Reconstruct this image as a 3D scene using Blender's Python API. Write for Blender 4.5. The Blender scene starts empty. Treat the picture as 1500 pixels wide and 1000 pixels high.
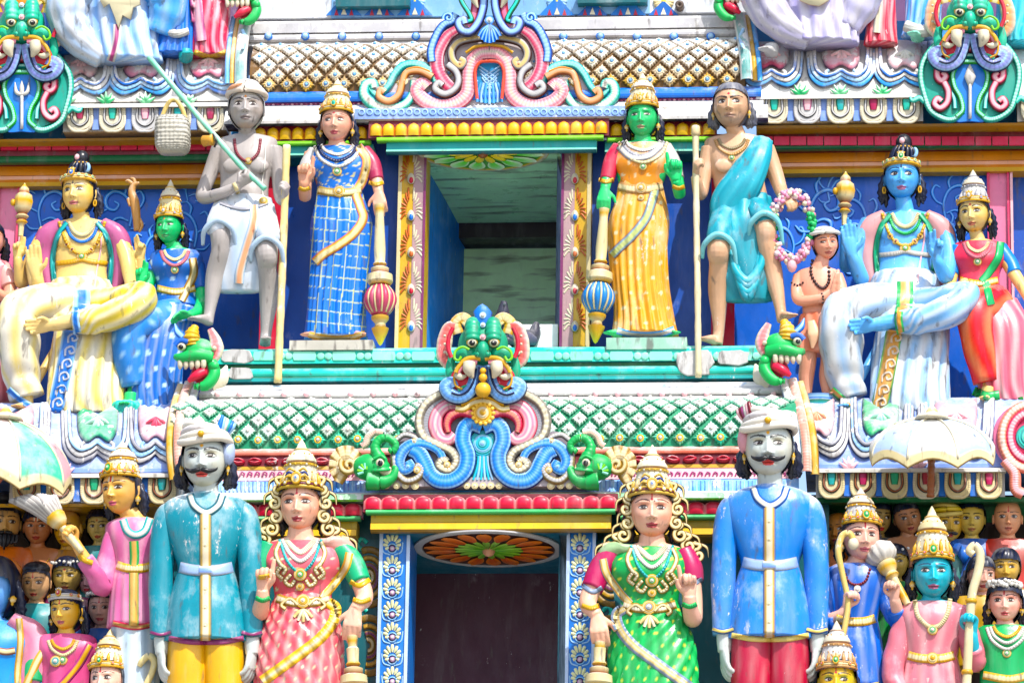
import bpy, bmesh, math, random
import numpy as np
from mathutils import Vector, Matrix
from mathutils.bvhtree import BVHTree
from mathutils.geometry import tessellate_polygon

random.seed(7)
scene = bpy.context.scene
COL = scene.collection

# ------------------------------------------------------------------ camera, sky, sun, exposure
PX = 0.004                      # one photograph pixel is about 4 mm on the facade
EL, YAW, ROLL, DIST = math.radians(16.0), math.radians(5.0), math.radians(0.95), 26.0
TGT = np.array([0.0, 0.0, 8.8])
CAMP = TGT + DIST * np.array([math.cos(EL) * math.sin(YAW), -math.cos(EL) * math.cos(YAW), -math.sin(EL)])
FW = (TGT - CAMP) / DIST
RT = np.cross(FW, [0, 0, 1]); RT /= np.linalg.norm(RT)
UP = np.cross(RT, FW)
RT, UP = RT * math.cos(ROLL) + UP * math.sin(ROLL), UP * math.cos(ROLL) - RT * math.sin(ROLL)
FPX = DIST / PX
cam_data = bpy.data.cameras.new('camera')
cam = bpy.data.objects.new('camera', cam_data); COL.objects.link(cam)
cam_data.sensor_width = 36.0
cam_data.lens = 36.0 * FPX / 1500.0
cam_data.clip_start, cam_data.clip_end = 0.5, 2000.0
m = Matrix.Identity(4)
for i in range(3):
    m[i][0], m[i][1], m[i][2], m[i][3] = RT[i], UP[i], -FW[i], CAMP[i]
cam.matrix_world = m
scene.camera = cam

SUN_EL, SUN_AZ = math.radians(53), math.radians(30)    # azimuth to the right of the facade's outward normal
world = bpy.data.worlds.new('World'); scene.world = world; world.use_nodes = True
wn = world.node_tree; bg = wn.nodes['Background']
sky = wn.nodes.new('ShaderNodeTexSky'); sky.sky_type = 'NISHITA'; sky.sun_disc = False
sky.sun_elevation = SUN_EL; sky.sun_rotation = math.pi - SUN_AZ
sky.air_density, sky.dust_density, sky.ozone_density = 1.0, 2.0, 1.0
wn.links.new(sky.outputs[0], bg.inputs[0]); bg.inputs[1].default_value = 0.15
sd = bpy.data.lights.new('sun', 'SUN'); sd.energy = 3.2; sd.angle = math.radians(0.55); sd.color = (1, 0.965, 0.91)
sun = bpy.data.objects.new('sun', sd); COL.objects.link(sun)
sdir = Vector((math.sin(SUN_AZ) * math.cos(SUN_EL), -math.cos(SUN_AZ) * math.cos(SUN_EL), math.sin(SUN_EL)))
sun.rotation_euler = sdir.to_track_quat('Z', 'Y').to_euler(); sun.location = (8, -20, 30)
scene.view_settings.view_transform = 'Standard'; scene.view_settings.look = 'None'
scene.view_settings.gamma = 1.0; scene.view_settings.use_curve_mapping = False
scene.view_settings.exposure = 0.80
scene.render.engine = 'CYCLES'
scene.cycles.max_bounces = 6; scene.cycles.diffuse_bounces = 4; scene.cycles.glossy_bounces = 2

# ------------------------------------------------------------------ places: photograph pixel + depth (px in front of the upper wall) -> world
def P(px, py, d=0.0):
    v = FW * FPX + RT * (px - 750.0) + UP * (500.0 - py)
    t = (-d * PX - CAMP[1]) / v[1]
    return CAMP + v * t
def PA(a):
    a = np.asarray(a, float)
    v = FW * FPX + RT * (a[:, 0:1] - 750.0) + UP * (500.0 - a[:, 1:2])
    return CAMP + v * ((-a[:, 2:3] * PX - CAMP[1]) / v[:, 1:2])
def proj(w):
    """world points (n,3) -> photograph pixels"""
    q = np.asarray(w) - CAMP
    z = q @ FW
    return np.stack([750 + FPX * (q @ RT) / z, 500 - FPX * (q @ UP) / z], -1)

# ------------------------------------------------------------------ colour
def lin(c):
    c = np.asarray(c, float) / 255.0
    return np.where(c <= 0.04045, c / 12.92, ((c + 0.055) / 1.055) ** 2.4)
def hx(s):
    return lin([int(s[i:i + 2], 16) for i in (0, 2, 4)])
C = {k: hx(v) for k, v in dict(
    white='d2cec4', cream='cfc095', ivory='cdc4ab', gold='c99a2e', dgold='8c6a22', yellow='e6b417', lemon='e6d04a', orange='e08a1a',
    dorange='b85a18', red='c01f38', crimson='a30d2e', dred='6e1020', pink='dc7f9c', rose='d0506e', palepink='e6b3b8', salmon='df8a78', peach='e0a482',
    flesh='dba58c', flesh2='c58a66', brown='8a5232', dbrown='4a2a1e', tan='b58a5a', olive='a8923a', ash='aab0b8', ash2='9fa4a6',
    blue='1c6fd0', sky='5fa6e6', dblue='0c2f80', royal='0a4aa8', navy='10204a', cyan='22b4cc', teal='0d9c9c', dteal='0a5a62', aqua='2ec4b0', mint='8fdcc0',
    green='12a04e', dgreen='0c6034', lgreen='7cc83c', leaf='3aa83a', skin_green='35c070', lilac='b888b8', purple='74305c', mauve='a04a78',
    grey='8f8f96', lgrey='b8b6b4', dark='1c1a20', black='0d0c10', hair='15161e', silver='bdb9b2', lblue='9cc4e6', periw='7f9ad8', yskin='e0b73c', yskin2='d9c07a',
    mud='7a7468', greeny='8fb58c', stone='a9a496').items()}
def cc(c):
    return C[c] if isinstance(c, str) else np.asarray(c, float)
def mixc(a, b, t):
    a, b = cc(a), cc(b)
    return a * (1 - t) + b * t

# ------------------------------------------------------------------ materials: painted plaster, colour from the mesh's painted colours
MATS = {}
def paint(wear=0.25, rough=0.42, dirt=0.25, stretch=(1, 1, 0.25)):
    k = (wear, rough, dirt, stretch)
    if k in MATS: return MATS[k]
    mt = bpy.data.materials.new('painted_plaster'); mt.use_nodes = True; nt = mt.node_tree; N = nt.nodes; L = nt.links
    bs = N['Principled BSDF']
    at = N.new('ShaderNodeAttribute'); at.attribute_name = 'Col'
    tc = N.new('ShaderNodeNewGeometry')
    vs = N.new('ShaderNodeVectorMath'); vs.operation = 'MULTIPLY'; vs.inputs[1].default_value = (1, 1, 0.42); L.new(tc.outputs['Position'], vs.inputs[0])
    def noise(scale, detail=4, rough_=0.6, run=False):
        n = N.new('ShaderNodeTexNoise'); n.inputs['Scale'].default_value = scale; n.inputs['Detail'].default_value = detail
        n.inputs['Roughness'].default_value = rough_; L.new(vs.outputs[0] if run else tc.outputs['Position'], n.inputs['Vector']); return n
    def ramp(src, a, b, lo=0.0, hi=1.0):
        r = N.new('ShaderNodeMapRange'); r.inputs['From Min'].default_value = a; r.inputs['From Max'].default_value = b
        r.inputs['To Min'].default_value = lo; r.inputs['To Max'].default_value = hi; L.new(src, r.inputs['Value']); return r.outputs[0]
    def math_(op, a, b):
        q = N.new('ShaderNodeMath'); q.operation = op
        for i, v in enumerate((a, b)):
            if hasattr(v, 'is_linked'): L.new(v, q.inputs[i])
            else: q.inputs[i].default_value = v
        return q.outputs[0]
    def mix(fac, a, b):
        q = N.new('ShaderNodeMix'); q.data_type = 'RGBA'
        if hasattr(fac, 'is_linked'): L.new(fac, q.inputs[0])
        else: q.inputs[0].default_value = fac
        for i, v in ((6, a), (7, b)):
            if hasattr(v, 'is_linked'): L.new(v, q.inputs[i])
            else: q.inputs[i].default_value = (*v, 1)
        return q.outputs[2]
    n1 = noise(5.0, 5); n2 = noise(14.0, 8, 0.7, True); n3 = noise(70.0, 3); n4 = noise(2.2, 3)
    hs = N.new('ShaderNodeHueSaturation'); L.new(at.outputs['Color'], hs.inputs['Color'])
    L.new(ramp(n1.outputs[0], 0.3, 0.7, 0.86, 1.12), hs.inputs['Value'])
    L.new(ramp(n4.outputs[0], 0.3, 0.7, 1.18, 1.04), hs.inputs['Saturation'])
    col = hs.outputs[0]
    # thin, faded paint: whitish veil in large soft patches
    if wear > 0:
        sp = N.new('ShaderNodeSeparateXYZ'); L.new(tc.outputs['Normal'], sp.inputs[0])
        upf = ramp(sp.outputs[2], 0.0, 0.85, 0.0, 1.0)
        bias = math_('MULTIPLY', upf, 0.30 * min(1, wear * 1.6))
        soft = ramp(math_('ADD', math_('ADD', math_('MULTIPLY', n1.outputs[0], 0.6), math_('MULTIPLY', n2.outputs[0], 0.4)), bias), 0.62 - 0.2 * wear, 0.98 - 0.3 * wear, 0.0, 0.75)
        col = mix(soft, col, (0.74, 0.72, 0.70))
        hard = ramp(math_('ADD', n2.outputs[0], bias), 0.83 - 0.22 * wear, 0.86 - 0.22 * wear, 0.0, 0.95)
        col = mix(hard, col, (0.70, 0.68, 0.66))
    if wear > 0.1:
        n6 = noise(46.0, 5, 0.75, True)
        fl = ramp(math_('ADD', math_('MULTIPLY', n6.outputs[0], 0.6), math_('MULTIPLY', n2.outputs[0], 0.5)), 0.70 - 0.16 * wear, 0.735 - 0.16 * wear, 0.0, 0.9); fl = math_('MULTIPLY', fl, ramp(n4.outputs[0], 0.50, 0.58, 0.0, 1.0))
        col = mix(fl, col, (0.66, 0.64, 0.61))
    n7 = noise(3.4, 6, 0.65); vv = N.new('ShaderNodeVectorMath'); vv.operation = 'MULTIPLY'; vv.inputs[1].default_value = (2.2, 2.2, 0.35); L.new(tc.outputs['Position'], vv.inputs[0]); L.new(vv.outputs[0], n7.inputs['Vector'])
    col = mix(ramp(n7.outputs[0], 0.52, 0.80, 0.0, 0.16), col, (0.55, 0.53, 0.50)); 
    if dirt > 0:
        sc_ = N.new('ShaderNodeVectorMath'); sc_.operation = 'MULTIPLY'; sc_.inputs[1].default_value = stretch; L.new(tc.outputs['Position'], sc_.inputs[0])
        n5 = N.new('ShaderNodeTexNoise'); n5.inputs['Scale'].default_value = 28; n5.inputs['Detail'].default_value = 6; L.new(sc_.outputs[0], n5.inputs['Vector'])
        dm = ramp(n5.outputs[0], 0.64 - 0.14 * dirt, 0.78 - 0.14 * dirt, 0.0, 0.75)
        col = mix(dm, col, (0.10, 0.085, 0.075))
    L.new(col, bs.inputs['Base Color'])
    L.new(ramp(n2.outputs[0], 0.3, 0.7, rough - 0.1, rough + 0.18), bs.inputs['Roughness'])
    bs.inputs['Specular IOR Level'].default_value = 0.45
    bp = N.new('ShaderNodeBump'); bp.inputs['Strength'].default_value = 0.25; bp.inputs['Distance'].default_value = 0.004
    L.new(math_('ADD', math_('MULTIPLY', n3.outputs[0], 0.5), n2.outputs[0]), bp.inputs['Height']); L.new(bp.outputs[0], bs.inputs['Normal'])
    MATS[k] = mt
    return mt

# ------------------------------------------------------------------ mesh building
def cr(pts, n, closed=False):
    """Catmull-Rom resample of control points (k,m) to n rows"""
    p = np.asarray(pts, float); k = len(p)
    if k == 2 and not closed:
        t = np.linspace(0, 1, n)[:, None]; return p[0] * (1 - t) + p[1] * t
    if closed: q = np.vstack([p[-1], p, p[0], p[1]]); seg = k
    else: q = np.vstack([2 * p[0] - p[1], p, 2 * p[-1] - p[-2]]); seg = k - 1
    t = np.linspace(0, seg, n, endpoint=not closed); i = np.minimum(t.astype(int), seg - 1); f = (t - i)[:, None]
    a, b, c, d = q[i], q[i + 1], q[i + 2], q[i + 3]
    return 0.5 * (2 * b + (c - a) * f + (2 * a - 5 * b + 4 * c - d) * f ** 2 + (3 * b - a - 3 * c + d) * f ** 3)
def nrm(v):
    v = np.asarray(v, float); l = np.linalg.norm(v, axis=-1, keepdims=True); return v / np.maximum(l, 1e-9)

class MB:
    """collects vertices, faces and painted colours for ONE mesh object"""
    def __init__(s): s.v, s.f, s.c, s.n = [], [], [], 0
    def add(s, v, f, c):
        v = np.asarray(v, float).reshape(-1, 3); c = np.asarray(cc(c), float)
        if c.ndim == 1: c = np.tile(c, (len(v), 1))
        s.v.append(v); s.c.append(c.reshape(-1, 3)); s.f += [tuple(i + s.n for i in q) for q in f]; s.n += len(v)
        return s
    def grid(s, pts, c, close_u=False, caps=False, close_v=False):
        """pts (rows, cols, 3); close_u wraps the columns"""
        pts = np.asarray(pts, float); r, k = pts.shape[:2]
        f = []
        for i in range(r if close_v else r - 1):
            i2 = (i + 1) % r
            for j in range(k if close_u else k - 1):
                j2 = (j + 1) % k
                f.append((i * k + j, i * k + j2, i2 * k + j2, i2 * k + j))
        v = pts.reshape(-1, 3); c = np.asarray(cc(c), float)
        c = np.tile(c, (len(v), 1)) if c.ndim == 1 else c.reshape(-1, 3)
        if caps and close_u:
            f.append(tuple(range(k - 1, -1, -1))); f.append(tuple((r - 1) * k + j for j in range(k)))
        return s.add(v, f, c)
    def box(s, x0, x1, y0, y1, z0, z1, c, taper=0.0):
        t = taper
        v = [(x0, y0, z0), (x1, y0, z0), (x1, y1, z0), (x0, y1, z0), (x0 + t, y0 + t, z1), (x1 - t, y0 + t, z1), (x1 - t, y1 - t, z1), (x0 + t, y1 - t, z1)]
        return s.add(v, [(3, 2, 1, 0), (4, 5, 6, 7), (0, 1, 5, 4), (1, 2, 6, 5), (2, 3, 7, 6), (3, 0, 4, 7)], c)
    def ball(s, ctr, r, c, nu=10, nv=7, axes=None):
        r = np.ones(3) * r; th = np.linspace(0, 2 * math.pi, nu, endpoint=False); ph = np.linspace(0.02, math.pi - 0.02, nv)
        u = np.stack([np.outer(np.sin(ph), np.cos(th)) * r[0], np.outer(np.sin(ph), np.sin(th)) * r[1], np.outer(np.cos(ph), np.ones(nu)) * r[2]], -1)
        if axes is not None: u = u @ np.asarray(axes)
        return s.grid(u + np.asarray(ctr), c, True, True)
    def tube(s, path, rad, c, nu=10, n=None, hint=None, caps=True, fold=None, closed=False):
        """path: world points (k,3); rad: (k,) or (k,2) world radii; c colour or (rows,nu,3) or function(v,theta)"""
        path = np.asarray(path, float); rad = np.asarray(rad, float)
        if rad.ndim == 0: rad = np.full(len(path), rad)
        if rad.ndim == 1: rad = np.stack([rad, rad], -1)
        n = n or (len(path) if len(path) > 8 else max(6, 5 * (len(path) - 1)))
        q = cr(np.hstack([path, rad]), n, closed); p, rr = q[:, :3], np.maximum(q[:, 3:], 1e-4)
        if closed: t = nrm(np.roll(p, -1, 0) - np.roll(p, 1, 0))
        else: t = nrm(np.gradient(p, axis=0))
        h = np.array([1.0, 0, 0]) if hint is None else np.asarray(hint, float)
        if abs(t.mean(0) @ h) / (np.linalg.norm(t.mean(0)) + 1e-9) > 0.9 and hint is None: h = np.array([0, 0, 1.0])
        a = nrm(h - t * (t @ h)[:, None]); b = nrm(np.cross(t, a))
        th = np.linspace(0, 2 * math.pi, nu, endpoint=False)
        v = np.linspace(0, 1, n)
        k = np.ones((n, nu)) if fold is None else fold(v[:, None], th[None, :]) * np.ones((n, nu))
        g = p[:, None] + a[:, None] * (np.cos(th) * k)[..., None] * rr[:, 0, None, None] + b[:, None] * (np.sin(th) * k)[..., None] * rr[:, 1, None, None]
        if callable(c): c = c(v[:, None], th[None, :], g)
        return s.grid(g, c, True, caps, closed)
    def loft(s, rings, c, nu=48, n=24, fold=None, caps=True):
        """rings: (px,py,d,rx,rd) in photograph px; horizontal elliptical rings"""
        R = cr(rings, n); ctr = PA(R[:, :3]); th = np.linspace(0, 2 * math.pi, nu, endpoint=False) ; v = np.linspace(0, 1, n)
        k = np.ones((n, nu)) if fold is None else fold(v[:, None], th[None, :]) * np.ones((n, nu))
        ex = 2.0
        cx, sx = np.cos(th), -np.sin(th)
        g = np.zeros((n, nu, 3))
        g[..., 0] = ctr[:, None, 0] + cx * k * R[:, 3, None] * PX
        g[..., 1] = ctr[:, None, 1] - (np.sin(th)) * k * R[:, 4, None] * PX
        g[..., 2] = ctr[:, None, 2]
        if callable(c): c = c(v[:, None], th[None, :], g)
        return s.grid(g, c, True, caps)
    def lathe(s, base, prof, c, axis=(0, 0, 1), nu=18, lobes=0, amp=0.0, side=(1, 0, 0), flat=1.0):
        """prof: (r,h) world units along axis from base; c colour or list of colours per profile row"""
        ax = nrm(axis); sd_ = nrm(np.asarray(side, float) - ax * (ax @ np.asarray(side, float))); o = np.cross(ax, sd_)
        th = np.linspace(0, 2 * math.pi, nu, endpoint=False); pr = np.asarray(prof, float)
        k = 1 + amp * np.cos(lobes * th) if lobes else np.ones(nu)
        g = np.asarray(base)[None, None] + ax * pr[:, 1, None, None] + (sd_ * (np.cos(th) * k)[:, None] + o * (np.sin(th) * k * flat)[:, None])[None] * pr[:, 0, None, None]
        if isinstance(c, list):
            c = np.repeat(np.array([cc(q) for q in c])[:, None], nu, 1)
        return s.grid(g, c, True, True)
    def prism(s, poly, d0, d1, c, cside=None, bevel=0.0):
        """poly: photograph px outline at depth d0, thickness to d1 (bevelled face)"""
        w = np.array([P(x, y, d0) for x, y in poly]); n = len(w); off = np.array([0, -(d1 - d0) * PX, 0])
        ctr = w.mean(0); top = ctr + (w - ctr) * (1 - bevel) + off
        e = 0.5 * (w - ctr) * bevel + ctr + (w - ctr) * (1 - bevel) + off * 0.8
        v = np.vstack([w, e, top]); f = []
        for i in range(n):
            j = (i + 1) % n
            f.append((i, j, n + j, n + i)); f.append((n + i, n + j, 2 * n + j, 2 * n + i))
        tri = tessellate_polygon([[Vector((q[0], q[2], 0)) for q in top]])
        f += [tuple(2 * n + i for i in t) for t in tri]
        cs = cc(cside if cside is not None else c)
        return s.add(v, f, np.vstack([np.tile(cs, (n, 1)), np.tile(cc(c), (2 * n, 1))]))
    def scroll(s, path, w, h, bands, d=None, ridge=0.0, nr=0, n=None, nu=9, closed=False, taper=(1, 1), lift=0.0):
        """raised band along a photograph-px path [(x,y[,d])]; bands: [(u_limit, colour)] across |u| 0..1 or list of colours over u -1..1"""
        p = np.array([(q[0], q[1], (q[2] if len(q) > 2 else 0) + (d or 0)) for q in path], float)
        ln = np.abs(np.diff(p[:, :2], axis=0)).sum()
        n = n or int(max(10, min(160, ln / 3.0)))
        if nr: n = max(n, nr * 4 + 1)
        q = cr(p, n, closed); wq = PA(q)
        t = nrm(np.roll(wq, -1, 0) - np.roll(wq, 1, 0)) if closed else nrm(np.gradient(wq, axis=0))
        lat = nrm(np.stack([-t[:, 2], np.zeros(n), t[:, 0]], -1)); out = np.array([0, -1.0, 0])
        u = np.array([-1, -.93, -.84, -.6, -.3, 0, .3, .6, .84, .93, 1]) if nu == 9 else np.linspace(-1, 1, nu); nu = len(u); v = np.linspace(0, 1, n)
        tp = taper[0] + (taper[1] - taper[0]) * v
        if len(taper) > 2: tp = np.interp(v, np.linspace(0, 1, len(taper)), taper)
        hh = h * .85 * PX * np.sqrt(np.maximum(0, 1 - np.abs(u) ** 3.2))[None] * tp[:, None]
        if nr: ridge *= .32; hh = hh * (1 - ridge + ridge * np.abs(np.sin(v * nr * math.pi)))[:, None]
        g = wq[:, None] + lat[:, None] * (u[None] * tp[:, None])[..., None] * (w * PX) + out * (hh + lift * PX)[..., None]
        if isinstance(bands, str) or (not isinstance(bands, list)): col = np.tile(cc(bands), (n, nu, 1))
        elif isinstance(bands[0], tuple):
            row = np.array([next(cc(b) for l, b in bands + [(9, bands[-1][1])] if abs(x) <= l + 1e-6) for x in u]); col = np.repeat(row[None], n, 0)
        else:
            row = np.array([cc(bands[min(len(bands) - 1, int((x + 1) / 2 * len(bands)))]) for x in u]); col = np.repeat(row[None], n, 0)
        if nr and nu == 11: col = col * np.where(np.abs(np.sin(v * nr * math.pi)) < .3, .78, 1.0)[:, None, None]
        return s.grid(g, col, False, False, closed)
    def data(s, name):
        me = bpy.data.meshes.new(name)
        v = np.vstack(s.v); me.from_pydata(v, [], s.f); me.update()
        a = me.color_attributes.new('Col', 'FLOAT_COLOR', 'POINT')
        cl = np.ones((len(v), 4)); cl[:, :3] = np.vstack(s.c); a.data.foreach_set('color', cl.ravel())
        return me
    def build(s, name, parent=None, mat=None, smooth=True, fixn=False, loc=None, angle=None):
        me = s.data(name)
        if fixn:
            b = bmesh.new(); b.from_mesh(me); bmesh.ops.recalc_face_normals(b, faces=b.faces); b.to_mesh(me); b.free()
        me.materials.append(mat or paint())
        if smooth: me.shade_smooth()
        if smooth and angle: me.set_sharp_from_angle(angle=math.radians(angle))
        o = bpy.data.objects.new(name, me); COL.objects.link(o)
        if parent is not None:
            o.parent = parent
            # meshes are written in world coordinates: make them local to the thing's root
            r = root_loc(parent)
            me.transform(Matrix.Translation(-Vector(r)))
        elif loc is not None:
            me.transform(Matrix.Translation(-Vector(loc))); o.location = loc
        return o
def root_loc(o):
    l = np.zeros(3)
    while o is not None: l = l + np.array(o.location); o = o.parent
    return l
def tag(o, label=None, cat=None, group=None, kind=None):
    for k, v in (('label', label), ('category', cat), ('group', group), ('kind', kind)):
        if v: o[k] = v
    return o
def thing(name, label, cat, loc, group=None, kind=None):
    o = bpy.data.objects.new(name, None); COL.objects.link(o); o.location = [float(q) for q in loc]; o.empty_display_size = 0.1
    return tag(o, label, cat, group, kind)
def clone(o, parent, loc, rot=None, scale=None):
    c = o.copy(); COL.objects.link(c); c.parent = parent
    c.location = Vector(loc) - Vector(root_loc(parent) if parent else (0, 0, 0))
    if rot is not None: c.rotation_euler = rot
    if scale is not None: c.scale = scale
    return c
def mir(path, cx):
    return [(2 * cx - q[0],) + tuple(q[1:]) for q in path]
def arc(cx, cy, r, a0, a1, n=10, ry=None, d=None):
    o = []
    for i in range(n):
        a = math.radians(a0 + (a1 - a0) * i / (n - 1)); q = (cx + r * math.cos(a), cy - (ry or r) * math.sin(a))
        o.append(q if d is None else q + (d,))
    return o
def spiral(cx, cy, r0, a0, turns, n=14, shrink=0.15):
    """spiral inwards from radius r0 at angle a0 (deg), turns signed"""
    o = []
    for i in range(n):
        t = i / (n - 1); a = math.radians(a0 + 360 * turns * t); r = r0 * (1 - (1 - shrink) * t); o.append((cx + r * math.cos(a), cy - r * math.sin(a)))
    return o
# ------------------------------------------------------------------ the setting
EN = paint(0.22, 0.40, 0.2); WORN = paint(0.75, 0.5, 0.3); MILD = paint(0.42, 0.45, 0.25); CLEAN = paint(0.06, 0.36, 0.1)
def st(o): o['kind'] = 'structure'; return o
b = MB(); b.grid(np.array([[(-400, -400, 0), (400, -400, 0)], [(-400, 400, 0), (400, 400, 0)]], float)[:, ::-1], hx('8f8a80')); st(b.build('ground', smooth=False, mat=paint(0.0, 0.8, 0.3)))

def bar(name, x0, x1, prof, cols, parent=None, mat=None, back=None, smooth=False, ref=750, kind=True, ret=False):
    """straight moulding along the facade; prof: (py,d) top to bottom, read at px = ref; cols: one colour or one per segment"""
    q = [P(ref, y, d) for y, d in prof]
    dm = np.mean([d for _, d in prof]); ym = np.mean([y for y, _ in prof])
    X0, X1 = P(x0, ym, dm)[0], P(x1, ym, dm)[0]
    yz = [(w[1], w[2]) for w in q]
    bk = max(w[1] for w in q) + 0.03 if back is None else -back * PX
    m = MB(); ns = len(yz) - 1
    cols = cols if isinstance(cols, list) else [cols] * ns
    cols = [cols[min(len(cols) - 1, i)] for i in range(ns)]
    for i in range(ns):
        (ya, za), (yb, zb) = yz[i], yz[i + 1]
        m.add([(X0, ya, za), (X1, ya, za), (X1, yb, zb), (X0, yb, zb)], [(0, 3, 2, 1)], cols[i])
    ring = yz + [(bk, yz[-1][1]), (bk, yz[0][1])]
    n = len(ring)
    for X, c in ((X0, cols[0]), (X1, cols[0])):
        f = list(range(n)); m.add([(X, y, z) for y, z in ring], [tuple(f if X == X1 else f[::-1])], cols[len(cols) // 2])
    a, c_, = yz[0], yz[-1]
    m.add([(X0, a[0], a[1]), (X1, a[0], a[1]), (X1, bk, a[1]), (X0, bk, a[1])], [(0, 1, 2, 3)], cols[0])
    m.add([(X0, c_[0], c_[1]), (X1, c_[0], c_[1]), (X1, bk, c_[1]), (X0, bk, c_[1])], [(0, 3, 2, 1)], cols[-1])
    o = m.build(name, parent, mat or MILD, smooth, loc=None if parent is not None else (X0, -dm * PX, yz[0][1]))
    if smooth: o.data.set_sharp_from_angle(angle=math.radians(40))
    if kind and parent is None: st(o)
    return o
def rnd(y0, y1, d, k, n=7):
    """half-round section bulging by k"""
    return [(y0 + (y1 - y0) * (1 - math.cos(math.pi * i / (n - 1))) / 2, d + k * math.sin(math.pi * i / (n - 1))) for i in range(n)]
def slab(name, x0, x1, y0, y1, d0, d1, c, parent=None, mat=None, kind=True):
    """block seen from the front between two photograph rows, front at d1, back at d0"""
    return bar(name, x0, x1, [(y0, d1), (y1, d1)], c, parent, mat, back=d0, kind=kind, ref=(x0 + x1) / 2)
def XW(px, py, d): return P(px, py, d)[0]

# --- walls behind everything
slab('back_wall', -150, 352, 40, 212, -20, 60, 'sky', mat=MILD); slab('back_wall', 1108, 1650, 30, 205, -20, 60, 'sky', mat=MILD)
bar('back_wall', -150, 1650, [(-220, -20), (60, -20)], hx('6a4a6e'), back=-160)
slab('back_wall', 415, 590, 205, 560, -60, 90, 'royal', mat=CLEAN); slab('back_wall', 858, 1042, 205, 560, -60, 90, 'royal', mat=CLEAN)
slab('back_wall', 26, 383, 215, 640, -70, 40, hx('0c5cc4'), mat=CLEAN); slab('back_wall', 1076, 1450, 205, 640, -70, 40, hx('0c5cc4'), mat=CLEAN)
slab('back_wall', -150, -40, 215, 640, -70, 30, 'royal'); slab('back_wall', 1486, 1650, 205, 640, -70, 30, 'royal')
for x0, x1 in ((383, 415), (1042, 1076)): bar('pilaster', x0, x1, [(200, 106), (560, 106)], 'red', mat=CLEAN)
def striped_pilaster(x0, x1):
    r = thing('pilaster', 'pink painted pilaster with raised edge strips beside the ' + ('left' if x0 < 700 else 'right') + ' blue niche', 'pilaster', P((x0 + x1) / 2, 620, 50))
    slab('shaft', x0, x1, 240, 620, 0, 50, 'pink', r, EN); w = x1 - x0
    for a, b_ in ((0.0, .1), (.78, .86), (.9, 1.0)): slab('edge_strip', x0 + w * a, x0 + w * b_, 240, 620, 50, 55, 'rose' if b_ < .9 else 'palepink', r, EN)
striped_pilaster(-12, 27); striped_pilaster(1448, 1486)
slab('lower_wall', 225, 552, 725, 1150, 60, 280, 'dteal', mat=CLEAN); slab('lower_wall', 870, 1215, 725, 1150, 60, 280, 'dteal', mat=CLEAN)

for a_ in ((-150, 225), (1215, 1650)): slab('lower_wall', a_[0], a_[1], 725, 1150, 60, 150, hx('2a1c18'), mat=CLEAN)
# --- upper doorway
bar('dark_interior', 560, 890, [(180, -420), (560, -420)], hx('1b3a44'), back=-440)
for x0, x1 in ((560, 612), (812, 890)):
    pass
def panel(name, quad, c, mat=None):
    w = PA(quad); m = MB(); m.add(w, [(0, 1, 2, 3)], c); return st(m.build(name, None, mat or MILD, False, loc=w[0]))
# left reveal, splayed a little inwards, right reveal
zt, zb = P(722, 227, 113)[2], P(722, 512, 40)[2]
def wall_quad(name, xa, ya, xb, yb, c, z0=zb - .3, z1=zt + .1, mat=None):
    m = MB(); m.add([(xa, ya, z0), (xb, yb, z0), (xb, yb, z1), (xa, ya, z1)], [(0, 1, 2, 3)], c); return st(m.build(name, None, mat or MILD, False, loc=(xa, ya, z0)))
xl, xr = XW(621, 360, 20), XW(820, 360, 20)
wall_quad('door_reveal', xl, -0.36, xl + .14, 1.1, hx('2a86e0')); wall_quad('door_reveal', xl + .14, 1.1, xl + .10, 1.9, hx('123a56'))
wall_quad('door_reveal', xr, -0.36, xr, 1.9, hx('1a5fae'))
WG = paint(0.25, 0.30, 0.75, (0.10, 0.5, 0.7))
m = MB(); n = 14
g = np.zeros((n, 2, 3))
for i in range(n):
    t = i / (n - 1); g[i, :, 1] = -0.46 + 1.25 * t; g[i, :, 2] = zt + 0.02 - 0.02 * t - 0.02 * t ** 3
    g[i, 0, 0], g[i, 1, 0] = xl - .02, xr + .02
m.grid(g, hx('b4dcb4')); st(m.build('vaulted_ceiling', None, WG, True, loc=g[0, 0]))
# inner beam, plastered walls and a white block seen through the opening
def deep(name, x0, x1, y0, y1, d, c, th=60, mat=WG): return bar(name, x0, x1, [(y0, d), (y1, d)], c, mat=mat, back=d - th, ref=(x0 + x1) / 2)
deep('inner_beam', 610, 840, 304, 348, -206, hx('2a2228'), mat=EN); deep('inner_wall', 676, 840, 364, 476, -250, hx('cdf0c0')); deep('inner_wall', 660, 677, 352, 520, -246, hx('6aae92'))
deep('white_block', 742, 817, 475, 530, 98, hx('e6eaec'), mat=paint(.3, .6, .1))  # white block set forward to catch sun, standing in for bright daylight behind
m = MB(); m.grid(np.array([[(xl - .3, -.2, zb - .02), (xr + .3, -.2, zb - .02)], [(xl - .3, 1.7, zb - .02), (xr + .3, 1.7, zb - .02)]])[:, ::1], hx('e8ecec')); st(m.build('door_sill', None, MILD, False, loc=(0, 0, zb)))  # unseen sill, coloured near white to bounce light up onto the ceiling

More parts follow.
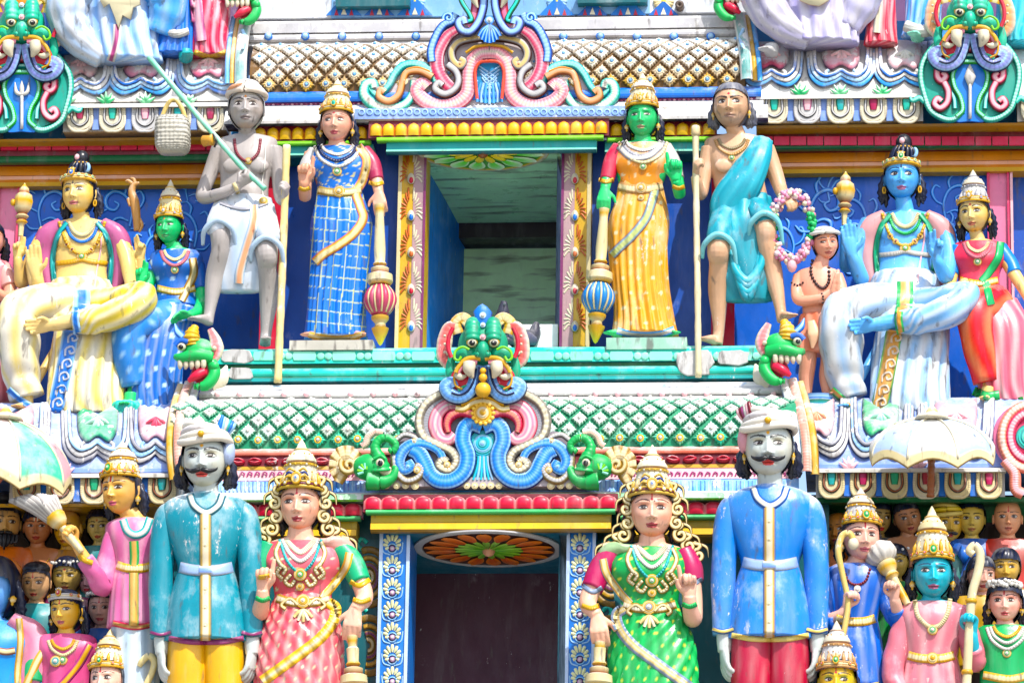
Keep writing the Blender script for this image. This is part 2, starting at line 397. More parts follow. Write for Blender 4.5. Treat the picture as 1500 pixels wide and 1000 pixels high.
def flower_disc(name, ctr, r, rings, parent, ax=(0, 0, -1), squash=1.0, half=False):
    """painted ceiling medallion: raised petals round a boss; rings: (r0, r1, petals, colour, tip colour)"""
    ctr = np.asarray(ctr)
    for (r0, r1, npet, c1, c2) in rings:
        for k in range(npet):
            a = 2 * math.pi * (k + .5) / npet; m = MB()
            if half and math.sin(a) < 0: continue
            wd = math.pi / npet * 1.02; pts = []; cols = []
            for i, t in enumerate(np.linspace(0, 1, 7)):
                rr = r0 + (r1 - r0) * t; ww = wd * math.sin(math.pi * (0.18 + 0.80 * t)) ** 0.6 * (1 - .25 * (1 - t))
                for u in (-1, -.5, 0, .5, 1):
                    an = a + ww * u; h = .010 * (1 - u * u) * math.sin(math.pi * min(1, .2 + .7 * t)) + .002 * (k % 2)
                    pts.append(ctr + np.array([rr * math.cos(an), rr * math.sin(an) * squash, -h - .002])); cols.append(mixc(c1, c2, t ** 2 if abs(u) < .8 else .9))
            m.grid(np.array(pts).reshape(7, 5, 3), np.array(cols)); m.build('petal', parent, CLEAN)
def medallion(ctr, r, squash, rim, field, rings, boss, label, half=False):
    t = thing('ceiling_medallion', label, 'medallion', ctr)
    m = MB(); th = np.linspace(0, math.pi, 41)
    if half: m.grid(np.array([[np.asarray(ctr) + np.array([q * r * math.cos(t_), q * r * squash * math.sin(t_), -z_]) for t_ in th] for q, z_ in ((1, 0), (1, .008), (.97, .012), (.9, .012), (.88, .006), (.02, .006))]), np.repeat(np.array([cc(q) for q in (rim, rim, 'lgrey', rim, field, field)])[:, None], 41, 1)); m.build('rim', t, CLEAN, True, angle=30)
    else: m.lathe(ctr, [(r, 0), (r, -.008), (r * .97, -.012), (r * .9, -.012), (r * .88, -.006), (.001, -.006)], [rim, rim, 'lgrey', rim, field, field], nu=64, flat=squash); m.build('rim', t, CLEAN, True, angle=30)
    flower_disc('petal', np.asarray(ctr) + np.array([0, 0, -.008]), r, rings, t, squash=squash, half=half)
    m = MB(); m.ball(np.asarray(ctr) + np.array([0, 0, -.012]), r * .09, boss, 12, 8); m.build('boss', t, CLEAN)
    return t
c = P(722, 217, -20); 
medallion((c[0], -.55, zt - .006), 0.385, 0.92, 'gold', hx('3f8f2e'), [(.20, .355, 16, hx('6ad048'), hx('eef4e0')), (.07, .21, 16, hx('f4c820'), hx('fae060'))], 'brown', 'yellow and green lotus painted under the lintel of the upper doorway', True)

# pillars of the upper doorway, painted feather sprays with teardrop gems
def spray_pillar(x0, x1, y0, y1, d, flip, label):
    t = thing('pillar', label, 'pillar', P((x0 + x1) / 2, y1, d), 'painted pillars of the upper doorway'); slab('shaft', x0, x1, y0, y1, 60, d, hx('c9a13a'), t, CLEAN)
    w = x1 - x0
    e0, e1 = (x0, x0 + .13 * w) if not flip else (x1 - .13 * w, x1)
    slab('edge_band', e0, e1, y0, y1, d, d + 2, 'cream', t, CLEAN)
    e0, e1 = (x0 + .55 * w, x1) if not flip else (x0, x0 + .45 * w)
    slab('shaded_band', e0, e1, y0, y1, d, d + 1.2, hx('a98a8c'), t, CLEAN)  # greyish pink band over the half next to the opening
    e0, e1 = (x1 - .09 * w, x1) if not flip else (x0, x0 + .09 * w)
    slab('edge_band', e0, e1, y0, y1, d + 1.2, d + 2.4, 'purple', t, CLEAN)
    cx = x0 + w * (.52 if not flip else .48)
    k = 0; y = y0 + 52
    while y < y1 + 10:
        yy = min(y, y1 - 6)
        for sgn, colr in ((-1, 'dorange' if not flip else 'ivory'), (1, 'ivory' if not flip else 'dorange')):
            m = MB()
            for i in range(7):
                a = i / 6; sx = cx + sgn * 1.5; sy = yy - 12 - 4 * (1 - a)
                ex = cx + sgn * (4 + 12.5 * math.sin(a * 1.9)); ey = yy - 50 + 46 * a + 3
                m.scroll([(sx + (ex - sx) * .35, sy + (ey - sy) * .45), ((sx + ex) / 2 + sgn * 1.0, (sy + ey) / 2 - 2), (ex, ey)], 1.5, 1.2, colr, d=d + 1.5, n=6, nu=5, taper=(.25, 1.0, .9))
            m.build('feather_spray', t, CLEAN)
        m = MB(); m.prism([(cx + 5.5 * math.sin(a) * (1 if math.cos(a) < 0 else .75 + .25 * abs(math.sin(a))), yy - 5 - (9 if math.cos(a) > 0 else 7) * math.cos(a)) for a in np.linspace(0, 2 * math.pi, 14, endpoint=False)], d + 2, d + 4, 'ivory', 'dred')
        q = P(cx, yy - 4, d + 4); m.ball(q, (3.2 * PX, 2 * PX, 5 * PX), ['red', 'blue', 'dorange'][k % 3], 8, 6); m.build('gem', t, CLEAN)
        y += 54; k += 1
    return t
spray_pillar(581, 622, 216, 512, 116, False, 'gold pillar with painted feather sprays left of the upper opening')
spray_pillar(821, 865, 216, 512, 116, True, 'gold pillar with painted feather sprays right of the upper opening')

# --- upper storey cornice of the middle bay
bar('frieze_wall', 350, 1110, [(-40, 66), (22, 66)], hx('c8ccd4'), mat=WORN, back=-40); slab('frieze_band', 486, 952, -30, 23, 60, 67.5, hx('7fa8d0'), mat=EN)
for i in range(10):                                   # triangles of the painted frieze
    x = 478 + i * 52
    if 640 < x + 26 < 800: continue
    m = MB(); m.prism([(x, 24), (x + 26, -4), (x + 52, 24)] if i % 2 == 0 else [(x + 4, 24), (x + 26, 2), (x + 48, 24)], 67, 71, hx('2f6fb8') if i % 2 == 0 else hx('2a5fa8'), 'white'); m.prism([(x + 22, 22), (x + 26, 12), (x + 30, 22)], 71, 73, 'ivory'); m.prism([(x + 12, 23), (x + 15, 14), (x + 18, 23)], 71, 73, 'crimson'); m.prism([(x + 34, 23), (x + 37, 14), (x + 40, 23)], 71, 73, 'crimson'); tag(st(m.build('frieze_triangle', None, EN, False, loc=P(x + 26, 24, 66))))
for i in range(10):
    x = 504 + i * 52
    if 640 < x < 800: continue
    m = MB(); q = P(x, 3, 67)
    for a in range(9):
        an = math.pi * (1 + a / 8); e = P(x + 15 * math.cos(an), 3 - 13 * math.sin(an), 67.5); m.tube([q, (q + e) / 2, e], [.008, .014, .010], 'cream' if i % 2 else 'lblue', 5, 5)
    m.ball(q, .018, 'lemon'); st(m.build('frieze_flower', None, EN, True, loc=q))
slab('frieze_block', 492, 600, -14, 9, 60, 86, 'dteal', mat=EN); slab('frieze_block', 846, 948, -16, 4, 60, 86, 'dteal', mat=EN)
m = MB(); q = P(996, 12, 66); m.lathe(q, [(.02, 0), (.028, .01), (.022, .05), (.026, .06), (.012, .062), (.001, .04)], hx('5a4a40'), axis=(0, -1, 0)); tag(m.build('drain_spout', None, EN, loc=q), 'small round drain spout sticking out of the worn wall at the top', 'spout')
bar('roof_ridge', 362, 1095, [(27, 62), (27, 84)] + [(30, 86), (44, 86), (45, 80)] + rnd(46, 58, 80, 8, 6) + [(60, 82), (63, 86)], hx('b4b2b4'), mat=WORN, smooth=True)
for i in range(14):
    x = 393 + i * 54
    if 645 < x < 790: continue
    q = P(x, 53, 90); m = MB(); m.ball(q, .018, 'lblue', 10, 7); m.lathe(q + np.array([0, .012, 0]), [(.026, 0), (.026, .01), (.018, .012)], 'blue', axis=(0, -1, 0), nu=10)
    m.build('roof_stud', None, MILD, loc=q)['kind'] = 'structure'
UR = [(132, 120), (121, 121), (108, 121), (94, 119), (82, 114), (73, 106), (67, 96), (62, 86)]
LR = [(656, 300), (643, 301), (629.5, 300.5), (615, 298), (602.5, 292), (594, 282), (588, 270), (585, 262)]
def roof(name, x0, x1, prof, base, tiles, rows, step, mat, phase=0):
    r = bar(name, x0, x1, prof[::-1], base, mat=mat, smooth=True, back=prof[-1][1] - 30)
    pr = np.array([[P(750, y, d)[1], P(750, y, d)[2]] for y, d in prof]); ys = np.array([y for y, _ in prof])
    data = {}
    for k, py in enumerate(rows):
        y_, z_ = np.interp(py, ys[::-1], pr[::-1, 0]), np.interp(py, ys[::-1], pr[::-1, 1])
        y2, z2 = np.interp(py - 4, ys[::-1], pr[::-1, 0]), np.interp(py - 4, ys[::-1], pr[::-1, 1])
        y1, z1 = np.interp(py + 4, ys[::-1], pr[::-1, 0]), np.interp(py + 4, ys[::-1], pr[::-1, 1])
        ang = math.atan2(y2 - y1, z2 - z1)         # lean back
        xs0, xs1 = XW(x0, py, 110), XW(x1, py, 110); w = step * PX
        nx = int((xs1 - xs0) / w)
        for i in range(nx + 1):
            X = xs0 + (i + (.5 if (k + phase) % 2 else 0)) * w
            if X > xs1 - w * .3 or X < xs0 + w * .2: continue
            v = (k, random.choice((0, 0, 1, 1, 2, 3, 4)))
            if v not in data:
                data[v] = tiles(k, v[1], w * (1, 1, .97, .93, 1.02)[v[1]]).data('roof_tile'); data[v].materials.append(mat)
            o = bpy.data.objects.new('roof_tile', data[v]); COL.objects.link(o); o.parent = r
            o.location = Vector((X + random.uniform(-.004, .004), y_, z_ + random.uniform(-.003, .003))) - Vector(r.location); o.rotation_euler = (-ang + random.uniform(-.07, .07), random.uniform(-.09, .09), random.uniform(-.05, .05))
    return r
def diamond(face, edge, bead, rim, w, seed, kk=.5):
    """a raised four-lobed leaf tile with notched edges and a bead, about 45 faces"""
    rg = random.Random(seed); m = MB(); R = w * kk; q_ = seed % 5; face = mixc(face, ('white', 'white', 'mud', 'ivory', 'grey')[q_], (0, .1, .22, .3, .3)[q_])
    n = 24; out = []
    for i in range(n):
        a = 2 * math.pi * i / n; base = R / (abs(math.cos(a)) + abs(math.sin(a)))
        notch = 0.84 if i % 2 else 1.02
        if i % 6 == 0: notch = 1.0
        out.append((base * notch * math.cos(a), base * notch * math.sin(a)))
    v = [(x, -.004, z) for x, z in out] + [(x * .78, -.018 - rg.uniform(0, .003), z * .78) for x, z in out] + [(x * .36, -.024, z * .36) for x, z in out] + [(0, -.016, 0)]
    f = []
    for i in range(n):
        j = (i + 1) % n
        f += [(i, j, n + j, n + i), (n + i, n + j, 2 * n + j, 2 * n + i), (2 * n + i, 2 * n + j, 3 * n)]
    cols = [cc(edge)] * n + [cc(face)] * n + [cc(face)] * n + [cc(edge)]
    m.add(v, [q[::-1] for q in f], np.array(cols))
    m.ball((0, -.024, 0), .0115, bead, 7, 5)
    if rim is not None:
        th = np.linspace(0, 2 * math.pi, 9)[:-1]; m.tube([(.017 * math.cos(a), -.022, .017 * math.sin(a)) for a in th], .005, rim, 5, 16, closed=True, hint=(0, 1, 0), caps=False)
    return m
def tiles_up(k, s, w):
    f = mixc(hx('c09a4c'), hx('e2ddd2'), min(1, k / 2.2)); e = mixc(hx('7a5620'), hx('b0a088'), k / 5); return diamond(f, e, hx('7fb0dc'), None if k > 2 else 'ivory', w, k * 5 + s)
def tiles_lo(k, s, w):
    f = mixc(hx('35b894') if k == 0 else hx('b4dccf'), hx('e8e6e0'), min(1, k / 2.0)); e = mixc(hx('0c9a68'), hx('2fae88'), k / 4); return diamond(f, e, 'white', 'yellow' if k == 0 else None, w, k * 5 + s + 50, .465)
roof('tiled_roof', 368, 1092, UR, hx('6e4e22'), tiles_up, [121, 108, 94, 82, 73, 67], 28, paint(.36, .55, .35))
# blue eave bands and the sloping white drip
bar('eave_band', 340, 1115, [(131, 122)] + rnd(133, 146, 126, 5) + [(147, 122), (150, 122)], ['blue'] * 7 + ['dblue', 'mauve'], mat=EN, smooth=True)
m = MB(); zz = P(750, 149.5, 123)
for i in range(110):
    X = XW(345, 149, 123) + i * 7 * PX; m.ball((X, zz[1], zz[2]), (.010, .008, .007), hx('b0607a') if i % 2 else 'palepink', 6, 4)
o = st(m.build('bead_strip', None, MILD, loc=zz)); o['kind'] = 'stuff'
bar('eave_band', 335, 1118, [(151, 124), (158, 134)], 'blue', mat=WORN)
bar('drip_eave', 330, 1125, [(158, 134), (166, 143), (173, 148), (177, 148), (186, 112)], ['ivory', 'ivory', 'lgrey', 'navy'], mat=WORN)  # navy underside: shadow below the eave painted in as colour
bar('eave_dentil_band', 520, 925, [(157, 138), (157, 152), (172, 154), (175, 150)], ['ivory', 'periw', 'lgrey'], mat=MILD)
m0 = None
for i in range(34):
    x = 530 + i * 11.6
    q = P(x, 164.5, 153.5)
    if m0 is None:
        m = MB(); m.lathe((0, 0, 0), [(.020, 0), (.020, .006), (.013, .008), (.011, .003), (.001, .003)], ['lblue', 'lblue', 'lblue', 'periw', 'periw'], axis=(0, -1, 0), nu=10); m0 = bpy.data.objects.new('eave_rosette', m.data('eave_rosette')); m0.data.materials.append(EN); COL.objects.link(m0); o = m0
    else: o = clone(m0, None, q)
    o.location = q; o['kind'] = 'structure'
def petal_mesh(w, h, dep, c, rim, slant=0.0):
    m = MB(); g = []; cl = []
    for i, t in enumerate(np.linspace(0, 1, 7)):
        for u in np.linspace(-1, 1, 7):
            hw = w / 2 * math.sqrt(max(0.02, 1 - max(0, (t - .42) / .58) ** 2.4))
            x = hw * u + slant * t; z = -h * t; y = -dep * math.sqrt(max(0, 1 - u * u)) * math.sin(math.pi * (.15 + .8 * t)) - .002
            g.append((x, y, z)); cl.append(cc(rim) if (abs(u) > .9 or t > .97) else mixc(c, rim, .25 * max(0, t - .5)))
    return m.grid(np.array(g).reshape(7, 7, 3)[:, ::-1], np.array(cl).reshape(7, 7, 3)[:, ::-1])
def petal_row(parent, x0, x1, py, h, d, c, rim, step, mat, slant=0.0, flip=False, dep=.018):
    n = max(1, int(round((x1 - x0) / step))); w = (x1 - x0) / n
    me = None
    for i in range(n):
        q = P(x0 + (i + .5) * w, py, d); q[2] = P(750, py, d)[2]
        if me is None:
            me = petal_mesh(w * PX * 1.0, h * PX * 1.04, dep, c, rim, slant).data('petal'); me.materials.append(mat); me.shade_smooth()
        o = bpy.data.objects.new('petal', me); COL.objects.link(o); o.parent = parent; o.location = Vector(q) - Vector(root_loc(parent)); o.rotation_euler = (random.uniform(-.03, .03), random.uniform(-.05, .05), 0)
        if flip: o.rotation_euler = (math.pi, 0, math.pi); o.location.z -= h * PX
# petals, rod and teal beam: middle part stands forward
for (x0, x1, dd, dy) in ((540, 892, 150, -2), (352, 540, 132, 2), (892, 1050, 132, 2)):
    r = bar('petal_cornice', x0, x1, [(177 + dy, dd - 1), (184 + dy, dd), (202 + dy, dd + 2), (202 + dy, dd + 2.5)], 'dred', mat=CLEAN)
    petal_row(r, x0 + 2, x1 - 2, 181.5 + dy, 18.5, dd + 1.5, 'yellow', hx('b8501a'), 18.2, CLEAN, flip=True, dep=.02)
    bar('green_rod', x0 + (12 if dd > 140 else -3), x1 - (8 if dd > 140 else -3), rnd(201 + dy, 208 + dy, dd + 1, 5), 'lgreen', mat=CLEAN, smooth=True)
    bar('lintel_beam', x0 + (26 if dd > 140 else -6), x1 - (18 if dd > 140 else -6), [(207 + dy, dd - 2), (219 + dy, dd - 2), (219.5 + dy, dd + 1), (222 + dy, dd + 1), (226 + dy, dd - 2)], ['teal', 'teal', 'mint', 'dteal'], mat=CLEAN, back=dd - 8 if dd > 140 else 80)

# --- teal ledge under the upper statues
bar('ledge', 318, 1118, [(508, 30), (509, 203), (512, 207), (530, 207), (532, 202), (537, 202)] + rnd(537, 549, 202, 6, 6) + [(551, 204), (556, 204), (562, 192)], ['aqua', 'aqua', 'aqua', 'dteal', 'dgreen'] + ['aqua'] * 6 + ['mint', 'teal', 'dteal'], mat=paint(.32, .42, .2), smooth=True, back=-10)
led = bpy.data.objects['ledge']
for seg in range(13):
    x = 372 + seg * 58
    if 655 < x + 20 < 765: continue
    m = MB(); m.prism([(x, 515), (x + 32, 515), (x + 34, 521.5), (x + 32, 528), (x, 528), (x - 2, 521.5)], 207, 209, 'mint', bevel=.05); m.build('ledge_panel', led, EN, False)
    for xx in (x + 40, x + 51):
        if 655 < xx < 765: continue
        m = MB(); q = P(xx, 521.5, 207); m.lathe(q, [(.023, 0), (.022, .006), (.016, .009), (.001, .009)], 'mint', axis=(0, -1, 0), nu=14); m.build('ledge_disc', led, EN)
# broken patches of bare plaster on the ledge
def patch(x0, x1, y0, y1, d, seed, c='lgrey'):
    rg = random.Random(seed); n = 14; cx, cy = (x0 + x1) / 2, (y0 + y1) / 2
    poly = [(cx + (x1 - x0) / 2 * math.copysign(abs(math.cos(a)) ** .6, math.cos(a)) * rg.uniform(.8, 1.05), cy + (y1 - y0) / 2 * math.copysign(abs(math.sin(a)) ** .6, math.sin(a)) * rg.uniform(.8, 1.05)) for a in np.linspace(0, 2 * math.pi, n, endpoint=False)]
    m = MB(); m.prism(poly, d - 1, d + rg.uniform(1.5, 3), c, bevel=.05); st(m.build('plaster_patch', None, paint(.5, .75, .5), False, loc=P(cx, cy, d)))
patch(322, 374, 511, 533, 207, 1); patch(990, 1046, 510, 552, 208, 2); patch(1050, 1100, 512, 536, 207, 3); patch(332, 372, 537, 556, 206, 5)

# --- lower tiled roof, bands and drip
bar('roof_ridge', 292, 1163, [(561, 190), (562, 214), (567, 220), (570, 220)] + rnd(571, 581, 224, 8, 6) + [(582, 232), (588, 244), (592, 262)], ['sky', 'sky', hx('b4b6bc')] + [hx('bab8b6')] * 6 + [hx('b8ac8c')] * 2, mat=WORN, smooth=True, back=150)
for i in range(26):
    x = 318 + i * 32.6
    if 640 < x < 775: continue
    q = P(x, 577, 232); m = MB(); m.ball(q, .017, 'palepink', 9, 6); st(m.build('roof_stud', None, WORN, loc=q))
roof('tiled_roof', 280, 1172, LR, hx('0c8a60'), tiles_lo, [643, 629.5, 615, 602.5, 594, 588.5], 28, paint(.30, .5, .25), 1)
bar('cornice_band', 285, 1170, [(655, 300), (657, 306)] + rnd(657, 665, 306, 3, 5), 'salmon', mat=MILD, smooth=True)
bar('cornice_band', 285, 1170, [(665, 304), (669, 305), (681, 306)], 'dred', mat=EN)
r = bar('cornice_band', 285, 1170, [(681, 308), (686, 309), (686, 306)], 'gold', mat=MILD)
def rose_leaf():
    m = MB(); m.ball((0, 0, 0), (.040, .02, .022), 'crimson', 10, 6)
    for s_ in (-1, 1): m.tube([(-.034 * s_, -.010, .0), (0, -.024, .012 * s_), (.034 * s_, -.010, 0)], .005, 'red', 5, 6)
    return m
me = rose_leaf().data('leaf_bead'); me.materials.append(MILD); me.shade_smooth()
for i in range(36):
    x = 300 + i * 24.5
    if 560 < x < 850: continue
    q = P(x, 673.5, 308); q[2] = P(750, 673.5, 308)[2]; o = bpy.data.objects.new('leaf_bead', me); COL.objects.link(o); o.parent = r; o.location = Vector(q) - r.location; o.rotation_euler = (0, random.uniform(-.15, .15), 0)
bar('cornice_band', 285, 1170, [(686, 308), (701, 312), (702, 315)], ['palepink', 'pink'], mat=MILD)
m = MB()
for i in range(80):
    x = 296 + i * 11
    if 560 < x < 850: continue
    m.scroll([(x, 697), (x + 3, 691), (x + 7, 693), (x + 6, 697)], 1.2, 1.4, 'mauve', d=311.5, n=7, nu=5)
o = m.build('painted_tendrils', None, MILD, loc=P(700, 694, 311)); o['kind'] = 'stuff'
bar('cornice_band', 285, 1170, [(702, 314), (721, 322)], 'sky', mat=paint(.55, .45, .2))
m = MB()
for i in range(150):
    x = 290 + i * 5.8
    if 560 < x < 850: continue
    m.scroll([(x, 704, 315), (x + random.uniform(-.6, .6), 712, 318.5), (x, 719, 322)], 1.1, .9, 'blue' if i % 3 else 'lblue', n=5, nu=5)
o = m.build('painted_stripes', None, MILD, loc=P(700, 710, 318)); o['kind'] = 'stuff'
bar('drip_eave', 282, 1172, [(720, 322), (722, 334), (730, 337), (733, 335), (748, 280)], ['mint', hx('7cc88a'), 'lgreen', 'dgreen'], mat=WORN)
for (x0, x1, dd, dy) in ((532, 905, 348, -1), (300, 532, 322, 8), (905, 1160, 322, 8)):
    r = bar('petal_cornice', x0, x1, [(724 + dy, dd - 1), (729 + dy, dd), (749 + dy, dd + 2), (749.5 + dy, dd + 2)], 'dred', mat=CLEAN)
    petal_row(r, x0 + 2, x1 - 2, 727.5 + dy, 17.5, dd + 1.5, hx('d84858'), hx('e8a09c'), 24.5, CLEAN, flip=True, dep=.02)
    rd = bar('green_rod', x0 + 4, x1 - 4, rnd(746 + dy, 753 + dy, dd + 1, 5), hx('4fae6a'), mat=EN, smooth=True)
    for i in range(int((x1 - x0) / 58) + 1):
        for e in (0, 5, 10):
            xx = x0 + 22 + i * 58 + e
            if xx > x1 - 8: continue
            q = P(xx, 749.5 + dy, dd + 2); q[2] = P(750, 749.5 + dy, dd + 2)[2]; m = MB(); m.lathe(q, [(.013, 0), (.019, .002), (.019, .010), (.013, .012)], 'green', axis=(1, 0, 0), nu=12); m.build('rod_ring', rd, EN)
    bar('lintel_beam', x0 + 11, x1 - 10, [(753 + dy, dd - 6), (765 + dy, dd - 6), (766 + dy, dd - 3), (775 + dy, dd - 2), (779 + dy, dd - 5)], [hx('c9a51e'), 'dgold', 'yellow', 'dgold'], mat=CLEAN, back=dd - 14 if dd > 330 else 270)

# --- lower doorway
zt2 = P(712, 780, 332)[2]; xl2, xr2 = XW(597, 900, 190), XW(828, 900, 190); zb2 = P(712, 1120, 200)[2]
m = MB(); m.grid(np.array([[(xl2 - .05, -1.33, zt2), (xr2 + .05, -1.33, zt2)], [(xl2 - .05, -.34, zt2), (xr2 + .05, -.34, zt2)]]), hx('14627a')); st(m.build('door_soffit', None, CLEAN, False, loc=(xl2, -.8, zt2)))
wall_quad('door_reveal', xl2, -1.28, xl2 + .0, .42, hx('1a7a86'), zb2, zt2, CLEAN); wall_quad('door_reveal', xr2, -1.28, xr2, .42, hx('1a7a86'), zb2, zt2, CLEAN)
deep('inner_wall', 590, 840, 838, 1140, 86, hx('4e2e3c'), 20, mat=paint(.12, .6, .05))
c = P(716, 804, 246)
medallion((c[0], c[1], zt2 - .004), .415, 1.05, 'lgrey', hx('3a1a14'), [(.19, .36, 18, hx('c2542a'), hx('e8905a')), (.03, .20, 18, hx('4f9a2a'), hx('a8d060'))], 'peach', 'round orange and green lotus medallion painted on the lower doorway ceiling')
def peacock_pillar(x0, x1, y0, y1, d, label):
    t = thing('pillar', label, 'pillar', P((x0 + x1) / 2, y1, d), 'feather pillars of the lower doorway'); slab('shaft', x0, x1, y0, y1, 225, d, hx('1f74cc'), t, CLEAN); w = x1 - x0
    for e0, e1 in ((x0, x0 + .11 * w), (x1 - .11 * w, x1)): slab('edge_band', e0, e1, y0, y1, d, d + 2.5, hx('b9cce8'), t, CLEAN)
    cx = (x0 + x1) / 2; y = y0 + 24
    while y < y1 - 10:
        m = MB()
        for i in range(9):
            a = math.radians(-35 + 250 * i / 8); L_ = 15.5 - 2.5 * abs(i - 4) / 4
            e = (cx + L_ * .95 * math.cos(a), y - 2 - L_ * math.sin(a)); s_ = (cx + 6 * math.cos(a), y - 6 * math.sin(a))
            m.scroll([s_, ((s_[0] + e[0]) / 2, (s_[1] + e[1]) / 2), e], 2.5, 2.2, hx('dfe0b0'), d=d + .5, n=6, nu=5, taper=(.4, 1, .75))
        m.build('feather_fan', t, CLEAN)
        m = MB(); q = P(cx, y + 5, d); m.lathe(q, [(.030, 0), (.030, .004), (.024, .006), (.022, .003), (.015, .004), (.013, .009), (.001, .011)], ['sky', 'sky', 'lblue', 'navy', 'navy', 'lilac', 'white'], axis=(0, -1, 0), nu=16); m.build('feather_eye', t, CLEAN)
        for sg in (-1, 1):
            m = MB(); m.scroll([(cx + sg * 3, y + 14), (cx + sg * 13, y + 10), (cx + sg * 15.5, y - 4)], 1.0, 1.0, 'lblue', d=d + .5, n=8, nu=5); m.build('scroll_line', t, CLEAN)
        y += 32.5
    return t
peacock_pillar(552, 597, 774, 1130, 318, 'blue pillar with a column of peacock feather fans left of the lower doorway')
peacock_pillar(828, 871, 774, 1130, 318, 'blue pillar with a column of peacock feather fans right of the lower doorway')
for cx, sg in ((532, -1), (888, 1)):                  # scrolled panels beside the doorway
    t = thing('scroll_carving', 'dark green panel of gold carved scrolls beside the ' + ('left' if sg < 0 else 'right') + ' blue feather pillar', 'panel', P(cx, 1100, 180))
    slab('board', cx - 24 if sg > 0 else cx - 60, cx + 60 if sg > 0 else cx + 20, 790, 1130, 240, 288, 'dteal', t, CLEAN)
    for yy in (835, 935, 1035):
        for k_, (rr, w_, co) in enumerate(((30, 5, 'dgold'), (21, 4, 'gold'), (13, 4, 'purple'), (6, 4, 'cream'))):
            m = MB(); m.scroll(arc(cx + sg * -8, yy + 10, rr, -100, 110, 14, rr * 1.35) if sg < 0 else arc(cx + 8, yy + 10, rr, 70, 280, 14, rr * 1.35), w_, 4, [(.4, co), (1, 'dgold')], d=288, ridge=.3, nr=12); m.build('scroll', t, EN)
        m = MB(); m.scroll([(cx, yy - 28), (cx + sg * 8, yy - 38), (cx + sg * 2, yy - 46), (cx - sg * 6, yy - 40)], 3, 3, 'aqua', d=288); m.build('leaf', t, EN)
slab('lower_floor', -150, 1650, 1120, 1200, 60, 470, 'stone')

# --- side bays: lintel, brick band, tooth blocks, lotus cushions
def side_bay(x0, x1, off, sgn):
    o_ = off
    bar('orange_beam', x0, x1, [(231 + o_, 60), (246 + o_, 62), (247 + o_, 66), (252 + o_, 66), (256 + o_, 62), (262 + o_, 60)], ['orange', 'dorange', 'peach', 'orange', 'gold'], mat=CLEAN, back=10)
    bar('dark_band', x0, x1, [(226 + o_, 70), (232 + o_, 62)], 'dred', mat=CLEAN)
    rd = bar('green_rod', x0, x1, rnd(216 + o_, 228 + o_, 82, 6), 'dgreen', mat=CLEAN, smooth=True)
    r = bar('brick_band', x0, x1, [(202 + o_, 86), (217 + o_, 86)], 'dred', mat=CLEAN, back=20)
    n = int((x1 - x0) / 24)
    for i in range(n):
        xx = x0 + (i + .03) * (x1 - x0) / n; slab('brick', xx, xx + (x1 - x0) / n * .93, 203.5 + o_, 216 + o_, 86, 91 + random.uniform(-.6, .8), hx('cf3f58'), r, CLEAN, kind=False)
    bar('gold_fascia', x0, x1, [(192 + o_, 118), (196 + o_, 112), (203 + o_, 92)], hx('b98a1c'), mat=CLEAN, back=20)
side_bay(-150, 352, 3.5, -1); side_bay(1108, 1650, -3.5, 1)
def tooth_row(x0, x1, yt, yb, d, n, palette, frame, seed, gap='periw', mat=MILD):
    """row of hanging U-shaped blocks with a coloured tongue"""
    w = (x1 - x0) / n; H = yb - yt
    r = bar('tooth_row', x0, x1, [(yt, d - 8), (yb - 1, d - 8)], 'lgrey', mat=mat, back=d - 60, ref=(x0 + x1) / 2)
    bar('tooth_rail', x0 - 2, x1 + 2, [(yt - 5, d - 6), (yt - 4, d + 7), (yt + 1, d + 7), (yt + 2, d - 6)], 'white', mat=WORN, ref=(x0 + x1) / 2)
    for i in range(n):
        cx = x0 + (i + .5) * w; hw = w * .37; inner, mid, tongue, outer = palette[i % len(palette)]
        def U(a, top, bot, rr): return [(cx - a, top)] + [(cx + a * math.cos(t_), bot - rr + rr * math.sin(-t_) * -1) for t_ in np.linspace(math.pi, 0, 9)] + [(cx + a, top)]
        m = MB(); m.prism(U(hw, yt + 2, yb, hw * .55)[::-1], d - 8, d, outer, frame, bevel=.04); bk = m.build('tooth_block', r, mat, False)
        m = MB(); pth = [(cx - hw * .98, yt + 3), (cx - hw * .98, yb - hw * .7), (cx - hw * .6, yb - 2), (cx, yb - .5), (cx + hw * .6, yb - 2), (cx + hw * .98, yb - hw * .7), (cx + hw * .98, yt + 3)]
        m.scroll(pth, 2.2, 2.4, outer, d=d - 1, ridge=.55, nr=int(H * 1.1), n=int(H * 4.4)); m.build('beaded_edge', bk, mat)
        m = MB(); m.scroll([(cx - hw * .62, yt + 3), (cx - hw * .62, yt + H * .55), (cx, yt + H * .76), (cx + hw * .62, yt + H * .55), (cx + hw * .62, yt + 3)], 2.2, 2.6, [(.45, mid), (1, 'dark')], d=d); m.build('arch_band', bk, mat)
        m = MB(); m.scroll([(cx, yt + 3), (cx, yt + H * .25), (cx, yt + H * .5)], hw * .36, 3.2, [(.7, tongue), (1, inner)], d=d, taper=(1, 1, .7)); m.build('tongue', bk, EN)
    for i in range(n + 1):
        cx = x0 + i * w; hw = w * .105
        if i in (0, n): continue
        slab('divider', cx - hw, cx + hw, yt + 2, yb - 3, d - 8, d - 3, gap, r, EN, kind=False)
    return r
A = [('dred', 'lgrey', hx('a03a58'), 'ivory'), ('dgreen', 'lgrey', hx('1fb09a'), 'ivory'), ('mauve', 'lgrey', 'palepink', 'lgrey'), ('dgreen', 'lgrey', 'teal', 'ivory')]
tooth_row(93, 332, 156, 193, 118, 5, A, 'lgrey', 1); tooth_row(-60, -4, 158, 195, 118, 1, A, 'lgrey', 1)
